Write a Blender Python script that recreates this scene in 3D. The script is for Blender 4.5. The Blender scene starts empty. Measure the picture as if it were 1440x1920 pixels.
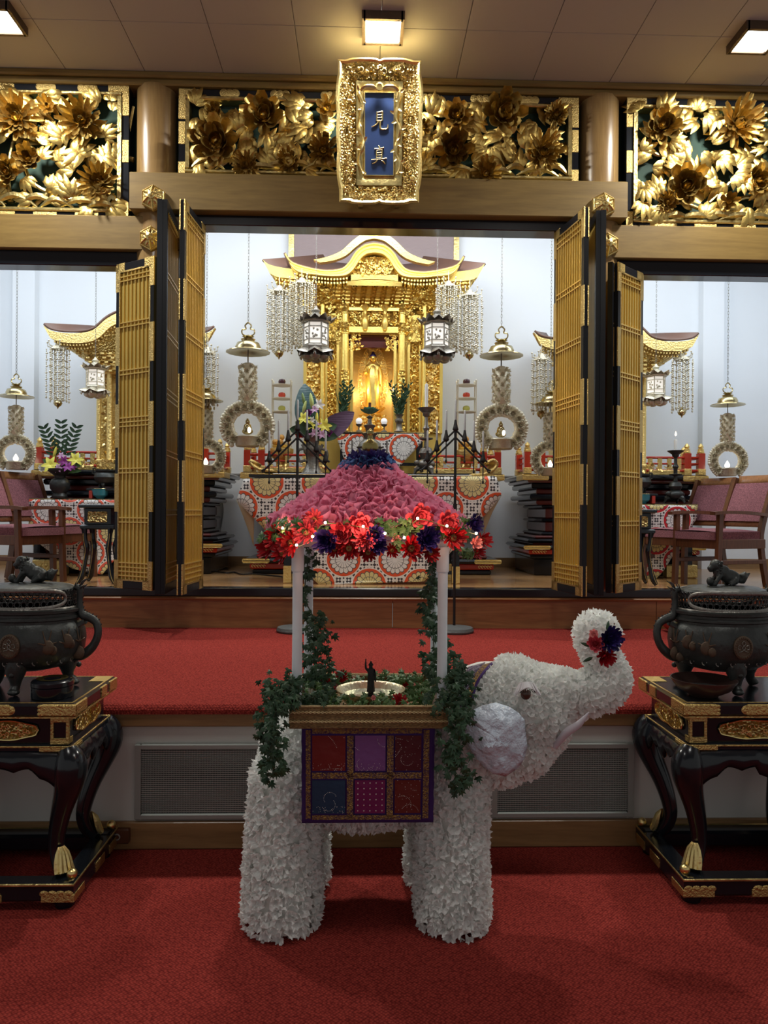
import bpy, bmesh, math, random
from mathutils import Vector, Matrix, noise
random.seed(7)
PI = math.pi; R = math.radians
SC = bpy.context.scene
# ---------------------------------------------------------------- camera
CAM = Vector((-.11, 0, 1.65)); FPX = 1400.0
cd = bpy.data.cameras.new('camera'); cam = bpy.data.objects.new('camera', cd); SC.collection.objects.link(cam)
cd.sensor_fit = 'VERTICAL'; cd.sensor_height = 36; cd.lens = 36*FPX/1920; cd.clip_start = .05
ROT = Matrix.Rotation(R(-1.68), 3, 'Z') @ Matrix.Rotation(PI/2, 3, 'X') @ Matrix.Rotation(R(.4), 3, 'Z')
cam.matrix_world = Matrix.Translation(CAM) @ ROT.to_4x4()
SC.camera = cam
def P(px, py, Y):
    d = ROT @ Vector(((px-720)/FPX, -(py-960)/FPX, -1)); return CAM + d*(Y/d.y)
# ---------------------------------------------------------------- colour management, world, lamps
SC.view_settings.view_transform = 'Standard'; SC.view_settings.look = 'None'
SC.view_settings.gamma = 1; SC.view_settings.exposure = 0; SC.view_settings.use_curve_mapping = False
w = bpy.data.worlds.new('hall_ambience'); SC.world = w; w.use_nodes = True
w.node_tree.nodes['Background'].inputs[0].default_value = (1, 1, .98, 1)
w.node_tree.nodes['Background'].inputs[1].default_value = .29
def area(name, loc, rot, sx, sy, power, col):
    l = bpy.data.lights.new(name, 'AREA'); l.shape = 'RECTANGLE'; l.size = sx; l.size_y = sy; l.energy = power; l.color = col
    o = bpy.data.objects.new(name, l); SC.collection.objects.link(o); o.location = loc; o.rotation_euler = rot; return o
# fluorescent rows on the altar-room ceiling, just behind the lintel
area('altar_room_lamp', (0, 6.55, 4.85), (R(32), 0, 0), 3.4, .3, 60, (.93, .97, 1))
area('altar_room_lamp', (-3.3, 6.55, 4.6), (R(32), 0, 0), 2.4, .3, 36, (.85, .93, 1))
area('altar_room_lamp', (3.3, 6.55, 4.6), (R(32), 0, 0), 2.4, .3, 36, (.85, .93, 1))
for x_, w_, e_ in ((0, 3.2, 21), (-3.2, 2.2, 9), (3.2, 2.2, 9)):      # added frontal fill towards the shrines, hidden behind the lintel
    area('lintel_fill', (x_, 6.22, 4.12 if x_ == 0 else 3.82), (R(76), 0, 0), w_, .12, e_, (.97, .98, 1) if x_ == 0 else (.86, .94, 1))
# lamps of the hall behind the viewer
area('hall_lamp', (-1.8, 1.6, 4.9), (R(12), 0, 0), .8, .8, 24, (1, .98, .92))
area('hall_lamp', (1.8, 1.6, 4.9), (R(12), 0, 0), .8, .8, 24, (1, .98, .92))
# ---------------------------------------------------------------- materials
MT = {}
def nt(m):
    m.use_nodes = True; return m.node_tree, m.node_tree.nodes['Principled BSDF']
def mat(name, col, rough=.5, metal=0, bump=0, bscale=40, var=0, vscale=8, stretch=None, emit=None, estr=0, coat=0, trans=0, bdist=.01, spec=None, col2=None, voro=False):
    m = bpy.data.materials.new(name); t, b = nt(m); N = t.nodes; L = t.links
    b.inputs['Base Color'].default_value = (*col, 1); b.inputs['Roughness'].default_value = rough; b.inputs['Metallic'].default_value = metal
    if coat: b.inputs['Coat Weight'].default_value = coat; b.inputs['Coat Roughness'].default_value = .08
    if spec is not None: b.inputs['Specular IOR Level'].default_value = spec
    if trans: b.inputs['Transmission Weight'].default_value = trans
    if emit: b.inputs['Emission Color'].default_value = (*emit, 1); b.inputs['Emission Strength'].default_value = estr
    if bump or var or col2:
        tc = N.new('ShaderNodeTexCoord'); src = tc.outputs['Object']
        if stretch:
            mp = N.new('ShaderNodeMapping'); mp.inputs['Scale'].default_value = stretch; L.new(src, mp.inputs['Vector']); src = mp.outputs['Vector']
    if var or col2:
        n = N.new('ShaderNodeTexNoise'); n.inputs['Scale'].default_value = vscale; n.inputs['Detail'].default_value = 6; L.new(src, n.inputs['Vector'])
        r = N.new('ShaderNodeValToRGB'); L.new(n.outputs['Fac'], r.inputs['Fac'])
        c2 = col2 or tuple(c*(1-var) for c in col)
        r.color_ramp.elements[0].position = .35; r.color_ramp.elements[0].color = (*c2, 1)
        r.color_ramp.elements[1].position = .65; r.color_ramp.elements[1].color = (*col, 1)
        L.new(r.outputs['Color'], b.inputs['Base Color'])
    if bump:
        if voro: n = N.new('ShaderNodeTexVoronoi'); out = n.outputs['Distance']
        else: n = N.new('ShaderNodeTexNoise'); n.inputs['Detail'].default_value = 4; out = n.outputs['Fac']
        n.inputs['Scale'].default_value = bscale; L.new(src, n.inputs['Vector'])
        bp = N.new('ShaderNodeBump'); bp.inputs['Strength'].default_value = bump; bp.inputs['Distance'].default_value = bdist
        L.new(out, bp.inputs['Height']); L.new(bp.outputs['Normal'], b.inputs['Normal'])
    MT[name] = m; return m
mat('gold', (.84, .66, .28), .3, 1, .25, 60)
mat('gold_old', (.80, .64, .27), .34, 1, .35, 45, var=.35, vscale=14)
mat('gold_relief', (.84, .66, .28), .33, 1, 1, 55, bdist=.03, voro=True)
mat('gold_shrine', (1, .74, .20), .34, .88, .2, 70)
mat('gold_shrine_relief', (1, .70, .18), .34, .88, 1, 34, bdist=.04, voro=True)
mat('gold_niche', (1, .74, .24), .4, .5, .2, 40)
mat('gold_pale', (.80, .72, .50), .34, .9, .4, 60)
mat('silvergilt', (.66, .62, .49), .36, .5, .6, 60)
mat('brass', (.55, .46, .25), .25, 1, .1, 20)
mat('brass_old', (.34, .27, .10), .35, 1, .2, 30)
mat('gilt_fitting', (.62, .45, .17), .38, 1, .8, 120, bdist=.01)
mat('bronze', (.055, .06, .058), .42, .55, .35, 30, var=.3, vscale=10)
mat('bronze_relief', (.05, .055, .052), .45, .6, 1, 38, bdist=.03, voro=True)
mat('bronze_brown', (.11, .075, .05), .45, .6, .3, 30)
mat('bronze_mid', (.23, .22, .2), .4, .8, .5, 50)
mat('lantern_metal', (.36, .34, .30), .4, .85, .4, 60)
mat('lacquer', (.007, .009, .013), .2, 0, coat=.25, spec=.4)
mat('lacquer_matte', (.008, .009, .012), .38, 0, spec=.25)
mat('wreath_gilt', (.80, .75, .58), .42, .25, .5, 60)
mat('gold_flower', (.68, .48, .15), .42, 1, .3, 45, var=.3, vscale=20)
mat('lacquer_red', (.50, .035, .015), .25, 0, coat=.3)
mat('lacquer_dark_red', (.13, .02, .015), .25, 0, coat=.4)
mat('iron', (.012, .011, .012), .55, .3, .2, 60)
mat('iron_base', (.12, .13, .13), .6, .3, .5, 60)
mat('candle_grey', (.36, .36, .37), .5)
mat('candle_white', (.9, .9, .86), .45)
mat('wall_white', (.80, .84, .88), .75, 0, .05, 30)
mat('riser_white', (.56, .56, .53), .7)
mat('vent_metal', (.33, .36, .34), .45, .4)
mat('vent_dark', (.02, .022, .022), .7)
mat('ceiling_tile', (.44, .40, .35), .85)
mat('back_green', (.015, .045, .03), .8, 0, 0, var=.4, vscale=3)
mat('blue_panel', (.010, .03, .11), .45)
mat('chair_wood', (.13, .045, .018), .35, 0, .1, 20, var=.35, vscale=6, stretch=(14, 14, 1.2), coat=.2)
mat('chair_wood_light', (.30, .13, .05), .35, 0, .1, 20, var=.3, vscale=6, stretch=(14, 14, 1.2), coat=.2)
mat('chair_fabric', (.30, .115, .135), .9, 0, .5, 160, vscale=110, col2=(.14, .05, .06))
mat('outlet_brown', (.10, .035, .015), .4)
mat('ruffle_white', (.93, .95, .93), .4)
mat('ruffle_body', (.80, .81, .77), .7)
mat('ear_foil', (.66, .76, .88), .28, 0, 1, 22, bdist=.03)
mat('tusk', (.62, .60, .66), .35)
mat('eye_brown', (.07, .035, .025), .2)
mat('tassel_white', (.85, .86, .88), .6)
mat('post_cloth', (.78, .90, .95), .7, 0, .4, 14, bdist=.01)
mat('leaf_ivy', (.012, .045, .018), .45, 0, .3, 40, vscale=20, col2=(.03, .085, .035))
mat('leaf_green', (.03, .10, .02), .45, 0, .2, 40, vscale=20, col2=(.08, .17, .04))
mat('leaf_pale', (.20, .30, .10), .5)
mat('stem', (.03, .06, .015), .6)
mat('petal_pink', (.90, .33, .48), .5, 0, 0, var=.25, vscale=12)
mat('petal_red', (.55, .012, .02), .5, 0, 0, var=.4, vscale=25)
mat('petal_rose', (.72, .09, .12), .5, 0, 0, var=.3, vscale=25)
mat('petal_lightpink', (.85, .38, .36), .5)
mat('petal_navy', (.035, .02, .17), .5, 0, 0, var=.5, vscale=25)
mat('petal_blue', (.11, .23, .50), .5, 0, 0, var=.3, vscale=14)
mat('petal_yellow', (.85, .80, .12), .5)
mat('petal_purple', (.30, .04, .28), .5)
mat('petal_lilac', (.62, .38, .60), .5)
mat('petal_green', (.55, .66, .22), .5)
mat('flower_eye', (.45, .35, .12), .7, 0, .6, 200)
mat('banana_leaf', (.05, .11, .12), .35, 0, .4, 6, stretch=(1, 1, 14))
mat('ti_leaf', (.11, .06, .12), .35, 0, .4, 6, stretch=(1, 1, 14))
mat('cyan_glaze', (.05, .30, .38), .15, coat=.5)
mat('lamp_glass', (1, .95, .85), .3, emit=(1, .86, .62), estr=6)
mat('lantern_pane', (.95, .93, .88), .5, emit=(1, .95, .85), estr=.55)
mat('flame', (1, .8, .5), .4, emit=(1, .75, .4), estr=9)
mat('bulb_white', (.9, .9, .9), .3, emit=(1, 1, 1), estr=.4)
mat('fairy_bulb', (1, .7, .4), .3, emit=(1, .62, .36), estr=25)
mat('diffuser', (1, 1, 1), .5, emit=(1, .98, .92), estr=14)
mat('misu', (.34, .27, .27), .7, 0, .5, 12, stretch=(1, 1, 30))
mat('wicker', (.36, .22, .08), .55, 0, .8, 30, var=.6, vscale=26, stretch=(3, 3, 12))
mat('straw_trim', (.62, .48, .24), .6, 0, .6, 90)
mat('cloth_purple', (.045, .012, .13), .8)
mat('sequin_gold', (.42, .27, .07), .35, .7, 1, 190, vscale=130, col2=(.10, .05, .10))
mat('silver_thread', (.75, .72, .68), .3, .6)
mat('water', (.62, .74, .62), .12, .6)
mat('cloth_backing', (.50, .42, .28), .6)
mat('wood_floor', (.50, .27, .11), .22, 0, 0, var=.35, vscale=4, stretch=(.6, 9, 1), coat=.25)
mat('red_cushion', (.40, .03, .02), .8)
mat('fruit_plum', (.05, .01, .015), .3)
mat('fruit_red', (.55, .05, .02), .3)
mat('fruit_green', (.42, .40, .08), .3)
mat('fruit_orange', (.70, .36, .08), .4)
mat('stand_white', (.80, .76, .62), .5)
mat('wire_grey', (.25, .25, .25), .6)
mat('jade', (.10, .28, .20), .35, 0, .3, 40)

for q_ in ('ruffle_white', 'petal_pink', 'petal_blue'):   # thin tissue lets some light through
    t_, b_ = nt(MT[q_]); tr_ = t_.nodes.new('ShaderNodeBsdfTranslucent'); mx_ = t_.nodes.new('ShaderNodeMixShader'); mx_.inputs[0].default_value = .35
    tr_.inputs[0].default_value = b_.inputs['Base Color'].default_value; t_.links.new(b_.outputs[0], mx_.inputs[1]); t_.links.new(tr_.outputs[0], mx_.inputs[2]); t_.links.new(mx_.outputs[0], t_.nodes['Material Output'].inputs[0])

def wood(name, c1, c2, stretch, rough=.38, coat=.15):
    m = bpy.data.materials.new(name); t, b = nt(m); N = t.nodes; L = t.links
    tc = N.new('ShaderNodeTexCoord'); mp = N.new('ShaderNodeMapping'); mp.inputs['Scale'].default_value = stretch; L.new(tc.outputs['Object'], mp.inputs['Vector'])
    n = N.new('ShaderNodeTexNoise'); n.inputs['Scale'].default_value = 3; n.inputs['Detail'].default_value = 8; n.inputs['Distortion'].default_value = 1.2; L.new(mp.outputs['Vector'], n.inputs['Vector'])
    n2 = N.new('ShaderNodeTexNoise'); n2.inputs['Scale'].default_value = 22; n2.inputs['Detail'].default_value = 3; L.new(mp.outputs['Vector'], n2.inputs['Vector'])
    mx = N.new('ShaderNodeMath'); mx.operation = 'MULTIPLY_ADD'; mx.inputs[1].default_value = .35; L.new(n2.outputs['Fac'], mx.inputs[0]); L.new(n.outputs['Fac'], mx.inputs[2])
    r = N.new('ShaderNodeValToRGB'); L.new(mx.outputs[0], r.inputs['Fac'])
    r.color_ramp.elements[0].position = .45; r.color_ramp.elements[0].color = (*c2, 1); r.color_ramp.elements[1].position = .85; r.color_ramp.elements[1].color = (*c1, 1)
    L.new(r.outputs['Color'], b.inputs['Base Color']); b.inputs['Roughness'].default_value = rough; b.inputs['Coat Weight'].default_value = coat
    MT[name] = m
wood('wood_beam', (.215, .135, .036), (.15, .09, .022), (.5, 5, 6), .5, .05)
wood('wood_column', (.29, .18, .07), (.20, .115, .042), (5, 5, .5), .3, .3)
wood('wood_riser', (.34, .16, .06), (.20, .085, .03), (.5, 5, 6))
wood('wood_base', (.30, .17, .07), (.20, .11, .045), (.5, 5, 6))

def carpet():
    m = bpy.data.materials.new('carpet'); t, b = nt(m); N = t.nodes; L = t.links
    tc = N.new('ShaderNodeTexCoord')
    mp = N.new('ShaderNodeMapping'); mp.inputs['Scale'].default_value = (95, 95, 95); mp.inputs['Rotation'].default_value = (0, 0, R(45)); L.new(tc.outputs['Object'], mp.inputs['Vector'])
    v = N.new('ShaderNodeTexVoronoi'); v.inputs['Scale'].default_value = 1; v.inputs['Randomness'].default_value = .45; L.new(mp.outputs['Vector'], v.inputs['Vector'])
    n = N.new('ShaderNodeTexNoise'); n.inputs['Scale'].default_value = 260; L.new(tc.outputs['Object'], n.inputs['Vector'])
    r = N.new('ShaderNodeValToRGB'); L.new(v.outputs['Distance'], r.inputs['Fac'])
    r.color_ramp.elements[0].position = .15; r.color_ramp.elements[0].color = (.40, .056, .042, 1); r.color_ramp.elements[1].position = .75; r.color_ramp.elements[1].color = (.14, .013, .012, 1)
    L.new(r.outputs['Color'], b.inputs['Base Color']); b.inputs['Roughness'].default_value = .95; b.inputs['Specular IOR Level'].default_value = .1
    iv = N.new('ShaderNodeMath'); iv.operation = 'MULTIPLY_ADD'; iv.inputs[1].default_value = -1; L.new(v.outputs['Distance'], iv.inputs[0]); L.new(n.outputs['Fac'], iv.inputs[2])
    bp = N.new('ShaderNodeBump'); bp.inputs['Strength'].default_value = .8; bp.inputs['Distance'].default_value = .006
    L.new(iv.outputs[0], bp.inputs['Height']); L.new(bp.outputs['Normal'], b.inputs['Normal']); MT['carpet'] = m
carpet()

def brocade(name, ring, a=.44, flA=(.80, .68, .32), flB=(.85, .83, .80), off=(0, 0)):
    m = bpy.data.materials.new(name); t, b = nt(m); N = t.nodes; L = t.links
    tc = N.new('ShaderNodeTexCoord'); sp = N.new('ShaderNodeSeparateXYZ'); L.new(tc.outputs['Object'], sp.inputs[0])
    def M(op, x, y=0.0, z=None):
        n = N.new('ShaderNodeMath'); n.operation = op
        for i, q in enumerate((x, y) if z is None else (x, y, z)):
            if isinstance(q, (int, float)): n.inputs[i].default_value = q
            else: L.new(q, n.inputs[i])
        return n.outputs[0]
    def mix(f, c1, c2):
        n = N.new('ShaderNodeMix'); n.data_type = 'RGBA'; L.new(f, n.inputs['Factor'])
        for k, c in ((6, c1), (7, c2)):
            if isinstance(c, tuple): n.inputs[k].default_value = (*c, 1)
            else: L.new(c, n.inputs[k])
        return n.outputs[2]
    X, Z = M('ADD', sp.outputs[0], off[0]), M('ADD', sp.outputs[2], off[1])
    u, v = M('DIVIDE', X, a), M('DIVIDE', Z, a)
    def cell(o):
        fu = M('SUBTRACT', M('FRACT', M('ADD', u, o)), .5); fv = M('SUBTRACT', M('FRACT', M('ADD', v, o)), .5)
        r = M('SQRT', M('ADD', M('MULTIPLY', fu, fu), M('MULTIPLY', fv, fv)))
        return r, M('ARCTAN2', fv, fu)
    rA, tA = cell(.5); rB, tB = cell(0.0)
    isA = M('LESS_THAN', rA, rB); r = M('MINIMUM', rA, rB)
    th = M('ADD', M('MULTIPLY', tA, isA), M('MULTIPLY', tB, M('SUBTRACT', 1.0, isA)))
    s = M('ABSOLUTE', M('SINE', M('MULTIPLY', th, 8.0)))
    edge = M('MULTIPLY_ADD', s, .035, .25)
    inner = M('LESS_THAN', r, edge)
    line = M('MAXIMUM', M('MULTIPLY', M('LESS_THAN', s, .20), M('GREATER_THAN', r, .05)), M('GREATER_THAN', r, M('SUBTRACT', edge, .018)))
    ir = M('MULTIPLY_ADD', s, .02, .15)
    line = M('MAXIMUM', line, M('LESS_THAN', M('ABSOLUTE', M('SUBTRACT', r, ir)), .006))
    fl = mix(isA, flB, flA); fl = mix(line, fl, (.10, .09, .09))
    inring = M('LESS_THAN', r, .345)
    # diaper ornament between the roundels
    p = M('MULTIPLY', M('ADD', X, Z), 6.2832*2/a*2.5/2); q = M('MULTIPLY', M('SUBTRACT', X, Z), 6.2832*2/a*2.5/2)
    orn = M('MULTIPLY', M('SINE', p), M('SINE', q))
    orn2 = M('MULTIPLY', M('SINE', M('MULTIPLY', p, 3.0)), M('SINE', M('MULTIPLY', q, 3.0)))
    blk = M('GREATER_THAN', M('ADD', M('MULTIPLY', M('ABSOLUTE', orn), .6), M('MULTIPLY', orn2, .6)), .42)
    gr = mix(blk, (.84, .81, .77), (.05, .04, .045))
    ringc = mix(M('LESS_THAN', M('ABSOLUTE', M('SUBTRACT', r, .338)), .012), ring, (.9, .85, .8))
    c = mix(inring, gr, ringc); c = mix(inner, c, fl)
    L.new(c, b.inputs['Base Color']); b.inputs['Roughness'].default_value = .45
    MT[name] = m
brocade('brocade_orange', (.80, .10, .025))
brocade('brocade_coral', (.85, .13, .07), .40, off=(.1, 0))
brocade('brocade_crimson', (.62, .02, .03), .40, flA=(.80, .66, .28))
# ---------------------------------------------------------------- mesh builder
class MB:
    def __init__(s): s.v = []; s.f = []; s.X = Matrix.Identity(4)
    def add(s, vs, fs):
        o = len(s.v); X = s.X
        s.v += [X @ Vector(p) for p in vs]; s.f += [tuple(i+o for i in f) for f in fs]
    def box(s, x0, x1, y0, y1, z0, z1):
        s.add([(x0,y0,z0),(x1,y0,z0),(x1,y1,z0),(x0,y1,z0),(x0,y0,z1),(x1,y0,z1),(x1,y1,z1),(x0,y1,z1)],
              [(0,3,2,1),(4,5,6,7),(0,1,5,4),(1,2,6,5),(2,3,7,6),(3,0,4,7)]); return s
    def cbox(s, c, d): return s.box(c[0]-d[0]/2, c[0]+d[0]/2, c[1]-d[1]/2, c[1]+d[1]/2, c[2]-d[2]/2, c[2]+d[2]/2)
    def bbox(s, x0, x1, y0, y1, z0, z1, b=.01):   # box with chamfered vertical and horizontal edges
        rings = []
        for z, i in ((z0, b), (z0+b, 0), (z1-b, 0), (z1, b)):
            rings.append([(x0+i+ (b if i==0 else 0)*0, y0+i, z), (x1-i, y0+i, z), (x1-i, y1-i, z), (x0+i, y1-i, z)])
        vs = [p for r in rings for p in r]; fs = [(3,2,1,0), (12,13,14,15)]
        for k in range(3):
            for i in range(4): j = (i+1) % 4; fs.append((k*4+i, k*4+j, k*4+4+j, k*4+4+i))
        s.add(vs, fs); return s
    def lathe(s, prof, c=(0,0,0), seg=24, ang=None, fn=None):
        vs = []; n = len(prof)
        for k in range(seg):
            a = 2*PI*k/seg
            for (r, z) in prof:
                rr = r*(fn(a, z) if fn else 1)
                vs.append((c[0]+rr*math.cos(a), c[1]+rr*math.sin(a), c[2]+z))
        fs = []
        for k in range(seg):
            k2 = (k+1) % seg
            for i in range(n-1): fs.append((k*n+i, k2*n+i, k2*n+i+1, k*n+i+1))
        if prof[0][0] > 1e-5: fs.append(tuple(k*n for k in range(seg))[::-1])
        if prof[-1][0] > 1e-5: fs.append(tuple(k*n+n-1 for k in range(seg)))
        s.add(vs, fs); return s
    def tube(s, pts, r, seg=8, closed=False, sq=None, caps=True):
        pts = [Vector(p) for p in pts]; n = len(pts)
        if isinstance(r, (int, float)): r = [r]*n
        vs = []; up = None
        for i, p in enumerate(pts):
            a = pts[(i-1) % n] if (i > 0 or closed) else p; b = pts[(i+1) % n] if (i < n-1 or closed) else p
            d = (b-a)
            if d.length < 1e-9: d = Vector((0,0,1))
            d.normalize()
            if up is None:
                up = Vector((0,0,1)) if abs(d.z) < .9 else Vector((1,0,0))
            up = up - d*up.dot(d)
            if up.length < 1e-4: up = d.orthogonal()
            up.normalize(); sd = d.cross(up)
            for k in range(seg):
                t = 2*PI*k/seg + (PI/4 if seg == 4 else 0)
                q = sq or 1
                vs.append(p + up*math.cos(t)*r[i] + sd*math.sin(t)*r[i]*q)
        fs = []
        for i in range(n if closed else n-1):
            j = (i+1) % n
            for k in range(seg): l = (k+1) % seg; fs.append((i*seg+k, i*seg+l, j*seg+l, j*seg+k))
        if not closed and caps: fs.append(tuple(range(seg))[::-1]); fs.append(tuple((n-1)*seg+k for k in range(seg)))
        s.add(vs, fs); return s
    def ball(s, c, r, seg=12, rings=8):
        if isinstance(r, (int, float)): r = (r, r, r)
        vs = [(c[0], c[1], c[2]-r[2])]; fs = []
        for i in range(1, rings):
            a = -PI/2+PI*i/rings
            for k in range(seg):
                t = 2*PI*k/seg; vs.append((c[0]+r[0]*math.cos(a)*math.cos(t), c[1]+r[1]*math.cos(a)*math.sin(t), c[2]+r[2]*math.sin(a)))
        vs.append((c[0], c[1], c[2]+r[2])); T = len(vs)-1
        for k in range(seg):
            l = (k+1) % seg; fs.append((0, 1+l, 1+k)); fs.append((T, T-seg+k, T-seg+l))
            for i in range(rings-2): fs.append((1+i*seg+k, 1+i*seg+l, 1+(i+1)*seg+l, 1+(i+1)*seg+k))
        s.add(vs, fs); return s
    def prism(s, poly, y0, y1):    # polygon in x,z extruded along y
        n = len(poly); vs = [(x, y0, z) for x, z in poly]+[(x, y1, z) for x, z in poly]
        fs = [tuple(range(n)), tuple(range(2*n-1, n-1, -1))]+[(i, i+n, (i+1) % n+n, (i+1) % n) for i in range(n)]
        s.add(vs, fs); return s
    def strip(s, rows):            # rows of points -> quad sheet
        m = len(rows[0]); vs = [p for r in rows for p in r]
        s.add(vs, [(i*m+j, i*m+j+1, (i+1)*m+j+1, (i+1)*m+j) for i in range(len(rows)-1) for j in range(m-1)]); return s
    def at(s, loc=(0,0,0), rot=(0,0,0), sc=1):
        from mathutils import Euler
        if isinstance(sc, (int, float)): sc = (sc,)*3
        s.X = Matrix.Translation(loc) @ Euler(rot).to_matrix().to_4x4() @ Matrix.Diagonal((*sc, 1)); return s
def frame_from(n, up=Vector((0,0,1))):
    n = Vector(n).normalized(); x = up.cross(n)
    if x.length < 1e-3: x = Vector((1,0,0))
    x.normalize(); y = n.cross(x); return Matrix((x, y, n)).transposed()
OFF = {}
def tag(o, label=None, cat=None, group=None, kind=None):
    if label: o['label'] = label
    if cat: o['category'] = cat
    if group: o['group'] = group
    if kind: o['kind'] = kind
    return o
def thing(name, loc, label, cat, group=None):
    o = bpy.data.objects.new(name, None); SC.collection.objects.link(o); o.location = loc; o.empty_display_size = .1
    OFF[o.name] = Vector(loc); return tag(o, label, cat, group)
def obj(name, mb, m, parent=None, origin=None, label=None, cat=None, group=None, kind=None, sharp=38, solid=0, flat=False):
    if parent is not None: off = OFF[parent.name]
    else: off = Vector(origin) if origin else Vector((0,0,0))
    me = bpy.data.meshes.new(name); me.from_pydata([tuple(p-off) for p in mb.v], [], mb.f); me.validate()
    if not flat:
        me.polygons.foreach_set('use_smooth', [True]*len(me.polygons)); me.set_sharp_from_angle(angle=R(sharp))
    for q in (m if isinstance(m, (list, tuple)) else [m]): me.materials.append(MT[q] if isinstance(q, str) else q)
    o = bpy.data.objects.new(name, me); SC.collection.objects.link(o)
    if parent is not None: o.parent = parent
    else: o.location = off
    OFF[o.name] = off
    if solid:
        md = o.modifiers.new('thickness', 'SOLIDIFY'); md.thickness = solid
    return tag(o, label, cat, group, kind)
def copy_tree(o, loc=None, rz=None, label=None, group=None, parent=None):
    c = o.copy(); SC.collection.objects.link(c); c.parent = parent
    for ch in list(o.children): copy_tree(ch, parent=c)
    if loc is not None: c.location = loc
    if rz is not None: c.rotation_euler = (0, 0, rz)
    if label: c['label'] = label
    if group: c['group'] = group
    OFF[c.name] = Vector(c.location)
    return c
def struct(name, mb, m, **k): return obj(name, mb, m, kind='structure', **k)
def lerp(a, b, t): return a+(b-a)*t
def smooth_path(pts, n=6):         # Catmull-Rom through points (tuples of any length)
    out = []; P_ = [pts[0]]+list(pts)+[pts[-1]]
    for i in range(1, len(P_)-2):
        for k in range(n):
            t = k/n; a, b, c, d = P_[i-1], P_[i], P_[i+1], P_[i+2]
            out.append(tuple(.5*(2*b[j]+(c[j]-a[j])*t+(2*a[j]-5*b[j]+4*c[j]-d[j])*t*t+(3*b[j]-a[j]-3*c[j]+d[j])*t**3) for j in range(len(b))))
    out.append(tuple(pts[-1])); return out
def petal(mb, M4, L, W, curl=.3, cup=.25, nl=4, nw=2, tip=1, dome=0, w0=.25):
    """leaf-shaped sheet along local +x, facing +z, curling up to +z"""
    old = mb.X; mb.X = old @ M4; rows = []
    for i in range(nl+1):
        t = i/nl; w = W*(w0*(1-t)+math.sin(PI*min(1, t**.8*.97))**(.7)) if tip else W*(w0+(1-w0)*math.sin(PI*t*.5)**.7)*(1 if t < .99 else .75)
        if t > .99 and tip: w = W*.06
        if t > .99 and not tip: w = W*.55
        zc = curl*L*t*t; rows.append([(L*t*(1-.15*abs(curl)*t), w*(j/nw), zc+cup*w*(j/nw)**2 + dome*math.sin(PI*t)*W*(1-(j/nw)**2)) for j in range(-nw, nw+1)])
    mb.strip(rows); mb.X = old
# ---------------------------------------------------------------- the setting
YR = 3.68; YS = 6.04; ZST = .71; ZIN = 1.03; ZC = 5.08; YB = 8.45
struct('floor', MB().box(-5, 5, -3, YR+.2, -.1, 0), 'carpet')
m = MB()          # stage carpet wraps over the front edge with a rounded nose
prof = [(6.1, ZST)]+[(YR-.0-.045*math.sin(a), ZST-.045+.045*math.cos(a)) for a in [i*PI/12 for i in range(0, 7)]]+[(YR-.045, .685), (YR-.03, .675), (6.1, .675)]
vs = []; n = len(prof)
for x in (-5, 5):
    vs += [(x, y, z) for y, z in prof]
m.add(vs, [tuple(range(n)), tuple(range(2*n-1, n-1, -1))]+[(i, i+n, (i+1) % n+n, (i+1) % n) for i in range(n)])
struct('floor_stage', m, 'carpet')
struct('trim_1', MB().bbox(-5, 5, YR-.03, YR+.2, .60, .675, .006), 'wood_base')
struct('wall_riser', MB().box(-5, 5, YR, YR+.15, .12, .60), 'riser_white')
struct('baseboard_riser', MB().bbox(-5, 5, YR-.02, YR+.1, 0, .135, .006), 'wood_base')
m = MB()
for x0, x1 in ((-5, -2.61), (-2.6, .14), (.145, 2.3), (2.305, 5)): m.box(x0, x1, YS, YS+.1, ZST, .965)
struct('wall_altar_step', m, 'wood_riser')
struct('trim_2', MB().bbox(-5, 5, YS-.035, YS+.1, .935, .963, .012), 'wood_riser')
struct('trim_3', MB().bbox(-5, 5, YS-.03, YS+.09, .965, 1.035, .008), 'lacquer')
struct('floor_altar_room', MB().box(-5, 5, YS+.09, YB+.1, .9, ZIN), 'wood_floor')
# back room shell
struct('wall_back', MB().box(-5, 5, YB, YB+.1, .9, 5.5), 'wall_white')
m = MB()
struct('wall_left', MB().box(-5.1, -5, YS, YB+.1, .9, 5.5), 'wall_white')
struct('wall_right', MB().box(5, 5.1, YS, YB+.1, .9, 5.5), 'wall_white')
struct('ceiling_altar_room', MB().box(-5, 5, YS+.1, YB+.1, 5.0, 5.1), 'wall_white')
for i, x in enumerate((-3.85, 3.85)): struct('trim_%d' % (4+i), MB().box(x-.12, x+.12, YB-.12, YB, ZIN, 5.0), 'wall_white')
struct('baseboard_back', MB().box(-5, 5, YB-.02, YB, ZIN, ZIN+.11), 'wood_base')
struct('trim_6', MB().box(-5, 5, YB-.015, YB, 2.055, 2.07), 'wire_grey')
# ceiling of square tiles with joints
m = MB(); 
for i in range(-9, 9):
    for j in range(-4, 11): m.bbox(i*.61+.002, i*.61+.608, 5.9-j*.61-.608, 5.9-j*.61-.002, ZC, ZC+.03, .002)
struct('ceiling', m, 'ceiling_tile')
struct('trim_20', MB().box(-6, 6, -4, 6, ZC+.03, ZC+.06), 'wire_grey')
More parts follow.
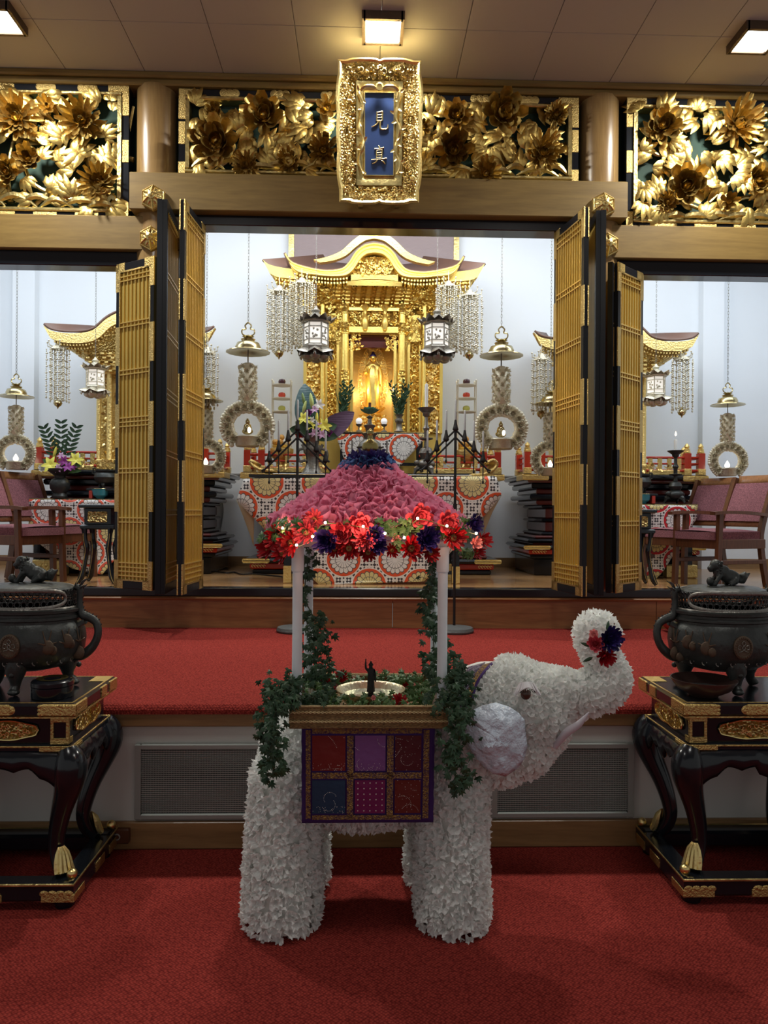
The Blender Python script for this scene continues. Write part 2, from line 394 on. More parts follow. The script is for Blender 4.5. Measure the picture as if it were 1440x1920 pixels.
# the wall over the openings
struct('wall_front', MB().box(-5, -1.94, YS+.06, YS+.12, 3.6, ZC+.1).box(1.94, 5, YS+.06, YS+.12, 3.6, ZC+.1).box(-1.94, 1.94, YS+.06, YS+.12, 3.96, ZC+.1), 'back_green')
struct('trim_7', MB().bbox(-5, 5, 5.875, 6.1, 5.035, 5.085, .012).bbox(-5, 5, 5.90, 6.1, 4.985, 5.035, .01), 'wood_beam')
struct('trim_8', MB().bbox(-1.93, 1.97, 5.84, 6.1, 3.985, 4.275, .006), 'wood_beam')      # centre beam
struct('trim_9', MB().bbox(-5, -1.5, 5.90, 6.1, 3.69, 3.955, .006), 'wood_beam')
struct('trim_10', MB().bbox(1.5, 5, 5.90, 6.1, 3.69, 3.955, .006), 'wood_beam')
struct('trim_11', MB().bbox(-1.6, 1.64, 5.93, 6.1, 3.905, 3.985, .006), 'lacquer')
struct('trim_12', MB().bbox(-5, -1.75, 5.95, 6.1, 3.575, 3.69, .006), 'lacquer')
struct('trim_13', MB().bbox(1.75, 5, 5.95, 6.1, 3.575, 3.69, .006), 'lacquer')
for i, x in enumerate((-1.775, 1.80)):
    struct('trim_%d' % (14+i), MB().lathe([(.155, ZIN), (.155, 5.0)], (x, 6.04, 0), 40), 'wood_column')
    # square door post behind the folded leaves
    struct('trim_%d' % (16+i), MB().box(x-.19, x+.19, 6.0, 6.12, ZIN, 3.9), 'lacquer')
# ---------------------------------------------------------------- ceiling lights
for i, x in enumerate((-2.66, .012, 2.68)):
    t = thing('ceiling_light', (x, 5.25, 5.02), ['square ceiling light at the far left corner of the picture', 'square ceiling light above the gilded plaque', 'square ceiling light at the far right corner of the picture'][i], 'light', 'square ceiling lights')
    b = .135; m = MB()
    for s in (-1, 1):
        m.box(x+s*b-.012, x+s*b+.012, 5.25-b-.012, 5.25+b+.012, 5.02, ZC); m.box(x-b, x+b, 5.25+s*b-.012, 5.25+s*b+.012, 5.02, ZC)
    obj('frame', m, 'bronze_brown', t)
    l = bpy.data.lights.new('ceiling_fixture_glow', 'AREA'); l.size = .22; l.energy = 66; l.color = (1, .98, .9); lo = bpy.data.objects.new('ceiling_fixture_glow', l); SC.collection.objects.link(lo); lo.location = (x, 5.25, 5.015)
    obj('diffuser', MB().bbox(x-b+.014, x+b-.014, 5.25-b+.014, 5.25+b-.014, 5.022, 5.06, .01), 'diffuser', t)
# ---------------------------------------------------------------- vents in the riser
for i, (x0, x1) in enumerate(((-1.205, -.33), (.535, 1.245))):
    c = (x0+x1)/2
    t = thing('radiator_grille', (c, YR-.02, .15), ['grey metal radiator grille left of the white elephant in the riser', 'grey metal radiator grille under the white elephant head in the riser'][i], 'vent', 'radiator grilles')
    z0, z1 = .145, .515; m = MB()
    for a in ((x0, x0+.03, z0, z1), (x1-.03, x1, z0, z1)): m.bbox(a[0], a[1], YR-.025, YR, a[2], a[3], .006)
    for a in ((z0, z0+.03), (z1-.03, z1)): m.bbox(x0+.03, x1-.03, YR-.025, YR, a[0], a[1], .006)
    obj('frame', m, 'vent_metal', t)
    obj('backing', MB().box(x0+.02, x1-.02, YR-.003, YR+.01, z0+.02, z1-.02), 'vent_dark', t)
    m = MB(); z = z0+.035
    while z < z1-.035:
        m.box(x0+.03, x1-.03, YR-.014, YR-.006, z, z+.0045); z += .0095
    x = x0+.035
    while x < x1-.03:
        m.box(x, x+.003, YR-.010, YR-.004, z0+.03, z1-.03); x += .0125
    obj('mesh_grid', m, 'vent_metal', t, flat=True)
q = P(222, 1566, YR-.03)
t = thing('floor_outlet', tuple(q), 'brown outlet box on the baseboard beside the left lacquer table', 'outlet')
obj('box', MB().bbox(q.x-.055, q.x+.055, YR-.05, YR-.02, q.z-.035, q.z+.035, .005), 'outlet_brown', t)
obj('socket', MB().at((q.x, YR-.05, q.z), (PI/2, 0, 0)).lathe([(.016, -.004), (.016, .004), (.011, .005), (.010, -.002)], seg=16), 'vent_metal', t)
q = P(1290, 1158, 5.8)
obj('cushion', MB().bbox(q.x-.14, q.x+.4, 5.55, 5.95, ZST, ZST+.13, .04), 'red_cushion', origin=(q.x, 5.75, ZST), label='low red cushion seen behind the right incense burner', cat='cushion')
# ---------------------------------------------------------------- gilded nail covers on the beams
for i, (px, py, lab) in enumerate(((287, 370, 'gold hexagonal boss on the centre beam, left end'), (283, 447, 'gold hexagonal boss on the lower left beam, half hidden by a door'), (1132, 384, 'gold hexagonal boss on the centre beam, right end'), (1139, 459, 'gold hexagonal boss on the lower right beam, half hidden by a door'))):
    Y = 5.84 if i % 2 == 0 else 5.90
    q = P(px, py, Y-.03); t = thing('nail_cover', (q.x, Y, q.z), lab, 'ornament', 'gilded nail covers')
    m = MB().at((q.x, Y, q.z), (PI/2, PI/6*0, 0)); m.X = m.X @ Matrix.Rotation(PI/6, 4, 'Z')
    m.lathe([(.098, 0), (.102, .012), (.098, .03), (.085, .04)], seg=6)
    m.lathe([(.085, .04), (.03, .075)], seg=6)
    obj('hexagonal_plate', m, 'gilt_fitting', t, sharp=20)
    m = MB().at((q.x, Y, q.z), (PI/2, 0, 0)); m.X = m.X @ Matrix.Rotation(PI/6, 4, 'Z')
    for k in range(6):
        a = k*PI/3; m.tube([(.088*math.cos(a), .088*math.sin(a), .042), (.03*math.cos(a), .03*math.sin(a), .08)], .005, 5)
        b = a+PI/3; m.tube([(.09*math.cos(a), .09*math.sin(a), .04), (.09*math.cos(b), .09*math.sin(b), .04)], .005, 5)
        petal(m, Matrix.Rotation(a+PI/6, 4, 'Z') @ Matrix.Translation((.02, 0, .07)) @ Matrix.Rotation(.45, 4, 'Y'), .055, .014, 0, 0, dome=.5)
    m.lathe([(.026, .07), (.028, .082), (.015, .088), (.014, .1), (0, .106)], seg=12)
    obj('rib_knob', m, 'gold', t)
# ---------------------------------------------------------------- folding lattice doors
mat('door_board', (.55, .40, .10), .45, .3, 0, var=.25, vscale=3, stretch=(6, 6, .6))
mat('door_bar', (.72, .50, .14), .35, .6)
def door_leaf(near, far, z1, label, group, plain=False):
    """near/far = (px, Y): a leaf standing out from the opening towards the viewer"""
    a = P(near[0], 960, near[1]); b = P(far[0], 960, far[1]); d = Vector((b.x-a.x, b.y-a.y, 0)); W = d.length; z0 = ZIN+.008 if near[1] > 5.97 else 1.045; z0 = 1.04; H = z1-z0
    t = thing('folding_door', (a.x, a.y, z0), label, 'folding door', group); t.rotation_euler = (0, 0, math.atan2(d.y, d.x))
    OFF[t.name] = Vector((0, 0, 0)); T = .038
    fr = MB().bbox(0, .035, -T/2, T/2, 0, H, .004).bbox(W-.035, W, -T/2, T/2, 0, H, .004).bbox(.035, W-.035, -T/2, T/2, 0, .07, .004).bbox(.035, W-.035, -T/2, T/2, H-.07, H, .004)
    obj('frame', fr, 'lacquer_matte', t)
    obj('backing_board', MB().box(.035, W-.035, -.004, .004, .07, H-.07), 'door_board', t)
    for s in (-1, 1):
        if plain and s == plain: continue
        m = MB(); y0, y1 = sorted((s*.005, s*.016)); nb = max(6, round((W-.07)/.042))
        for k in range(nb+1):
            x = lerp(.04, W-.04, k/nb); m.box(x-.0045, x+.0045, y0, y1, .07, H-.07)
        zs = []
        for tt, n in ((.015, 2), (.165, 2), (.32, 2), (.475, 3), (.64, 2), (.80, 2)): zs += [1-tt-.014*j for j in range(n)]
        zs += [.012+.014*j for j in range(4)]
        for q in zs:
            z = .07+(H-.14)*q; m.box(.035, W-.035, y0, s*.019 if s > 0 else y1, z-.0045, z+.0045) if s > 0 else m.box(.035, W-.035, -.019, y1, z-.0045, z+.0045)
        obj('lattice', m, 'door_bar', t, flat=True)
        if plain: continue
        m = MB()       # gilt border just inside the frame and gilt corner and hinge fittings
        y0, y1 = sorted((s*.012, s*.0215))
        m.box(.035, .047, y0, y1, .06, H-.06).box(W-.047, W-.035, y0, y1, .06, H-.06).box(.035, W-.035, y0, y1, .06, .072).box(.035, W-.035, y0, y1, H-.072, H-.06)
        for za, zb in ((-.002, .22), (.235*H, .235*H+.3), (.5*H-.17, .5*H+.17), (.765*H-.2, .765*H+.1), (H-.22, H+.002)):
            m.box(W-.036, W+.003, y0, y1, za, zb); m.box(-.003, .036, y0, y1, za, zb)
        for x0, x1 in ((0, .1), (W-.1, W)): m.box(x0, x1, y0, y1, -.002, .072); m.box(x0, x1, y0, y1, H-.072, H+.002)
        obj('gilt_fittings', m, 'gilt_fitting', t, flat=True)
    return t
g = 'folding lattice doors left of the centre opening'
door_leaf((338, 5.45), (377, 5.97), 3.905, 'gold lattice door leaf nearest the altar, left side of the centre opening', g)
door_leaf((305, 5.45), (329, 5.96), 3.905, 'black edged door leaf second from the altar, left side of the centre opening', g, plain=1)
door_leaf((296, 5.44), (311, 5.95), 3.905, 'black edged door leaf farthest from the altar on the left, seen edge on', g, plain=1)
g = 'folding lattice doors of the left opening'
door_leaf((289, 5.74), (219, 5.97), 3.585, 'gold lattice door leaf facing the viewer beside the left opening', g)
g = 'folding lattice doors right of the centre opening'
door_leaf((1096, 5.45), (1040, 5.97), 3.905, 'gold lattice door leaf nearest the altar, right side of the centre opening', g)
door_leaf((1119, 5.50), (1092, 5.97), 3.905, 'black edged door leaf second from the altar, right side of the centre opening', g, plain=1)
door_leaf((1128, 5.49), (1112, 5.97), 3.905, 'black edged door leaf farthest from the altar on the right, seen edge on', g, plain=1)
g = 'folding lattice doors of the right opening'
door_leaf((1152, 5.70), (1199, 5.97), 3.585, 'narrow gold lattice door leaf beside the right opening', g)
door_leaf((1141, 5.68), (1160, 5.96), 3.585, 'black door leaf folded behind the narrow lattice leaf of the right opening', g, plain=1)
# ---------------------------------------------------------------- carved transoms
def flower(mb, c, r, kind='mum', tilt=(0, 0), seedn=0, nrm=(0, -1, 0)):
    rd = random.Random(seedn*31+5); old = mb.X
    F = frame_from(Vector(nrm)+Vector((tilt[0], 0, tilt[1]))).to_4x4(); mb.X = old @ Matrix.Translation(c) @ F
    if kind == 'mum': spec = [(16, 1.0, 5, .11), (15, .85, 20, .11), (13, .68, 38, .11), (11, .5, 58, .10), (7, .34, 76, .1)]
    elif kind == 'peony': spec = [(8, 1.0, 8, .27), (8, .82, 24, .25), (7, .62, 42, .2), (6, .45, 60, .16), (4, .3, 75, .12)]
    elif kind == 'dahlia': spec = [(18, 1.0, 8, .15), (17, .84, 26, .15), (14, .62, 46, .14), (9, .42, 66, .13), (6, .28, 80, .1)]
    elif kind == 'daisy': spec = [(16, 1.0, 12, .13), (15, .78, 30, .12), (10, .4, 60, .08)]
    else: spec = [(7, 1, 20, .24), (6, .7, 50, .2), (4, .4, 75, .12)]
    for li, (n, l, el, wd) in enumerate(spec):
        for k in range(n):
            a = 2*PI*(k+.5*(li % 2))/n+rd.uniform(-.1, .1); e = R(el+rd.uniform(-8, 8))
            Mx = Matrix.Rotation(a, 4, 'Z') @ Matrix.Translation((r*.08, 0, 0)) @ Matrix.Rotation(-e, 4, 'Y')
            petal(mb, Mx, r*l*rd.uniform(.88, 1.05), r*wd, curl=rd.uniform(.2, .7), cup=.6, nl=4, nw=1 if n > 12 else 2, tip=0, dome=0, w0=.35)
    mb.ball((0, 0, r*.18), (r*.2, r*.2, r*.14), 8, 5)
    mb.X = old
def carved_leaf(mb, c, ang, L, tilt=.3, rd=random, lobes=5):
    old = mb.X; F = frame_from((rd.uniform(-.35, .35), -1, rd.uniform(-.35, .35))).to_4x4()
    mb.X = old @ Matrix.Translation(c) @ F @ Matrix.Rotation(ang, 4, 'Z')
    for k in range(lobes):
        q = k-(lobes-1)/2; l = L*(1-.16*abs(q)); 
        petal(mb, Matrix.Translation((L*.05, q*L*.03, .003*k)) @ Matrix.Rotation(q*.42, 4, 'Z') @ Matrix.Rotation(-tilt, 4, 'Y'), l, L*.15, curl=-.45, cup=0, nl=4, nw=2, dome=.38)
    mb.X = old
def frieze(x0, x1, z0, z1, Y, lab, flowers, seedn, nleaf, stems):
    rd = random.Random(seedn); t = thing('carved_transom', ((x0+x1)/2, Y, z0), lab, 'carved panel', 'gilded floral transoms')
    b = .055
    m = MB().bbox(x0, x1, Y-.06, Y+.05, z0, z0+b*.6, .005).bbox(x0, x1, Y-.06, Y+.05, z1-b, z1, .005).bbox(x0, x0+b, Y-.06, Y+.05, z0+b*.6, z1-b, .005).bbox(x1-b, x1, Y-.06, Y+.05, z0+b*.6, z1-b, .005)
    obj('lacquer_frame', m, 'lacquer', t)
    a0, a1, c0, c1 = x0+b, x1-b, z0+b*.6, z1-b; g = .03
    m = MB().bbox(a0, a1, Y-.075, Y+.04, c0, c0+g, .008).bbox(a0, a1, Y-.075, Y+.04, c1-g, c1, .008).bbox(a0, a0+g, Y-.075, Y+.04, c0+g, c1-g, .008).bbox(a1-g, a1, Y-.075, Y+.04, c0+g, c1-g, .008)
    obj('gilt_border', m, 'gold_old', t)
    obj('backing', MB().box(a0, a1, Y+.03, Y+.045, c0, c1), 'back_green', t)
    fits = []
    for xx in (x0, x1):
        s = 1 if xx == x0 else -1
        fits.append(MB().bbox(min(xx, xx+s*.16), max(xx, xx+s*.16), Y-.066, Y-.058, z1-b*.95, z1+.001, .003).bbox(min(xx-s*.001, xx+s*b*.95), max(xx-s*.001, xx+s*b*.95), Y-.066, Y-.058, z1-.24, z1-b*.95, .003))
        fits.append(MB().bbox(min(xx-s*.001, xx+s*b*.95), max(xx-s*.001, xx+s*b*.95), Y-.066, Y-.058, z0, z0+.12, .003))
        fits.append(MB().bbox(min(xx, xx+s*b*.9), max(xx, xx+s*b*.9), Y-.066, Y-.058, (z0+z1)/2-.09, (z0+z1)/2+.09, .003))
    n = max(1, round((x1-x0)/.75))
    for k in range(1, n*2):
        xx = lerp(x0, x1, k/(n*2)); mm = MB()
        for q in (-1, 0, 1): mm.at((xx+q*.045, Y-.058, z1-b*.5), (PI/2, 0, 0)).lathe([(.034, 0), (.034, .006), (.02, .01), (.0, .011)], seg=12)
        fits.append(mm); fits.append(MB().bbox(xx-.09, xx+.09, Y-.066, Y-.06, z0+.002, z0+b*.55, .002))
    for f in fits: obj('gilt_fitting', f, 'gilt_fitting', t)
    for i, (px, py, rp, kind) in enumerate(flowers):
        q = P(px, py, Y-.11); m = MB(); r = rp/1400*Y
        flower(m, (q.x, Y-.075, q.z), r, kind, ((CAM.x-q.x)*.06+rd.uniform(-.15, .15), -.25), seedn*10+i)
        obj('carved_flower', m, 'gold_flower', t, sharp=60)
    m = MB()
    fl = [(P(px, py, Y-.1), rp/1400*Y) for px, py, rp, k in flowers]
    pts = []
    tries = 0
    while len(pts) < nleaf and tries < 4000:
        tries += 1; x = rd.uniform(a0+.05, a1-.05); z = rd.uniform(c0+.04, c1-.04)
        if min([math.hypot(x-q[0], z-q[1]) for q in pts] or [9]) < .062: continue
        if min([math.hypot(x-q.x, z-q.z)/r for q, r in fl] or [9]) < .62: continue
        pts.append((x, z))
    for x, z in pts:
        q, r = min(fl, key=lambda e: math.hypot(x-e[0].x, z-e[0].z))
        ang = math.atan2(z-q.z, -(x-q.x)) if False else rd.uniform(0, 2*PI)
        carved_leaf(m, (x, Y-.03-rd.uniform(0, .05), z), ang, rd.uniform(.13, .20), rd.uniform(.05, .45), rd, rd.choice((3, 5, 5)))
    obj('carved_leaves', m, 'gold_flower', t, sharp=60)
    m = MB()
    for s_ in stems:
        pp = [P(a, b_, Y-.02) for a, b_ in s_]; pp = smooth_path([tuple(p) for p in pp], 6)
        m.tube(pp, [.022*(1-.5*i/len(pp)) for i in range(len(pp))], 7)
    # wave and grass sweep along the bottom
    x = a0+.03
    while x < a1-.1:
        w_ = rd.uniform(.2, .4); h = rd.uniform(.03, .09)
        pp = [(lerp(x, min(a1-.02, x+w_), k/8), Y-.05-.02*math.sin(PI*k/8), c0+.035+h*math.sin(PI*k/8)) for k in range(9)]
        m.tube(pp, [.006+.022*math.sin(PI*k/8) for k in range(9)], 6); x += w_*.55
    obj('carved_stems', m, 'gold_old', t)
frieze(-1.575, 1.60, 4.28, 4.975, 5.99, 'long gilded openwork panel of carved flowers behind the plaque', [(405, 262, 48, 'peony'), (493, 212, 42, 'peony'), (612, 200, 26, 'bud'), (606, 278, 32, 'daisy'), (400, 205, 22, 'bud'), (460, 305, 26, 'mum'), (858, 212, 30, 'peony'), (944, 210, 44, 'peony'), (852, 278, 38, 'peony'), (1045, 212, 24, 'mum'), (1020, 282, 38, 'mum'), (912, 322, 32, 'daisy'), (795, 235, 20, 'bud'), (540, 300, 26, 'daisy')], 3, 150,
       [[(380, 330), (430, 300), (480, 260)], [(560, 330), (600, 290), (615, 220)], [(800, 330), (835, 300), (860, 230)], [(980, 330), (1000, 300), (1045, 230)]])
frieze(-3.9, -1.965, 3.955, 4.99, 5.99, 'gilded openwork panel of carved flowers above the left opening', [(28, 215, 46, 'mum'), (150, 222, 44, 'mum'), (182, 340, 38, 'mum'), (48, 292, 26, 'peony'), (8, 318, 28, 'peony'), (85, 195, 22, 'bud')], 5, 120,
       [[(20, 380), (15, 320), (30, 240)], [(200, 390), (120, 370), (60, 340), (30, 260)], [(250, 300), (200, 285), (150, 280)], [(60, 390), (110, 340), (150, 250)], [(236, 390), (240, 340), (235, 290), (250, 200)]])
frieze(1.99, 3.92, 3.955, 4.99, 5.99, 'gilded openwork panel of carved flowers above the right opening', [(1246, 232, 36, 'peony'), (1388, 228, 48, 'mum'), (1290, 345, 42, 'peony'), (1425, 335, 30, 'peony'), (1255, 375, 22, 'daisy'), (1370, 375, 22, 'bud')], 8, 120,
       [[(1240, 250), (1260, 300), (1290, 330)], [(1440, 260), (1390, 320), (1330, 380)], [(1190, 260), (1230, 290), (1260, 290)], [(1200, 400), (1270, 380), (1330, 400)], [(1350, 390), (1400, 370), (1440, 385)]])
# ---------------------------------------------------------------- the plaque
q = P(711, 253, 5.56); TILT = R(17)
t = thing('temple_plaque', tuple(q), 'ornate gilded plaque with two gold characters on blue, above the centre opening', 'plaque'); OFF[t.name] = Vector((0, 0, 0)); t.rotation_euler = (TILT, R(-.6), 0); t.scale = (1.0, 1, .885)
def ring_pts(w, h, y, amp):
    pts = []       # rectangle outline with lobes; same count for each ring
    N = 22
    for k in range(4):
        for i in range(N):
            s = i/N; L0 = (w if k % 2 == 0 else h)
            lob = amp*(0 if s < .13 or s > .87 else (.6+.4*(abs(math.sin(PI*(s-.13)/.74*(2 if k % 2 == 0 else 3)))**.35))) - amp*.5*(0 if s < .13 or s > .87 else 1)
            u = (-1+2*s)
            if k == 0: pts.append((u*w, y, -(h+lob)))
            elif k == 1: pts.append((w+lob, y, u*h))
            elif k == 2: pts.append((-u*w, y, h+lob))
            else: pts.append((-(w+lob), y, -u*h))
    return pts
def loft(m, rings):
    n = len(rings[0]); vs = [p for r in rings for p in r]
    m.add(vs, [(i*n+k, i*n+(k+1) % n, (i+1)*n+(k+1) % n, (i+1)*n+k) for i in range(len(rings)-1) for k in range(n)])
m = MB(); loft(m, [ring_pts(.27, .50, .06, .0), ring_pts(.295, .53, -.02, .03), ring_pts(.30, .535, -.075, .035), ring_pts(.285, .52, -.095, .035), ring_pts(.272, .505, -.085, .035)])
obj('outer_rim', m, 'gold', t, sharp=30)
m = MB(); loft(m, [ring_pts(.272, .505, -.085, .035), ring_pts(.235, .465, -.03, .01), ring_pts(.175, .40, .0, 0)])
obj('carved_slope', m, 'gold_relief', t)
m = MB(); loft(m, [ring_pts(.175, .40, .0, 0), ring_pts(.17, .395, -.03, 0), ring_pts(.155, .38, -.03, 0), ring_pts(.115, .32, -.005, 0), ring_pts(.112, .318, -.02, 0), ring_pts(.106, .312, -.02, 0), ring_pts(.105, .31, .0, 0)])
obj('inner_border', m, 'gold_old', t)
m = MB(); rd = random.Random(4)
for k in range(330):          # scrolls and beads standing on the slope
    side = rd.random(); s = rd.uniform(-1, 1)
    d = rd.uniform(.02, .95); w_, h_ = lerp(.18, .262, d), lerp(.405, .495, d); y = lerp(-.005, -.08, d)
    if side < .62: x, z = rd.choice((-1, 1))*w_, s*h_
    else: x, z = s*w_, rd.choice((-1, 1))*h_
    if rd.random() < .5: m.ball((x, y-.008, z), rd.uniform(.007, .014), 7, 5)
    else:
        a0 = rd.uniform(0, 6.28); rr = rd.uniform(.014, .026)
        m.tube([(x+rr*(1-.1*i)*math.cos(a0+i*.8), y-.008, z+rr*(1-.1*i)*math.sin(a0+i*.8)) for i in range(7)], .0045, 5)
obj('carved_scrolls', m, 'gold', t)
m = MB()                      # dragons twined on the inner border
for s in (-1, 1):
    pp = smooth_path([(s*.135+.018*math.sin(i*2.1+s), -.045-.01*math.sin(i*3), .31-.62*i/7) for i in range(8)], 5)
    m.tube(pp, [.012+.004*math.sin(i*.9) for i in range(len(pp))], 7)
    for i in range(0, len(pp), 3):
        x, y, z = pp[i]; petal(m, Matrix.Translation((x, y, z)) @ Matrix.Rotation(rd.uniform(0, 6.28), 4, 'Y') @ Matrix.Rotation(PI/2, 4, 'X'), .05, .01, .3, .3)
    m.tube(smooth_path([(s*.135, -.05, .32), (s*.11, -.07, .345), (s*.06, -.075, .35), (s*.03, -.06, .34)], 4), .011, 7)
m.at((0, -.05, .35), (PI/2, 0, 0)).lathe([(.03, 0), (.03, .012), (.018, .014), (.016, .004), (0, .006)], seg=14)
obj('dragon_relief', m, 'gold', t)
obj('blue_panel', MB().box(-.106, .106, -.004, .012, -.312, .312), 'blue_panel', t)
def brush(m, strokes, cx, cz, sc):
    for st in strokes:
        pp = smooth_path([(cx+x*sc, -.010, cz+z*sc, w_*sc) for x, z, w_ in st], 5)
        m.tube([p[:3] for p in pp], [p[3] for p in pp], 8)
m = MB()
brush(m, [[(-.22, .95, .07), (-.22, .55, .08), (-.24, .12, .07)], [(-.24, .93, .06), (.1, .98, .07), (.28, 1.0, .09), (.3, .6, .08), (.28, .15, .08)], [(-.2, .68, .05), (.24, .72, .05)], [(-.2, .42, .05), (.24, .46, .05)], [(-.26, .14, .05), (.26, .17, .05)],
          [(-.08, .12, .07), (-.2, -.15, .08), (-.5, -.38, .07), (-.75, -.45, .03)], [(.1, .14, .08), (.08, -.3, .09), (.14, -.62, .1), (.45, -.68, .09), (.78, -.58, .08), (.82, -.2, .03)]], 0, .095, .078)
brush(m, [[(-.1, 1.15, .04), (.02, .98, .08), (.04, .8, .05)], [(-.5, .78, .06), (0, .82, .07), (.5, .92, .09)], [(-.26, .6, .06), (-.28, .1, .07), (-.3, -.3, .06)], [(-.26, .62, .05), (.2, .68, .07), (.3, .62, .08), (.28, .1, .07), (.28, -.28, .07)], [(-.22, .36, .05), (.25, .4, .05)], [(-.22, .1, .05), (.25, .14, .05)], [(-.24, -.14, .05), (.25, -.1, .05)],
          [(-.8, -.38, .06), (-.1, -.34, .07), (.78, -.22, .09)], [(-.2, -.42, .08), (-.4, -.68, .07), (-.72, -.8, .03)], [(.2, -.42, .05), (.45, -.62, .09), (.62, -.86, .05)]], 0, -.165, .072)
obj('gold_characters', m, 'gold', t)
m = MB()
for x in (-.14, .14): m.bbox(x-.02, x+.02, -.02, .16, -.56, -.53, .004)
obj('support_bracket', m, 'brass_old', t)
# ---------------------------------------------------------------- white elephant float
def remeshed(mb, vox, smooth=2):
    me = bpy.data.meshes.new('tmp'); me.from_pydata([tuple(p) for p in mb.v], [], mb.f)
    o = bpy.data.objects.new('tmp', me); SC.collection.objects.link(o)
    r = o.modifiers.new('r', 'REMESH'); r.mode = 'VOXEL'; r.voxel_size = vox
    if smooth: s = o.modifiers.new('s', 'SMOOTH'); s.iterations = smooth; s.factor = .5
    dg = bpy.context.evaluated_depsgraph_get(); ev = o.evaluated_get(dg); m2 = ev.to_mesh()
    out = MB(); out.v = [v.co.copy() for v in m2.vertices]; out.f = [tuple(p.vertices) for p in m2.polygons]
    ev.to_mesh_clear(); bpy.data.objects.remove(o); bpy.data.meshes.remove(me); return out
def scatter(mb, dist, rd, keep=None):
    """evenly spread points with normals over a mesh; dist may be a function of the point"""
    fs = list(mb.f); rd.shuffle(fs); grid = {}; out = []; G = .03
    for rep in range(2):
        for f in fs:
            a, b, c = (mb.v[f[0]], mb.v[f[1]], mb.v[f[2]]); e = mb.v[f[-1]]
            u, v_ = rd.random(), rd.random(); p = a.lerp(b, u).lerp(e.lerp(c, u), v_)
            n = (b-a).cross(c-a)
            if n.length < 1e-12: continue
            n.normalize(); d = dist(p) if callable(dist) else dist
            if d is None: continue
            k = (int(p.x//G), int(p.y//G), int(p.z//G)); ok = True; q = int(d//G)+1
            for i in range(-q, q+1):
                for j in range(-q, q+1):
                    for l in range(-q, q+1):
                        for o in grid.get((k[0]+i, k[1]+j, k[2]+l), ()):
                            if (o-p).length < d: ok = False; break
                        if not ok: break
                    if not ok: break
                if not ok: break
            if ok: grid.setdefault(k, []).append(p); out.append((p, n, d))
    return out
def ruffle(mb, p, n, r, h, seg, zig, rd, rings=((.35, .35), (1, 1))):
    F = frame_from(n+Vector((rd.uniform(-.5, .5), rd.uniform(-.5, .5), rd.uniform(-.5, .5)))); vs = [tuple(p-F.col[2]*.01)]; fs = []
    ph = rd.uniform(0, 6)
    for ri, (rr, hh) in enumerate(rings):
        for k in range(seg):
            a = ph+2*PI*k/seg; z = (1 if k % 2 else -1)*zig*rr; q = r*rr*(1+rd.uniform(-.25, .2)*(ri > 0))
            vs.append(tuple(p+F @ Vector((q*math.cos(a), q*math.sin(a), h*hh*(1+rd.uniform(-.3, .3)*(ri > 0))+z*h))))
    for k in range(seg):
        l = (k+1) % seg; fs.append((0, 1+k, 1+l))
        for ri in range(len(rings)-1): o = 1+ri*seg; fs.append((o+k, o+seg+k, o+seg+l, o+l))
    mb.add(vs, fs)
from mathutils.bvhtree import BVHTree
core = MB()
def pb(px, py, rpx, Y, sy=1): q = P(px, py, Y); r = rpx/1400*Y; core.ball(tuple(q), (r, r*sy, r), 20, 12)
for x, y in ((-.42, 3.0), (.268, 3.0), (-.40, 3.32), (.248, 3.32)):
    core.tube([(x, y, .012), (x, y, .06), (x+.0, y, .3), (x+.015, y+(.03 if y < 3.1 else -.03), .62)], [.13, .135, .122, .12], 20)
core.ball((-.1, 3.15, .59), (.41, .225, .245), 24, 14); core.ball((.14, 3.13, .63), (.2, .2, .2), 20, 12); core.ball((-.30, 3.15, .62), (.21, .22, .2), 20, 12)
for a in ((885, 1370, 82), (888, 1332, 84), (915, 1326, 86), (957, 1316, 80), (995, 1328, 74), (935, 1405, 62), (972, 1388, 64), (1015, 1362, 48)): pb(*a, 3.05)
tr = [(1000, 1310, 62), (1045, 1302, 46), (1080, 1302, 38), (1110, 1298, 36), (1134, 1288, 36), (1143, 1266, 33), (1132, 1240, 27), (1118, 1215, 27), (1112, 1190, 30), (1118, 1176, 28), (1136, 1180, 20), (1146, 1196, 13)]
tq = smooth_path([(*P(a, b, 3.03), c/1400*3.03) for a, b, c in tr], 3); core.tube([q[:3] for q in tq], [q[3] for q in tq], 16)
for q in tq[-6:]: core.ball(q[:3], q[3]*.9, 12, 8)
body = remeshed(core, .018, 3)
BV = BVHTree.FromPolygons([tuple(v) for v in body.v], [tuple(f) for f in body.f])
def snap(px, py, off=.03):
    d = (P(px, py, 1)-CAM).normalized(); h = BV.ray_cast(CAM, d)
    return (h[0]-d*off, h[1]) if h[0] else (None, None)
el = thing('elephant_figure', (-.08, 3.13, 0), 'large white ruffle covered elephant figure with raised trunk standing on the red carpet', 'elephant figure')
eb = obj('elephant_body', body, 'ruffle_body', el)
rd = random.Random(11)
def dens(p):
    v_ = ROT.transposed() @ (p-CAM); ix, iy = 720-FPX*v_.x/v_.z, 960+FPX*v_.y/v_.z
    if 1225 < iy < 1335 and p.y < 3.2:
        B2 = [(940, 1225), (936, 1236), (916, 1254), (896, 1282), (886, 1322), (884, 1340)]
        for (xa, ya), (xb, yb) in zip(B2, B2[1:]):
            if ya <= iy <= yb and ix < lerp(xa, xb, (iy-ya)/(yb-ya))+7: return None
    if p.z > .80 and p.x < .17: return None
    q = I_px(p)
    return .018 if p.x > .36 or (p.z > .95) else .025
def I_px(p): return p
m = MB(); mh = MB()
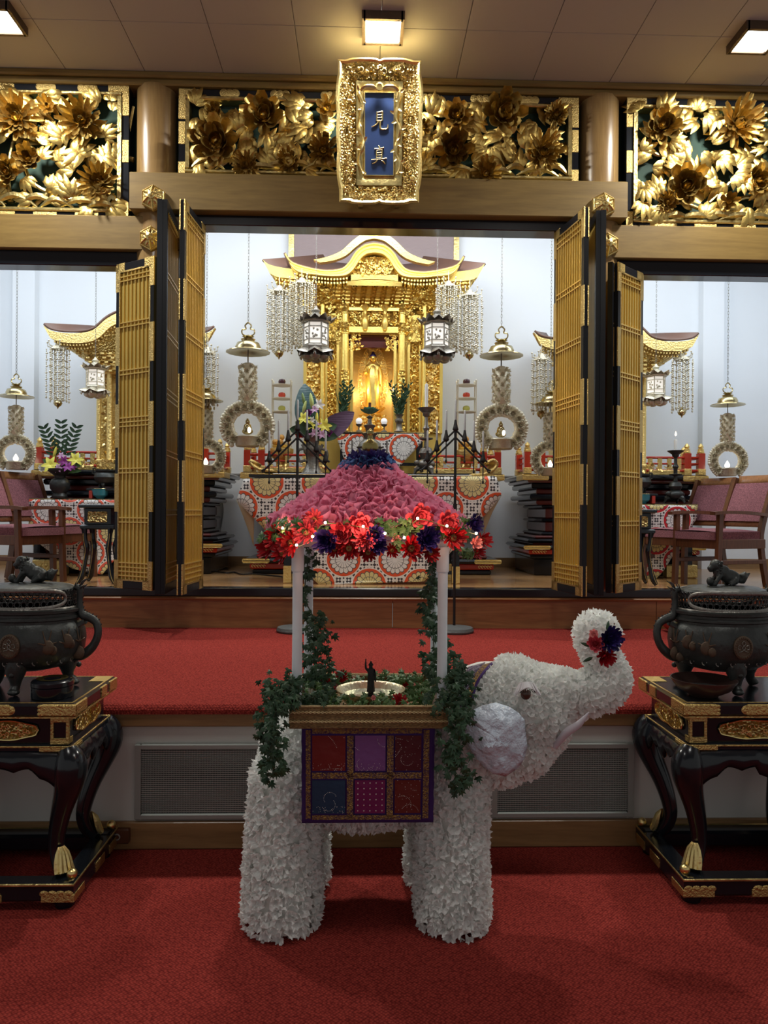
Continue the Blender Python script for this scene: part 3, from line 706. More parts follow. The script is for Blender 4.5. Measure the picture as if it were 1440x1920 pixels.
for p, n, d in scatter(body, dens, rd):
    if d < .02: ruffle(mh, p+n*.003, n, .017, .019, 9, .22, rd)
    else: ruffle(m, p+n*.002, n, .027, .027, 14, .2, rd, rings=((.3, .5), (.7, .85), (1, .95)))
obj('body_ruffles', m, 'ruffle_white', el, flat=True, kind='stuff'); obj('head_ruffles', mh, 'ruffle_white', el, flat=True, kind='stuff')
# ear: a crumpled foil flap
ol = [(873, 1350), (885, 1332), (905, 1322), (930, 1317), (955, 1325), (972, 1336), (984, 1350), (986, 1375), (989, 1400), (984, 1422), (972, 1440), (948, 1456), (925, 1451), (905, 1436), (888, 1415), (876, 1392), (871, 1370)]
cx, cy = 932, 1385; rows = []
NR = 9
for i in range(NR+1):
    t = i/NR; row = []
    for k in range(len(ol)*2+1):
        a = ol[(k//2) % len(ol)]; b = ol[(k//2+1) % len(ol)]; s = (k % 2)/2; x = lerp(a[0], b[0], s); y = lerp(a[1], b[1], s)
        x = lerp(cx, x, t); y = lerp(cy, y, t); nz = noise.noise(Vector((x*.03, y*.03, 1)))*.022+noise.noise(Vector((x*.09, y*.09, 4)))*.006
        row.append(tuple(P(x, y, 2.765+.05*t*t+nz-(.012 if y > 1395 else 0)*(1-t)+(x-932)*.0003)))
    rows.append(row)
m = MB().strip(rows); obj('ear', m, 'ear_foil', el, solid=.012, sharp=25)
# eye with tassel lash
e, n = snap(986, 1302, .040)
m = MB().ball(tuple(e), (.020, .012, .021), 16, 10); eo = obj('eye', m, 'eye_brown', el)
m = MB()
for k in range(46):
    a = PI*(k/45); r0 = .012; s = rd.uniform(.8, 1.1)
    base = e+Vector((-.004, -.022, .028)); out = 1.3*Vector((-.038*math.cos(a)*s, -.014*math.sin(a)-.008, .0+.018*math.sin(a)))
    m.tube([tuple(base), tuple(base+out*.6+Vector((0, 0, .014))), tuple(base+out+Vector((0, -.004, -.012-.016*abs(math.cos(a))*rd.uniform(.6, 1.1))))], [.0022, .0028, .0018], 5)
obj('eyelash', m, 'tassel_white', el)
m = MB()
for k in range(9):
    a = PI*((k+.5)/9); p0 = e+Vector((-.02*math.cos(a), -.03, .028)); m.tube([tuple(p0), tuple(p0+Vector((-.012*math.cos(a), -.006, -.014)))], .0013, 4)
obj('lash_gap_strands', m, 'iron', el)  # black strands put in for the shaded gaps between the white lashes
tp = smooth_path([(*P(1040, 1400, 2.92), .012), (*P(1062, 1374, 2.88), .016), (*P(1085, 1358, 2.85), .0135), (*P(1104, 1336, 2.83), .003)], 5)
obj('tusk', MB().tube([q[:3] for q in tp], [q[3] for q in tp], 12), 'tusk', el)
m = MB(); tp = smooth_path([(*P(1005, 1410, 2.98), .03), (*P(1035, 1396, 2.95), .02), (*P(1060, 1385, 2.95), .008)], 4); m.tube([q[:3] for q in tp], [q[3] for q in tp], 10)
obj('lower_lip', m, 'ruffle_body', el)
# bouquet at the trunk tip
def blossom(name, parent, c, r, kind, m_, n=(0, -1, 0), sd=0, eye=None, **k):
    m = MB(); flower(m, c, r, kind, (0, 0), sd, n)
    o = obj(name, m, m_, parent, sharp=60, **k)
    if eye: c = Vector(c)+Vector(n).normalized()*r*.12; obj('flower_centre', MB().ball(tuple(c), r*.26, 9, 6), eye, o if parent is None else o)
    return o
q = P(1133, 1208, 2.90)
bq = thing('trunk_bouquet', tuple(q), 'small bouquet of pink, purple and red flowers held in the elephant trunk', 'bouquet')
blossom('purple_flower', bq, P(1141, 1197, 2.855), .055, 'dahlia', 'petal_navy', (.1, -1, .1), 1)
blossom('red_flower', bq, P(1134, 1229, 2.86), .042, 'dahlia', 'petal_red', (0, -1, -.2), 2)
blossom('pink_rose', bq, P(1117, 1207, 2.85), .036, 'peony', 'petal_rose', (-.3, -1, .1), 3)
blossom('pink_rose', bq, P(1114, 1190, 2.865), .022, 'peony', 'petal_lightpink', (-.4, -1, .3), 4)
m = MB()
for a, b, an in ((1108, 1212, 2.8), (1112, 1232, 3.6), (1138, 1184, 1.4)):
    carved_leaf(m, tuple(P(a, b, 2.88)), an, .04, .2, rd, 1)
obj('leaf', m, 'leaf_ivy', bq)
# ---------------------------------------------------------------- woven tray on the back
X0, X1, Y0, Y1, Z0, Z1 = -.375, .215, 2.77, 3.32, .845, .928
tray = thing('woven_tray', (-.08, 3.05, Z0), 'shallow woven bamboo tray on the elephant back', 'tray')
m = MB().bbox(X0, X1, Y0, Y0+.014, Z0, Z1, .003).bbox(X0, X1, Y1-.014, Y1, Z0, Z1, .003).bbox(X0, X0+.014, Y0+.014, Y1-.014, Z0, Z1, .003).bbox(X1-.014, X1, Y0+.014, Y1-.014, Z0, Z1, .003)
obj('tray_wall', m, 'wicker', tray); obj('tray_bottom', MB().box(X0+.01, X1-.01, Y0+.01, Y1-.01, Z0, Z0+.01), 'wicker', tray)
for zz in (Z0+.028, Z0+.062):
    m = MB(); n = 90
    for s in (0, PI): m.tube([(lerp(X0, X1, k/n), Y0-.004+.002*math.cos(k*1.4+s), zz+.003*math.sin(k*1.4+s)) for k in range(n+1)], .0018, 4)
    obj('braid_trim', m, 'straw_trim', tray)
m = MB().tube([(X0, Y0, Z1+.001), (X1, Y0, Z1+.001), (X1, Y1, Z1+.001), (X0, Y1, Z1+.001)], .004, 6, closed=True); obj('rim', m, 'straw_trim', tray)
m = MB()
for k in range(11):
    x = lerp(X0+.02, X1-.02, k/10); m.box(x-.0015, x+.0015, Y0-.002, Y0, Z0+.002, Z1-.002)
obj('upright_reeds', m, 'wicker', tray)
# bowl with small figure
b = Vector((-.070, 3.03, .856))
bw = thing('water_bowl', tuple(b), 'shiny round metal bowl in the tray under the canopy', 'bowl')
obj('bowl', MB().lathe([(.0, 0), (.07, 0), (.11, .03), (.128, .064), (.134, .075), (.140, .078), (.139, .072), (.130, .062), (.112, .036), (.06, .012), (0, .010)], b, 48), 'gold_pale', bw)
obj('water', MB().lathe([(0, 0), (.118, 0), (.118, .003), (0, .003)], b+Vector((0, 0, .048)), 40), 'water', bw)
def skinfig(pts, edges, rads, sub=2):
    me = bpy.data.meshes.new('t'); me.from_pydata(pts, edges, []); o = bpy.data.objects.new('t', me); SC.collection.objects.link(o)
    sk = o.modifiers.new('s', 'SKIN'); sv = me.skin_vertices[0].data
    for i, r in enumerate(rads): sv[i].radius = (r, r)
    sv[0].use_root = True; sk.use_smooth_shade = True
    s = o.modifiers.new('u', 'SUBSURF'); s.levels = sub; s.render_levels = sub
    dg = bpy.context.evaluated_depsgraph_get(); ev = o.evaluated_get(dg); m2 = ev.to_mesh()
    out = MB(); out.v = [v.co.copy() for v in m2.vertices]; out.f = [tuple(p.vertices) for p in m2.polygons]
    ev.to_mesh_clear(); bpy.data.objects.remove(o); return out
H = .135
fp = [(0, 0, .48), (0, 0, .62), (0, 0, .76), (0, 0, .83), (0, -.005, .92),
      (-.09, 0, .77), (-.15, -.01, .80), (-.16, -.02, .93), (-.155, -.02, 1.02), (-.155, -.02, 1.08),
      (.09, 0, .77), (.13, 0, .62), (.135, -.01, .47), (.135, -.01, .41),
      (-.045, 0, .44), (-.045, 0, .25), (-.04, .01, .04), (-.045, -.05, .02), (.045, 0, .44), (.045, 0, .25), (.04, .01, .04), (.045, -.05, .02), (0, -.04, .93)]
fe = [(0, 1), (1, 2), (2, 3), (3, 4), (2, 5), (5, 6), (6, 7), (7, 8), (8, 9), (2, 10), (10, 11), (11, 12), (12, 13), (0, 14), (14, 15), (15, 16), (16, 17), (0, 18), (18, 19), (19, 20), (20, 21)]
fr = [.075, .07, .075, .032, .06, .035, .03, .024, .018, .012, .035, .028, .022, .014, .055, .05, .035, .022, .055, .05, .035, .022]
g = skinfig([tuple(Vector(p)*H) for p in fp[:22]], fe, [r*H*1.3 for r in fr]); base = b+Vector((.0, -.005, .050))
g.v = [v+base for v in g.v]
g.ball(tuple(base+Vector((0, 0, .935*H))), (.058*H, .062*H, .075*H), 12, 9); g.ball(tuple(base+Vector((0, 0, 1.01*H))), .028*H, 8, 6)
g.ball(tuple(base+Vector((0, -.06*H, .925*H))), .012*H, 6, 4)
for s in (-1, 1): g.ball(tuple(base+Vector((s*.06*H, 0, .92*H))), (.012*H, .012*H, .03*H), 6, 5)
for k in range(4): g.tube([tuple(base+Vector(((-.165+.007*k)*H, -.02*H, 1.05*H))), tuple(base+Vector(((-.167+.009*k)*H, -.025*H, (1.10+.012*(1.5-abs(k-1.5)))*H)))], .0055*H, 5)
fg = thing('baby_buddha_statue', tuple(base), 'small dark standing child Buddha statuette with one raised arm, in the bowl', 'statuette')
obj('figure', g, 'iron', fg)
m = MB().lathe([(.13*H, -.03*H), (.2*H, 0), (.2*H, .03*H), (.12*H, .05*H), (0, .05*H)], base-Vector((0, 0, .012*H)), 16, fn=lambda a, z: 1+.12*math.cos(8*a)); obj('pedestal', m, 'iron', fg)
m = MB().lathe([(.055*H, .50*H), (.095*H, .40*H), (.115*H, .25*H), (.12*H, .12*H), (.1*H, .12*H)], base, 16, fn=lambda a, z: 1+.05*math.cos(9*a)); obj('skirt', m, 'iron', fg)
# ---------------------------------------------------------------- ivy and flowers in the tray
def ivy_leaf(m, c, n, r, a, rd):
    F = frame_from(n); vs = [tuple(Vector(c)+F @ Vector((0, 0, .12*r)))]
    prof = [(0, 1.05), (.33, .48), (.7, .92), (1.15, .40), (1.55, .78), (2.3, .52), (PI, .25)]
    ang = [(t, q) for t, q in prof]+[(-t, q) for t, q in prof[-2:0:-1]]
    for t, q in ang: vs.append(tuple(Vector(c)+F @ Vector((r*q*math.cos(a+t), r*q*math.sin(a+t), -.22*r*q*q+rd.uniform(-.06, .06)*r))))
    k = len(ang); m.add(vs, [(0, 1+i, 1+(i+1) % k) for i in range(k)])
def ivy(lab, clusters, sd, strands, group='ivy garlands'):
    rd = random.Random(sd); c0 = P(*clusters[0][:3]); t = thing('ivy_garland', tuple(c0), lab, 'ivy', group); m = MB()
    for px, py, Y, sx, sz, n in clusters:
        for _ in range(n):
            x, y = px+rd.gauss(0, sx*.5), py+rd.gauss(0, sz*.5); p = P(x, y, Y+rd.uniform(-.035, .03))
            nn = Vector((rd.uniform(-.8, .8), -1, rd.uniform(-.3, 1.0))); ivy_leaf(m, p, nn, rd.uniform(.014, .030), -PI/2+rd.uniform(-.9, .9), rd)
    obj('leaves', m, 'leaf_ivy', t, flat=True, kind='stuff')
    m = MB()
    for s in strands: m.tube(smooth_path([tuple(P(*q)) for q in s], 4), .0025, 5)
    obj('stem', m, 'stem', t)
ivy('leafy ivy trailing over the front left corner of the tray', [(540, 1292, 2.76, 36, 26, 70), (515, 1320, 2.74, 26, 40, 70), (508, 1372, 2.74, 26, 34, 50), (510, 1410, 2.76, 30, 26, 36), (515, 1440, 2.77, 26, 24, 34), (500, 1462, 2.78, 12, 12, 6), (590, 1308, 2.80, 46, 18, 50)], 21, [[(545, 1290, 2.77), (515, 1340, 2.75), (512, 1400, 2.76), (515, 1450, 2.78)]])
ivy('leafy ivy trailing over the front right corner of the tray', [(855, 1275, 2.80, 32, 36, 70), (845, 1310, 2.76, 44, 30, 80), (862, 1340, 2.74, 26, 26, 46), (855, 1385, 2.75, 26, 28, 40), (850, 1425, 2.76, 24, 26, 36), (858, 1458, 2.77, 26, 16, 24), (850, 1478, 2.78, 12, 10, 8), (860, 1262, 2.86, 14, 26, 20)], 22, [[(850, 1270, 2.8), (860, 1330, 2.75), (852, 1400, 2.76), (855, 1470, 2.78)]])
ivy('ivy climbing the back left post of the pavilion', [(577, 1060, 3.22, 12, 40, 26), (572, 1120, 3.22, 12, 46, 26), (592, 1160, 3.2, 20, 30, 26), (600, 1195, 3.18, 26, 30, 44), (588, 1235, 3.16, 28, 30, 50), (600, 1268, 3.12, 34, 22, 50)], 23, [[(578, 1045, 3.22), (572, 1120, 3.21), (596, 1180, 3.19), (590, 1260, 3.15)]])
ivy('ivy climbing the back right post of the pavilion', [(815, 1060, 3.22, 14, 40, 36), (805, 1110, 3.22, 18, 30, 34), (800, 1150, 3.2, 18, 26, 26), (812, 1180, 3.2, 14, 24, 16), (842, 1215, 3.16, 12, 24, 14), (808, 1235, 3.14, 18, 24, 30), (820, 1262, 3.1, 28, 22, 40)], 24, [[(818, 1045, 3.22), (803, 1120, 3.21), (812, 1190, 3.19), (815, 1260, 3.13)]])
m = MB(); rd = random.Random(6); greens = thing('tray_greenery', (-.08, 3.05, .86), 'green leaves packed around the bowl inside the tray', 'leaves')
for _ in range(420):
    x, y = rd.uniform(X0+.03, X1-.03), rd.uniform(Y0+.03, Y1-.03)
    if math.hypot(x-b.x, y-b.y) < .15 and not (y < b.y-.09): continue
    if math.hypot(x-b.x, y-b.y) < .105: continue
    ivy_leaf(m, (x, y, rd.uniform(.90, .948)), Vector((rd.uniform(-1, 1), -1, rd.uniform(0, 1.4))), rd.uniform(.016, .028), rd.uniform(0, 6), rd)
obj('leaves', m, 'leaf_green', greens, flat=True, kind='stuff')
m = MB()
for k in range(8): m.tube([(lerp(X0+.05, X1-.05, k/7), Y0+.04, .86), (lerp(X0+.05, X1-.05, k/7)+.01, Y0+.05, .93)], .0025, 5)
obj('stems', m, 'stem', greens)
for i, (px, py, Y, r, kd, mt, lab) in enumerate(((610, 1283, 3.16, .030, 'daisy', 'petal_red', 'red silk flower at the left back of the tray, leftmost'), (640, 1272, 3.20, .034, 'daisy', 'petal_red', 'tall red silk flower behind the left side of the bowl'), (627, 1290, 3.1, .022, 'bud', 'petal_lightpink', 'pale pink bud left of the bowl'), (668, 1278, 3.24, .026, 'mum', 'petal_lightpink', 'pale pink flower directly behind the bowl'), (735, 1280, 3.24, .018, 'bud', 'petal_red', 'tiny red bud behind the bowl right of the statuette'), (760, 1288, 3.16, .022, 'daisy', 'petal_red', 'small red flower right of the bowl'), (780, 1290, 3.10, .022, 'mum', 'petal_lightpink', 'pink flower right of the bowl near the ivy'), (786, 1307, 2.95, .022, 'bud', 'petal_red', 'red bud at the right end of the tray'), (748, 1318, 2.84, .036, 'daisy', 'petal_red', 'red daisy at the front rim of the tray'), (700, 1310, 2.86, .014, 'bud', 'petal_lightpink', 'tiny pale blossom in front of the statuette'))):
    q = P(px, py, Y); t = thing('silk_flower', tuple(q), lab, 'flower', 'silk flowers in the tray')
    n = (0, -1, .7); m = MB(); flower(m, tuple(q), r, kd, (0, 0), i+60, n); obj('petals', m, mt, t, sharp=60)
    m = MB(); m.tube([tuple(q), (q.x, q.y+.015, min(q.z, .95)-.06)], .002, 5); obj('stem', m, 'stem', t)
# ---------------------------------------------------------------- patchwork blanket
bl = thing('patchwork_blanket', (-.08, 2.81, .845), 'purple and gold patchwork blanket of six panels hanging on the elephant side', 'blanket')
def by(x, z): return 2.795+.035*max(0, (.845-z)/.37)
def sheet(x0, x1, z0, z1, off, nx=10, nz=10, wob=0):
    return [[(lerp(x0, x1, i/nx)+(wob*math.sin(j*1.7)), by(lerp(x0, x1, i/nx), lerp(z1, z0, j/nz))-off, lerp(z1, z0, j/nz)) for i in range(nx+1)] for j in range(nz+1)]
def PX(px): return (px-679)*.002-.11
def PZ(py): return 1.65-(py-960)*.002+.003
obj('cloth', MB().strip(sheet(PX(569), PX(818), PZ(1549), PZ(1362), 0, 24, 20, .001)), 'cloth_purple', bl, solid=.006)
mats = [('crimson', (.17, .012, .010)), ('lilac', (.19, .07, .24)), ('maroon', (.08, .008, .014)), ('teal', (.008, .04, .09)), ('magenta', (.17, .008, .085)), ('rust', (.13, .014, .010))]
for nme, c in mats: mat('patch_'+nme, c, .5, 0, .6, 12, bdist=.01)
cols = [(589, 651), (669, 726), (744, 793)]; rws = [(1379, 1447), (1465, 1530)]; k = 0; rd = random.Random(2)
labs = ['dark red embroidered patch', 'lilac patch', 'maroon patch', 'teal blue patch', 'magenta mirrorwork patch', 'rust red patch']
for r_ in rws:
    for c_ in cols:
        x0, x1, z0, z1 = PX(c_[0]), PX(c_[1]), PZ(r_[1]), PZ(r_[0])
        o = obj('patch', MB().strip(sheet(x0, x1, z0, z1, .010)), 'patch_'+mats[k][0], bl, label=labs[k])
        m = MB()
        def dot(x, z, r): y = by(x, z)-.0125; m.at((x, y, z), (PI/2, 0, 0)).lathe([(r, 0), (r*.8, .0015), (0, .002)], seg=6); m.X = Matrix.Identity(4)
        if k == 4:
            for i in range(5):
                for j in range(6): dot(lerp(x0, x1, (i+.5)/5), lerp(z0, z1, (j+.5)/6), .0028)
        else:
            for s in range(3):
                ax, az = rd.uniform(x0, x1), rd.uniform(z0, z1); aa = rd.uniform(0, 6.28); cv = rd.uniform(-.3, .3)
                for i in range(14):
                    if x0 < ax < x1 and z0 < az < z1: dot(ax, az, rd.uniform(.0009, .0016))
                    ax += .006*math.cos(aa); az += .006*math.sin(aa); aa += cv
            for i in range(30): dot(rd.uniform(x0, x1), lerp(z0, z0+.03, rd.random()) if k in (0, 1, 3) else rd.uniform(z0, z1), rd.uniform(.0008, .0014))
        obj('beadwork', m, 'silver_thread', o, flat=True); k += 1
for a in ((577, 586, 1368, 1540), (654, 666, 1379, 1540), (729, 741, 1379, 1540), (797, 808, 1368, 1540), (589, 794, 1366, 1375), (589, 794, 1450, 1462), (589, 794, 1533, 1542)):
    obj('sequin_band', MB().strip(sheet(PX(a[0]), PX(a[1]), PZ(a[3]), PZ(a[2]), .012, 14, 14)), 'sequin_gold', bl)
# neck cloth
def conf(lc, rc, nr, nc, off):
    L_ = smooth_path(lc, 6); R_ = smooth_path(rc, 6); rows = []
    for i in range(nr+1):
        a = L_[round(i/nr*(len(L_)-1))]; b_ = R_[round(i/nr*(len(R_)-1))]; row = []
        for j in range(nc+1):
            s = j/nc; p, n = snap(lerp(a[0], b_[0], s), lerp(a[1], b_[1], s), off)
            row.append(tuple(p) if p else None)
        rows.append(row)
    good = [r for r in rows if all(r)]; return good
nk = thing('neck_cloth', tuple(P(905, 1275, 2.95)), 'purple and gold cloth draped over the elephant neck', 'cloth')
A_ = [(878, 1252), (864, 1275), (858, 1305), (862, 1335)]; B_ = [(936, 1236), (916, 1254), (896, 1282), (886, 1322)]
mid = lambda s: [(lerp(a[0], b_[0], s), lerp(a[1], b_[1], s)) for a, b_ in zip(A_, B_)]
for nme, s0, s1, mt, off in (('cloth', 0, .55, 'sequin_dark', .028), ('gold_band', .55, .84, 'sequin_gold', .031), ('edging', .84, 1.0, 'cloth_purple', .034)):
    if mt == 'sequin_dark' and mt not in MT: mat('sequin_dark', (.30, .28, .34), .4, .5, 1, 150, vscale=90, col2=(.05, .02, .09))
    rws_ = conf(mid(s0), mid(s1), 12, 4, off)
    if len(rws_) > 2: obj(nme, MB().strip(rws_), mt, nk, solid=.004)
# ---------------------------------------------------------------- pavilion: posts and flowered roof
pv = thing('flower_pavilion', (-.08, 3.02, .86), 'four white posts carrying a pink petal roof with lit flower garland', 'pavilion')
CX, CY = -.085, 3.02
for (px, Y) in ((558, 2.81), (830, 2.81), (579, 3.25), (816, 3.25)):
    q = P(px, 1100, Y); x = q.x
    m = MB().lathe([(.019, .86), (.0195, 1.0), (.0185, 1.2), (.019, 1.42), (.019, 1.52)], (x, Y, 0), 16)
    po = obj('post', m, 'post_cloth', pv); obj('collar', MB().lathe([(.022, 1.425), (.0235, 1.43), (.0235, 1.515), (.02, 1.52)], (x, Y, 0), 16), 'post_cloth', po)
m = MB(); 
for a, b_ in (((-.37, 2.81), (.21, 2.81)), ((-.37, 3.25), (.21, 3.25)), ((-.35, 2.81), (-.35, 3.25)), ((.20, 2.81), (.20, 3.25))): m.tube([(a[0], a[1], 1.53), (b_[0], b_[1], 1.53)], .014, 8)
obj('roof_frame', m, 'post_cloth', pv)
def se(a, A, B, n=3.2):
    c, s = math.cos(a), math.sin(a); r = (abs(c)**n+abs(s)**n)**(-1/n); return A*c*r, B*s*r
def roof_pt(a, t): # t=0 apex edge, 1 brim
    A, B = lerp(.085, .375, t), lerp(.075, .345, t); x, y = se(a, A, B, lerp(2, 3.4, t)); return Vector((CX+x, CY+y, lerp(1.825, 1.60, t if t < 0 else t**.93)))
rings = [[roof_pt(2*PI*k/48, i/8) for k in range(48)] for i in range(9)]
m = MB(); n = 48; vs = [p for r in rings for p in r]
m.add(vs, [(i*n+k, (i+1)*n+k, (i+1)*n+(k+1) % n, i*n+(k+1) % n) for i in range(8) for k in range(n)]+[tuple(range(n))])
obj('roof_shell', m, 'petal_pink', pv)
pts = scatter(m, .0235, random.Random(5)); pts += scatter(m, .030, random.Random(8)); rd = random.Random(9); mm = MB()
for p, nn, d in pts:
    if nn.z < 0: nn = -nn
    ruffle(mm, p, nn+Vector((0, 0, -.25)), rd.uniform(.020, .029), .020, 6, .12, rd, rings=((.45, .15), (.85, .75), (1, 1.25)))
obj('pink_petals', mm, 'petal_pink', pv, sharp=80, kind='stuff')
mm = MB()
for k in range(90):
    a = rd.uniform(0, 2*PI); p = roof_pt(a, rd.uniform(-.03, .06)); p.z += rd.uniform(-.002, .022); p.x = CX+(p.x-CX)*rd.uniform(.85, 1.05); p.y = CY+(p.y-CY)*rd.uniform(.85, 1.05)
    ruffle(mm, p, Vector((math.cos(a), math.sin(a), .9)), .022, .016, 6, .15, rd, rings=((.45, .15), (.85, .75), (1, 1.25)))
obj('blue_petals', mm, 'petal_blue', pv, sharp=80)
for k in range(7):
    a = -PI/2+k*2*PI/7; obj('navy_dahlia', (lambda mb: (flower(mb, (CX+.058*math.cos(a), CY+.058*math.sin(a), 1.846), .050, 'dahlia', (0, 0), k, (math.cos(a), math.sin(a), .9)), mb)[1])(MB()), 'petal_navy', pv, sharp=60)
obj('navy_dahlia', (lambda mb: (flower(mb, (CX, CY+.01, 1.868), .040, 'dahlia', (0, 0), 9, (0, -.3, 1)), mb)[1])(MB()), 'petal_navy', pv, sharp=60)
obj('finial', MB().lathe([(0, -.03), (.02, -.02), (.020, 0), (.031, .008), (.034, .02), (.030, .034), (.016, .044), (.011, .052), (.010, .066), (.014, .072), (.013, .084), (.005, .09), (.003, .094), (0, .095)], (CX+.006, CY-.01, 1.892), 24), 'brass_old', pv)
GF = [(505, 1028, 2.86, 24, 'daisy', 'petal_red'), (522, 1008, 2.78, 26, 'daisy', 'petal_red'), (548, 1018, 2.70, 28, 'daisy', 'petal_red'), (530, 1038, 2.74, 20, 'daisy', 'petal_red'), (575, 998, 2.66, 26, 'daisy', 'petal_rose'), (590, 975, 2.68, 24, 'daisy', 'petal_rose'), (612, 1014, 2.64, 27, 'dahlia', 'petal_navy'), (640, 1000, 2.64, 26, 'peony', 'petal_rose'), (655, 1028, 2.64, 25, 'daisy', 'petal_red'), (676, 985, 2.65, 26, 'peony', 'petal_rose'), (684, 1012, 2.63, 25, 'mum', 'petal_rose'), (690, 1036, 2.65, 20, 'daisy', 'petal_red'), (703, 1002, 2.63, 20, 'dahlia', 'petal_navy'), (708, 1022, 2.64, 20, 'dahlia', 'petal_navy'), (770, 1028, 2.64, 27, 'daisy', 'petal_red'), (800, 1010, 2.63, 26, 'dahlia', 'petal_navy'), (806, 1036, 2.65, 20, 'daisy', 'petal_red'), (785, 968, 2.68, 28, 'peony', 'petal_rose'), (836, 980, 2.68, 25, 'peony', 'petal_rose'), (848, 1008, 2.66, 28, 'daisy', 'petal_red'), (886, 982, 2.80, 20, 'dahlia', 'petal_navy'), (890, 1018, 2.76, 14, 'peony', 'petal_lightpink'), (903, 1012, 2.84, 20, 'daisy', 'petal_red'), (893, 1034, 2.80, 16, 'daisy', 'petal_red'), (742, 1010, 2.66, 12, 'bud', 'petal_lightpink'), (530, 985, 2.78, 13, 'peony', 'petal_lightpink'), (548, 978, 2.74, 13, 'peony', 'petal_lightpink'), (508, 992, 2.84, 10, 'bud', 'petal_lightpink'), (628, 1030, 2.68, 18, 'daisy', 'petal_red'), (735, 1032, 2.70, 16, 'daisy', 'petal_red')]
for i, (px, py, Y, r, kd, mt) in enumerate(GF):
    q = P(px, py, Y); n = (Vector((q.x-CX, q.y-CY, 0)).normalized()+Vector((0, -.8, .0)))
    blossom('garland_flower', pv, tuple(q), r/1400*Y, kd, mt, n, i+100, 'flower_eye' if kd == 'daisy' else None)
for i in range(16):            # the garland goes on round the back
    a = R(15+i*10); x, y = se(a, .385, .36, 3.4); q = Vector((CX+x, CY+y, 1.585-.02*(i % 2)))
    blossom('garland_flower', pv, tuple(q), .045, ('daisy', 'mum', 'peony')[i % 3], ('petal_red', 'petal_navy', 'petal_rose')[i % 3], (x, y, 0), i+200)
mm = MB(); rd = random.Random(14)
for i in range(330):
    a = rd.uniform(0, 2*PI); x, y = se(a, .375, .355, 3.4)
    ivy_leaf(mm, (CX+x*rd.uniform(.97, 1.06), CY+y*rd.uniform(.97, 1.06), rd.uniform(1.548, 1.622)), Vector((x*3+rd.uniform(-.6, .6), y*3+rd.uniform(-.6, .6), rd.uniform(-.2, .8))), rd.uniform(.016, .027), rd.uniform(0, 6), rd)
for px, py in ((745, 985), (735, 1000), (760, 1000), (750, 1020), (870, 985), (880, 1040), (870, 1030), (868, 1005), (515, 1000), (560, 985), (540, 1000), (495, 1005), (720, 985), (765, 985)):
    for _ in range(5):
        q = P(px+rd.uniform(-9, 9), py+rd.uniform(-9, 9), 2.65 if 540 < px < 860 else 2.78); ivy_leaf(mm, q, Vector((rd.uniform(-.6, .6), -1, rd.uniform(0, .9))), rd.uniform(.018, .028), rd.uniform(0, 6), rd)
obj('garland_leaves', mm, 'leaf_green', pv, flat=True, kind='stuff')
mm = MB(); mm.tube([(CX+se(2*PI*k/60, .375, .355, 3.4)[0], CY+se(2*PI*k/60, .375, .355, 3.4)[1], 1.585+.006*math.sin(k)) for k in range(60)], .006, 6, closed=True); gv = obj('garland_vine', mm, 'stem', pv)
fb = thing('fairy_lights', tuple(P(680, 988, 2.62)), 'string of small glowing fairy bulbs in the roof garland', 'string lights')
bp_ = [(530, 990, 2.74, .7), (586, 1006, 2.62, .7), (610, 980, 2.62, 1.4), (681, 987, 2.61, 1.6), (722, 1000, 2.62, .5), (758, 1008, 2.62, .5), (783, 972, 2.62, 1.6), (838, 986, 2.62, 1.2), (893, 1000, 2.74, .5), (556, 1022, 2.66, .5)]
for px, py, Y, e_ in bp_:
    q = P(px, py, Y-.01); o = obj('bulb', MB().ball(tuple(q), .0048, 10, 7), 'fairy_bulb', fb)
    l = bpy.data.lights.new('fairy_bulb_glow', 'POINT'); l.energy = .22*e_; l.color = (1, .50, .32); l.shadow_soft_size = .006
    lo = bpy.data.objects.new('fairy_bulb_glow', l); SC.collection.objects.link(lo); lo.location = q+Vector((0, -.018, 0))
obj('wire', MB().tube(smooth_path([tuple(P(a, b_+2, Y)) for a, b_, Y, e_ in sorted(bp_)], 4), .0015, 4), 'stem', fb)
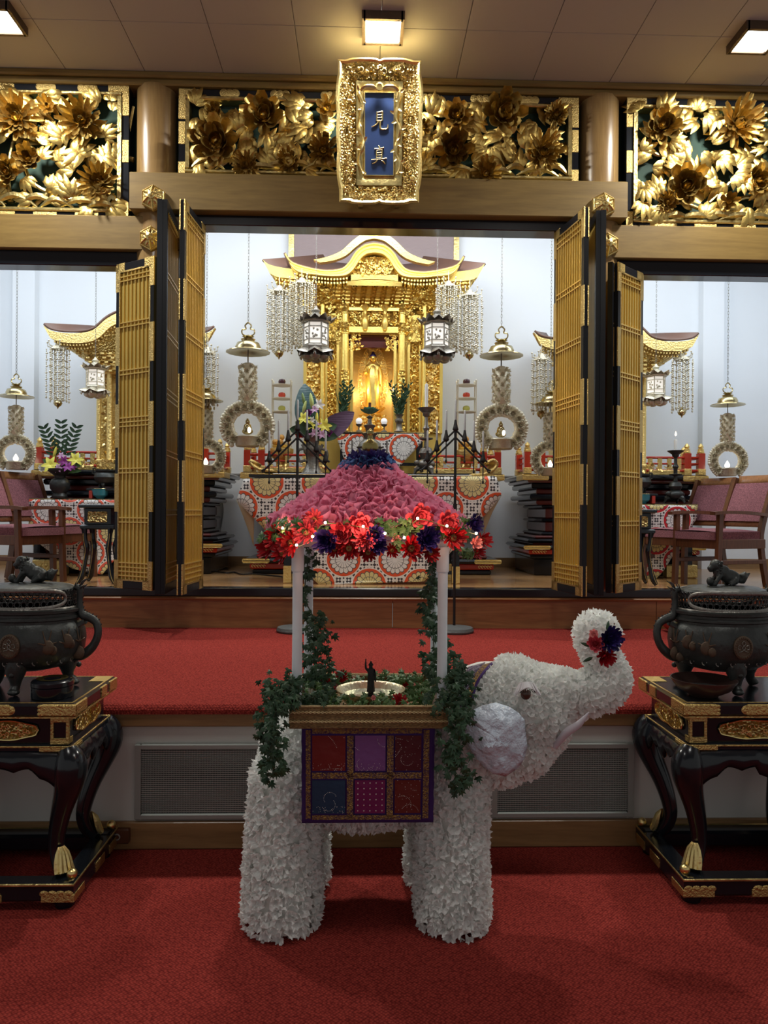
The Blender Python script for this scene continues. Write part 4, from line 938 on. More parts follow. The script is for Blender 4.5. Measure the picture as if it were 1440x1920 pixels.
# ---------------------------------------------------------------- lacquer tables with incense burners
def lacquer_table(cx):
    y0, y1, hw = 3.12, 3.64, .365; ym = (y0+y1)/2
    t = thing('lacquer_table', (cx, ym, 0), 'black lacquer offering table with gold fittings left of the elephant', 'table', 'black lacquer offering tables')
    m = MB().bbox(cx-hw, cx+hw, y0, y1, .79, .85, .012); obj('table_top', m, 'lacquer', t)
    m = MB()
    for a in ((cx-hw+.012, cx+hw-.012, y0+.010, y0+.018), (cx-hw+.012, cx+hw-.012, y1-.018, y1-.010)): m.box(a[0], a[1], a[2], a[3], .849, .8515)
    for s in (-1, 1): m.box(cx+s*(hw-.014)-.004, cx+s*(hw-.014)+.004, y0+.018, y1-.018, .849, .8515)
    m.box(cx-hw-.001, cx+hw+.001, y0-.001, y0+.004, .788, .794)
    for s in (-1, 1): m.box(cx+s*hw-.002, cx+s*hw+.002, y0, y1, .788, .794)
    obj('gold_edge_lines', m, 'gilt_fitting', t, flat=True)
    def fit(x0, x1, ya, yb, z0, z1, nm='gilt_fitting'): obj(nm, MB().bbox(x0, x1, ya, yb, z0, z1, .004), 'gilt_fitting', t)
    for s in (-1, 1):
        xe = cx+s*hw; a, b = sorted((xe-s*.14, xe+s*.004)); m = MB().bbox(a, b, y0-.004, y0+.012, .796, .846, .006)
        a, b = sorted((xe-s*.006, xe+s*.004)); m.bbox(a, b, y0, y0+.13, .796, .846, .004)
        for k in (-1, 0, 1): m.ball((xe-s*.14, y0-.001, .821+k*.015), (.014, .004, .01), 8, 5)
        obj('corner_fitting', m, 'gilt_fitting', t)
        a, b = sorted((xe-s*.006, xe+s*.004)); fit(a, b, ym+.05, ym+.12, .796, .846); fit(a, b, y1-.1, y1, .796, .846)
        m = MB(); m.box(*sorted((xe-s*.09, xe-s*.01)), y1-.12, y1-.01, .8495, .8518); obj('top_inlay', m, 'gilt_fitting', t, flat=True)
    m = MB().bbox(cx-.10, cx+.10, y0-.004, y0+.01, .797, .845, .006)
    for s in (-1, 1): m.ball((cx+s*.10, y0, .821), (.022, .004, .02), 8, 5)
    obj('corner_fitting', m, 'gilt_fitting', t)
    # frieze box with carved cartouches
    h2 = hw-.045
    obj('apron_box', MB().box(cx-h2, cx+h2, y0+.045, y1-.045, .665, .79), 'lacquer', t)
    def cart(mk, L, H):
        pts = [(L*math.cos(a)*(1-.10*abs(math.sin(2*a))), H*math.copysign(abs(math.sin(a))**.45, math.sin(a))*(1+.08*math.cos(6*a))) for a in [2*PI*i/40 for i in range(40)]]
        m = MB(); m.X = mk; m.prism(pts, -.004, .004); o = obj('carved_cartouche', m, 'gold_relief', t)
        m = MB(); m.X = mk; m.tube([(x, -.006, z) for x, z in pts], .0035, 5, closed=True)
        rd = random.Random(3)
        for k in range(34):
            x, z = rd.uniform(-.85, .85)*L, rd.uniform(-.6, .6)*H; a0 = rd.uniform(0, 6.28); rr = rd.uniform(.007, .013)
            m.tube([(x+rr*(1-.12*i)*math.cos(a0+i*.9), -.008, z+rr*(1-.12*i)*math.sin(a0+i*.9)) for i in range(6)], .003, 4)
        obj('carved_scroll', m, 'gold', o)
    cart(Matrix.Translation((cx, y0+.043, .728)), .20, .040)
    for s in (-1, 1):
        cart(Matrix.Translation((cx+s*(h2+.002), ym+.0, .728)) @ Matrix.Rotation(s*PI/2, 4, 'Z'), .15, .040)
        x = cx+s*h2; a, b = sorted((x-s*.07, x+s*.006)); m = MB().bbox(a, b, y0+.037, y0+.046, .667, .695, .003).bbox(a, b, y0+.037, y0+.046, .76, .788, .003).box(a, a+.012, y0+.039, y0+.046, .69, .765).box(b-.012, b, y0+.039, y0+.046, .69, .765)
        a, b = sorted((x, x+s*.006)); m.bbox(a, b, y0+.04, y0+.085, .667, .695, .003).bbox(a, b, y0+.04, y0+.085, .76, .788, .003).box(a, b, y0+.04, y0+.052, .69, .765)
        obj('corner_fitting', m, 'gilt_fitting', t)
    m = MB().bbox(cx-hw+.022, cx+hw-.022, y0+.02, y1-.02, .640, .665, .008); obj('moulding', m, 'lacquer', t)
    m = MB().tube([(cx-hw+.022, y0+.02, .664), (cx+hw-.022, y0+.02, .664), (cx+hw-.022, y1-.02, .664), (cx-hw+.022, y1-.02, .664)], .004, 5, closed=True); obj('gold_edge_lines', m, 'gilt_fitting', t)
    for s in (-1, 1): xe = cx+s*(hw-.022); a, b = sorted((xe-s*.13, xe+s*.003)); fit(a, b, y0+.017, y0+.03, .643, .662); a, b = sorted((xe-.003, xe+.003)); fit(a, b, y0+.02, y0+.14, .643, .662)
    # scalloped skirt with shoulders
    def skirt(mk, L):
        N = 40; top = .642; bot = []
        for i in range(N+1):
            u = -1+2*i/N; au = abs(u); z = .565-.11*max(0, (au-.55)/.45)**1.3+.016*abs(math.sin(u*9))-(.03 if au < .12 else 0); bot.append((u*L, z))
        m = MB(); m.X = mk; rows = []
        for j in range(7):
            s = j/6; rows.append([(x, .02-.045*math.sin(PI*(.15+.6*s)), lerp(top, z, s)) for x, z in bot])
        m.strip(rows); o = obj('scalloped_skirt', m, 'lacquer', t, solid=.012)
        m = MB(); m.X = mk; m.tube([(x, .02-.045*math.sin(PI*.75)-.004, z) for x, z in bot], .0035, 5)
        for s in (-1, 1): m.tube([(s*(.0+.028*math.cos(a)*.8)+s*.03, -.02, .585+.022*math.sin(a)) for a in [i*.6 for i in range(9)]], .004, 5)
        obj('gold_trim', m, 'gold', o)
    skirt(Matrix.Translation((cx, y0+.035, 0)), hw-.05)
    skirt(Matrix.Translation((cx, y1-.035, 0)) @ Matrix.Rotation(PI, 4, 'Z'), hw-.05)
    for s in (-1, 1): skirt(Matrix.Translation((cx+s*(hw-.035), ym, 0)) @ Matrix.Rotation(s*PI/2, 4, 'Z'), (y1-y0)/2-.05)
    for s in (-1, 1):
        for q in (-1, 1):
            px_, py_ = cx+s*(hw-.055), (y0+.055 if q < 0 else y1-.055); D = Vector((s*.75, q*.66, 0))
            pr = [(.645, .015, .045), (.61, .035, .060), (.57, .04, .066), (.52, .03, .062), (.46, .005, .052), (.38, -.035, .043), (.30, -.065, .037), (.23, -.08, .033), (.18, -.072, .031), (.14, -.05, .030), (.118, -.03, .028)]
            pp = smooth_path([(*(Vector((px_, py_, z))+D*o_), r_) for z, o_, r_ in pr], 3)
            lg = obj('leg', MB().tube([p[:3] for p in pp], [p[3] for p in pp], 12), 'lacquer', t)
            m = MB()
            for k in range(5):
                a = math.atan2(D.y, D.x)+(k-2)*.30
                pp = [(px_+D.x*(-.055)+math.cos(a)*rr, py_+D.y*(-.055)+math.sin(a)*rr, z) for z, rr in ((.225, .020), (.20, .033), (.17, .041), (.145, .049), (.127, .062))]
                m.tube(pp, [.003, .012, .016, .015, .010], 6)
            m.ball((px_+D.x*.055, py_+D.y*.055, .139), (.022, .022, .022), 12, 8)
            obj('gilt_foot', m, 'gold', lg)
    # floor frame
    a, b = hw+.005, .085; m = MB()
    m.bbox(cx-a, cx+a, y0-.015, y0-.015+b, .035, .112, .012).bbox(cx-a, cx+a, y1+.015-b, y1+.015, .035, .112, .012).bbox(cx-a, cx-a+b, y0-.015+b, y1+.015-b, .035, .112, .004).bbox(cx+a-b, cx+a, y0-.015+b, y1+.015-b, .035, .112, .004)
    obj('base_frame', m, 'lacquer', t)
    m = MB().tube([(cx-a, y0-.016, .108), (cx+a, y0-.016, .108), (cx+a, y1+.016, .108), (cx-a, y1+.016, .108)], .006, 6, closed=True)
    obj('gold_edge_lines', m, 'gold_old', t)
    for s in (-1, 1):
        xe = cx+s*a; p0, p1 = sorted((xe-s*.13, xe+s*.004)); m = MB().bbox(p0, p1, y0-.019, y0-.01, .036, .07, .003)
        for k in range(4): m.ball((xe-s*(.02+.033*k), y0-.016, .072), (.02, .004, .014), 8, 5)
        p0, p1 = sorted((xe, xe+s*.004)); m.bbox(p0, p1, y0-.01, y0+.1, .036, .07, .002); obj('corner_fitting', m, 'gilt_fitting', t)
        m = MB(); p0, p1 = sorted((xe, xe+s*.004)); m.bbox(p0, p1, ym-.02, ym+.09, .036, .08, .002).bbox(p0, p1, y1-.1, y1, .036, .08, .002); obj('gilt_fitting', m, 'gilt_fitting', t)
    m = MB().bbox(cx-.08, cx+.08, y0-.019, y0-.01, .036, .07, .003)
    for k in (-1.5, -.5, .5, 1.5): m.ball((cx+.035*k, y0-.016, .072), (.022, .004, .014), 8, 5)
    obj('gilt_fitting', m, 'gilt_fitting', t)
    for s in (-1, 1):
        for yy in (y0+.04, y1-.04): obj('foot_pad', MB().lathe([(.04, 0), (.045, .03), (.04, .036)], (cx+s*(hw-.05), yy, 0), 14), 'lacquer', t)
    return t
def lion(parent, c):
    def w(x, y, z): return (c[0]+x, c[1]+y, c[2]+z)
    k = MB(); k.ball(w(.03, 0, .042), (.05, .032, .034), 14, 9); k.ball(w(.0, 0, .058), (.036, .030, .036), 12, 8); k.ball(w(-.028, 0, .068), (.034, .030, .038), 12, 8); k.ball(w(-.048, 0, .094), (.032, .030, .028), 12, 8)
    k.ball(w(-.078, 0, .080), (.016, .018, .012), 10, 6); k.ball(w(-.074, 0, .068), (.014, .014, .007), 8, 5); k.ball(w(.06, 0, .035), (.03, .032, .032), 12, 8)
    for s in (-1, 1):
        k.tube([w(-.03, s*.02, .05), w(-.05, s*.024, .025), w(-.062, s*.022, .004)], [.015, .011, .011], 8); k.ball(w(-.070, s*.022, .006), (.014, .011, .008), 8, 5)
        k.tube([w(.06, s*.024, .03), w(.035, s*.03, .012), w(.02, s*.03, .005)], [.018, .012, .01], 8); k.ball(w(-.04, s*.02, .112), (.008, .006, .01), 6, 5)
    k.ball(w(-.088, -.02, .022), .020, 10, 8)
    k.tube([w(.085, 0, .02), w(.105, 0, .022), w(.112, 0, .045), w(.125, 0, .062)], [.01, .018, .024, .008], 8)
    k.tube([w(.10, 0, .03), w(.125, 0, .045), w(.150, 0, .060)], [.014, .014, .003], 8)
    b_ = remeshed(k, .0045, 2); l_ = obj('lion_finial', b_, 'bronze', parent)
    k = MB(); rd = random.Random(1)
    for i in range(34):
        a = rd.uniform(0, 6.28); z = rd.uniform(.06, .115); rr = .031; k.ball(w(-.035+rr*math.cos(a)*.7, rr*math.sin(a)*.9, z), .0072, 6, 4)
    for s in (-1, 1): k.ball(w(-.072, s*.012, .094), .004, 6, 4)
    obj('mane_curls', k, 'bronze', l_)
def burner(cx):
    cy, z0 = 3.385, .853; SY = .70
    t = thing('incense_burner', (cx, cy, z0), 'dark bronze incense burner with lion lid and dragon handles on the left lacquer table', 'incense burner', 'bronze incense burners')
    def S(m): m.X = Matrix.Translation((cx, cy, 0)) @ Matrix.Diagonal((1, SY, 1, 1)); return m
    m = S(MB()).lathe([(0, .935), (.10, .938), (.19, .955), (.26, .99), (.292, 1.03), (.300, 1.075), (.294, 1.115), (.275, 1.145), (.262, 1.155), (.262, 1.165), (.272, 1.17), (.272, 1.18), (.262, 1.185), (.262, 1.195), (.276, 1.20), (.278, 1.212), (.262, 1.218), (.24, 1.216), (.235, 1.12), (0, 1.1)], seg=64)
    obj('bowl', m, 'bronze', t)
    m = S(MB())
    m.lathe([(.262, 1.218), (.256, 1.224), (.250, 1.224), (.250, 1.218)], seg=56)
    obj('lid_rim', m, 'bronze_mid', t)
    m = S(MB()).lathe([(.240, 1.298), (.232, 1.308), (.19, 1.318), (.10, 1.324), (0, 1.326), (0, 1.318), (.19, 1.308), (.228, 1.298)], seg=56, fn=lambda a, z: 1+.012*math.cos(8*a)); obj('lid_top', m, 'bronze', t)
    m = S(MB())                # stadium windows front and back, pierced curls between
    for s in (-1, 1):
        pts = []
        for i in range(48):
            a = 2*PI*i/48; u = math.copysign(abs(math.cos(a))**.55, math.cos(a)); v_ = math.copysign(abs(math.sin(a))**.8, math.sin(a)); th = s*PI/2+u*1.12
            pts.append((.252*math.cos(th), .252*math.sin(th), 1.262+.040*v_))
        m.tube(pts, .009, 8, closed=True)
    obj('window_frame', m, 'bronze_mid', t)
    m = S(MB()); rd = random.Random(2)
    for r_ in range(3):
        for i in range(46):
            a = 2*PI*(i+.5*(r_ % 2))/46; zz = 1.240+.021*r_; m.tube([(.243*math.cos(a+.058*math.cos(q)), .243*math.sin(a+.058*math.cos(q)), zz+.0125*math.sin(q)) for q in [2*PI*j/8 for j in range(8)]], .0026, 4, closed=True)
    obj('openwork', m, 'bronze', t)
    m = S(MB())
    for s in (-1, 1):          # raised peony branches
        for k in range(3):
            a0 = -PI/2+s*(.62+.36*k); 
            m.X = Matrix.Identity(4)
            def sp(a, z, o=0):
                r = (.300-1.1*(z-1.075)**2*3)+o; return (cx+r*math.cos(a), cy+SY*r*math.sin(a), z)
            c = sp(a0, 1.06-.02*k+.04*(k % 2), .0); m.ball(c, (.036, .008, .032), 14, 8); c2 = sp(a0+.10, 1.045-.02*k+.04*(k % 2), .0); m.ball(c2, (.024, .007, .022), 12, 7)
            for j in range(6): m.tube([sp(a0+.03*math.cos(j), 1.07), sp(a0+.16*math.cos(j*1.05), 1.08+.06*abs(math.sin(j*1.05)), .006)], [.005, .002], 5)
    obj('peony_relief', m, 'bronze_brown', t)
    m = MB()
    for i in range(22):
        a = 2*PI*i/22; m.tube([(cx+(.262+.012*0)*math.cos(a+.05*math.cos(q)), cy+SY*.262*math.sin(a+.05*math.cos(q)), .992+.011*math.sin(q)) for q in [j*.8 for j in range(7)]], .003, 4)
    obj('wave_relief', m, 'bronze_mid', t)
    m = MB().at((cx-.0, cy-SY*.300-.002, 1.07), (PI/2, 0, 0)); m.lathe([(.052, -.01), (.052, .004), (.048, .007), (.040, .007), (.038, .003), (0, .003)], seg=36)
    for k in range(24): a = 2*PI*k/24; m.ball((.044*math.cos(a), .044*math.sin(a), .007), .0035, 5, 4)
    md_ = obj('medallion', m, 'bronze_brown', t)
    m = MB().at((cx, cy-SY*.300-.009, 1.07), (PI/2, 0, 0))
    for s in (-1, 1): m.tube(smooth_path([(0, .030, 0), (s*.010, .018, 0), (-s*.008, .0, 0), (s*.008, -.014, 0), (s*.026, -.018, 0)], 4), .0018, 5); m.tube([(s*.013, .008, 0), (s*.026, .012, 0), (s*.030, -.004, 0), (s*.018, -.008, 0)], .0018, 5)
    obj('wisteria_crest', m, 'bronze_mid', md_)
    for k, a in enumerate((-PI/2+.12, -PI/2+2*PI/3+.12, -PI/2-2*PI/3+.12)):
        a = (-PI/2, R(25), R(155))[k]; m = MB(); f = lambda r, z: (cx+r*math.cos(a), cy+SY*r*math.sin(a), z)
        m.tube([f(.19, .985), f(.21, .945), f(.205, .91), (f(.215, .885)), f(.235, .868)], [.058, .050, .030, .024, .026], 10); m.ball(f(.236, .868), (.032, .028, .0155), 10, 6)
        m.ball(f(.262, .945), (.016, .014, .013), 8, 6)
        for s in (-1, 1): q = Vector(f(.245, .962))+Vector((-math.sin(a), math.cos(a), 0))*s*.018; m.ball(tuple(q), .009, 7, 5); q = Vector(f(.24, .975))+Vector((-math.sin(a), math.cos(a), 0))*s*.034; m.ball(tuple(q), (.012, .012, .016), 7, 5)
        obj('lion_mask_leg', m, 'bronze', t)
    for s in (-1, 1):
        f = lambda x, z, y=0: (cx+s*x, cy+y, z)
        pp = smooth_path([(*f(.235, .985), .012), (*f(.29, 1.0), .022), (*f(.345, 1.04), .022), (*f(.372, 1.095), .021), (*f(.362, 1.145), .020), (*f(.325, 1.168), .020), (*f(.292, 1.178), .022), (*f(.276, 1.20), .020), (*f(.272, 1.245), .016), (*f(.274, 1.285), .018), (*f(.268, 1.30), .018), (*f(.240, 1.302), .008)], 4)
        m = MB().tube([p[:3] for p in pp], [p[3] for p in pp], 10)
        rd = random.Random(5)
        for i in range(4, len(pp)-6, 2): p = Vector(pp[i][:3]); m.tube([tuple(p), tuple(p+Vector((s*.022, 0, .018)))], [.008, .002], 5)
        m.ball(f(.264, 1.302), (.024, .017, .015), 10, 7)
        for yy in (-1, 1):
            m.tube([f(.275, 1.31, yy*.01), f(.29, 1.33, yy*.016), f(.312, 1.343, yy*.02)], [.005, .004, .0015], 5); m.tube([f(.28, 1.30, yy*.014), f(.305, 1.315, yy*.022)], [.006, .002], 5); m.tube([f(.25, 1.31, yy*.012), f(.258, 1.33, yy*.014)], [.005, .002], 5)
            m.tube([f(.30, 1.15, yy*.012), f(.272, 1.135, yy*.03), f(.262, 1.12, yy*.034)], [.013, .010, .012], 6)
        obj('dragon_handle', m, 'bronze', t)
    lion(t, (cx+.005, cy, 1.322))
    return t
CL, CRT = -1.655, 1.625
lt = lacquer_table(CL); copy_tree(lt, Vector((CRT, 3.38, 0)), label='black lacquer offering table with gold fittings right of the elephant')
ib = burner(CL-.015); ib.location.x = -1.595; ib.scale = (.82, .88, 1); copy_tree(ib, Vector((1.55, 3.385, .853)), label='dark bronze incense burner with lion lid and dragon handles on the right lacquer table')
q = P(95, 1290, 3.22); b0 = (q.x, 3.24, .8525)
t = thing('lacquer_box', b0, 'round black lidded lacquer box on the left table in front of the burner', 'box')
obj('box_body', MB().lathe([(0, 0), (.084, 0), (.086, .004), (.086, .046), (.083, .048), (0, .048)], b0, 40), 'lacquer', t)
lid = obj('lid', MB().lathe([(.083, .048), (.087, .050), (.087, .066), (.080, .073), (.062, .076), (.058, .073), (.03, .076), (.0, .076)], b0, 40), 'lacquer', t)
obj('gold_rim', MB().lathe([(.060, .0745), (.064, .0775), (.056, .0785), (.052, .0755)], b0, 40), 'brass_old', lid)
q = P(1325, 1300, 3.22); b0 = (q.x, 3.25, .8525)
t = thing('wooden_bowl', b0, 'wide dark bowl on the right table in front of the burner', 'bowl')
obj('bowl', MB().lathe([(0, .004), (.06, 0), (.065, .006), (.11, .03), (.138, .068), (.140, .074), (.134, .074), (.105, .038), (.05, .018), (0, .016)], b0, 44), 'lacquer_dark_brown' if 'lacquer_dark_brown' in MT else 'bowl_brown', t) if 'bowl_brown' in MT else (mat('bowl_brown', (.055, .03, .025), .35, coat=.3), obj('bowl', MB().lathe([(0, .004), (.06, 0), (.065, .006), (.11, .03), (.138, .068), (.140, .074), (.134, .074), (.105, .038), (.05, .018), (0, .016)], b0, 44), 'bowl_brown', t))
obj('ash', MB().lathe([(0, .030), (.09, .030), (.09, .034), (0, .034)], b0, 30), 'iron_base', t)
# ---------------------------------------------------------------- altar room
def zy(py, Y, px=700): return P(px, py, Y).z
def xx(px, Y): return P(px, 960, Y).x
XC = -.005
def mirror_mb(mb, xc): 
    o = MB(); o.v = [Vector((2*xc-p.x, p.y, p.z)) for p in mb.v]; o.f = [tuple(reversed(f)) for f in mb.f]; return o
def relief(mb, x0, x1, z0, z1, Y, n, rd, s=.012):
    """scrolls, buds and leaves standing on an upright panel"""
    for _ in range(n):
        x, z = rd.uniform(x0, x1), rd.uniform(z0, z1); k = rd.random()
        if k < .4: mb.ball((x, Y, z), (s*rd.uniform(.5, 1), s*.6, s*rd.uniform(.5, 1)), 6, 4)
        elif k < .7:
            a0 = rd.uniform(0, 6.28); rr = s*rd.uniform(1, 1.7); mb.tube([(x+rr*(1-.12*i)*math.cos(a0+i*.9), Y-.003, z+rr*(1-.12*i)*math.sin(a0+i*.9)) for i in range(6)], s*.27, 4)
        else: petal(mb, Matrix.Translation((x, Y, z)) @ Matrix.Rotation(PI/2, 4, 'X') @ Matrix.Rotation(rd.uniform(0, 6.28), 4, 'Z') @ Matrix.Rotation(-.4, 4, 'Y'), s*3, s*.7, .2, .3, 3, 1)
def curve_x(pts, Y, n=6): return [(P(a, b, Y).x, P(a, b, Y).z) for a, b in smooth_path(pts, n)]
def fascia(name, parent, top, bot, Y, th, m, xc=XC, both=True, sub=5):
    t_ = curve_x(top, Y, sub); b_ = curve_x(bot, Y, sub); n = len(t_); rows = []
    full = []
    for y in (Y, Y+th):
        full.append([(x, y, z) for x, z in t_]+[(2*xc-x, y, z) for x, z in t_[-2::-1]]); full.append([(x, y, z) for x, z in b_]+[(2*xc-x, y, z) for x, z in b_[-2::-1]])
    a, b, c, d = full; mb = MB().strip([a, c, d, b, a]); k = len(a)
    mb.add([a[0], b[0], d[0], c[0]], [(0, 1, 2, 3)]); mb.add([a[-1], b[-1], d[-1], c[-1]], [(3, 2, 1, 0)])
    return obj(name, mb, m, parent, sharp=30), full
# ---- central shrine
sh = thing('golden_shrine', (XC, 7.9, 2.03), 'tall gilded shrine with curved gable roof and standing Buddha niche at the centre', 'shrine')
G, GR = 'gold_shrine', 'gold_shrine_relief'
Yc = 7.62
mat('roof_brown', (.16, .085, .06), .5)
o, F1 = fascia('gable_board', sh, [(535, 474), (547, 490), (575, 500), (610, 506), (640, 503), (655, 491), (668, 471), (683, 459), (700, 455)], [(545, 498), (560, 511), (590, 516), (620, 519), (648, 517), (662, 506), (674, 488), (686, 478), (700, 475)], 7.22, .07, G)
m = MB().strip([[(x, 7.22, z+.006) for x, y, z in F1[0]], [(x, 8.2, z+.03) for x, y, z in F1[0]]]); obj('roof_tiles', m, 'roof_brown', sh, solid=.02)
m = MB(); 
for k in (0, 1):
    L_ = F1[0] if k == 0 else F1[1]; m.tube([(x, 7.215, z+(-.012 if k == 0 else .010)) for x, y, z in L_], .010, 6)
m.tube([((a[0]+b_[0])/2, 7.216, (a[2]+b_[2])/2) for a, b_ in zip(F1[0], F1[1])], .005, 6)
obj('gable_moulding', m, 'gold_shrine', sh)
o, F2 = fascia('upper_gable_board', sh, [(588, 487), (615, 481), (640, 470), (660, 452), (680, 438), (700, 432)], [(600, 492), (625, 488), (648, 479), (667, 463), (684, 451), (700, 447)], 7.42, .07, G)
o, F3 = fascia('eave_board', sh, [(493, 487), (505, 496), (530, 502), (560, 505), (610, 508), (655, 509), (700, 509)], [(506, 512), (520, 519), (545, 522), (580, 524), (620, 525), (660, 525), (700, 525)], 7.40, .07, G)
m = MB(); L_ = F3[0]; m.strip([[(x, 7.40, z+.006) for x, y, z in L_], [(XC+(x-XC)*.82, 7.95, z+.16+.05*abs(x-XC)) for x, y, z in L_], [(XC+(x-XC)*.5, 8.2, z+.34) for x, y, z in L_]]); obj('roof_tiles', m, 'roof_brown', sh, solid=.02)
m = MB(); L_ = F3[1]; m.strip([[(x, 7.42, z) for x, y, z in L_], [(XC+(x-XC)*.93, 7.55, z-.09) for x, y, z in L_], [(XC+(x-XC)*.80, 7.68, z-.20) for x, y, z in L_]]); obj('eave_underside', m, GR, sh)
for Yd, L_, lab in ((7.225, F1[1], 0), (7.405, F3[1], 1)):
    for row in range(2):
        m = MB(); x = L_[0][0]+.06
        xs = [p[0] for p in L_]
        while x < L_[-1][0]-.06:
            k = min(range(len(xs)-1), key=lambda i: abs((xs[i]+xs[i+1])/2-x)); z = L_[k][2]
            if lab == 1 or abs(x-XC) > .26: m.box(x-.008, x+.008, Yd+.02+.03*row, Yd+.16, z-.024-.028*row, z-.006-.028*row)
            x += .030
        obj('rafter_ends', m, G, sh, flat=True)
# karahafu infill
rd = random.Random(33)
m = MB(); pts = [(657, 516), (668, 496), (680, 486), (700, 483)]; c_ = curve_x(pts, 7.30, 4); poly = c_+[(2*XC-x, z) for x, z in c_[-2::-1]]; m.prism(poly, 7.27, 7.30); obj('gable_carving', m, GR, sh)
m = MB(); relief(m, xx(670, 7.27), xx(730, 7.27), zy(513, 7.27), zy(490, 7.27), 7.262, 90, rd, .016); obj('gable_carving', m, G, sh)
for a, b_, h in ((655, 517, 11), (648, 530, 7)):
    Y = 7.30; x0, x1 = xx(a, Y), 2*XC-xx(a, Y); N = 16; z1 = zy(b_, Y); hh = h*Y/1400
    m = MB(); m.strip([[(lerp(x0, x1, i/N), Y-.02, z1-hh+.02*math.sin(PI*i/N)*(1 if h > 8 else 0)) for i in range(N+1)], [(lerp(x0, x1, i/N), Y-.03, z1+.018*math.sin(PI*i/N)) for i in range(N+1)], [(lerp(x0, x1, i/N), Y+.1, z1+.018*math.sin(PI*i/N)) for i in range(N+1)]]); obj('arched_beam', m, G, sh)
# bracket tiers
for k in range(6):
    py = 534+k*6.6; Y = 7.36+.045*k; hw_ = (108-k*9)*Y/1400; z = zy(py, Y); m = MB()
    m.box(XC-hw_, XC+hw_, Y+.10, 7.8, z-.02, z+.008)
    x = XC-hw_; i = 0
    while x < XC+hw_-.02:
        if i % 2 == k % 2: m.bbox(x, x+.044, Y, Y+.11, z-.012, z+.013, .003)
        else: m.box(x+.014, x+.030, Y+.05, Y+.11, z-.024, z-.008)
        x += .050; i += 1
    obj('bracket_tier', m, G, sh, sharp=20)
m = MB()
for s in (-1, 1):
    for (px, py, r) in ((612, 545, .05), (625, 560, .045), (600, 533, .05), (590, 545, .04)):
        q = P(px, py, 7.42); x = q.x if s < 0 else 2*XC-q.x; m.ball((x, 7.42, q.z), (r, r*.8, r*.7), 10, 7); m.tube([(x+s*r*.5, 7.40, q.z-.01), (x+s*r*1.4, 7.37, q.z+.02), (x+s*r*1.5, 7.35, q.z+.06)], [.02, .014, .004], 6)
obj('beast_head_nosings', m, GR, sh)
# beams over the columns
def pbox(name, a, b_, c_, d, Y, th, m, s=0, b=.004, parent=sh):
    x0, x1 = xx(a, Y), xx(c_, Y)
    if s == 0: x0 = xx(a, Y); x1 = 2*XC-x0
    elif s > 0: x0, x1 = 2*XC-x1, 2*XC-x0
    return obj(name, MB().bbox(x0, x1, Y, Y+th, zy(d, Y), zy(b_, Y), b), m, parent)
pbox('frieze_panel', 628, 572, 0, 612, Yc+.02, .1, GR)
m = MB(); relief(m, xx(655, Yc), xx(745, Yc), zy(609, Yc), zy(585, Yc), Yc+.012, 130, rd, .015)
obj('frieze_carving', m, G, sh)
pbox('lintel', 648, 612, 0, 624, Yc-.01, .1, G); pbox('lintel', 640, 576, 0, 583, Yc-.02, .1, G)
for px in (682, 719): obj('strut', MB().lathe([(0, -.09), (.02, -.08), (.035, -.02), (.03, .05), (.018, .07), (.02, .12), (.04, .15), (.03, .17), (0, .175)], (xx(px, Yc), Yc-.03, zy(605, Yc)), 12), G, sh)
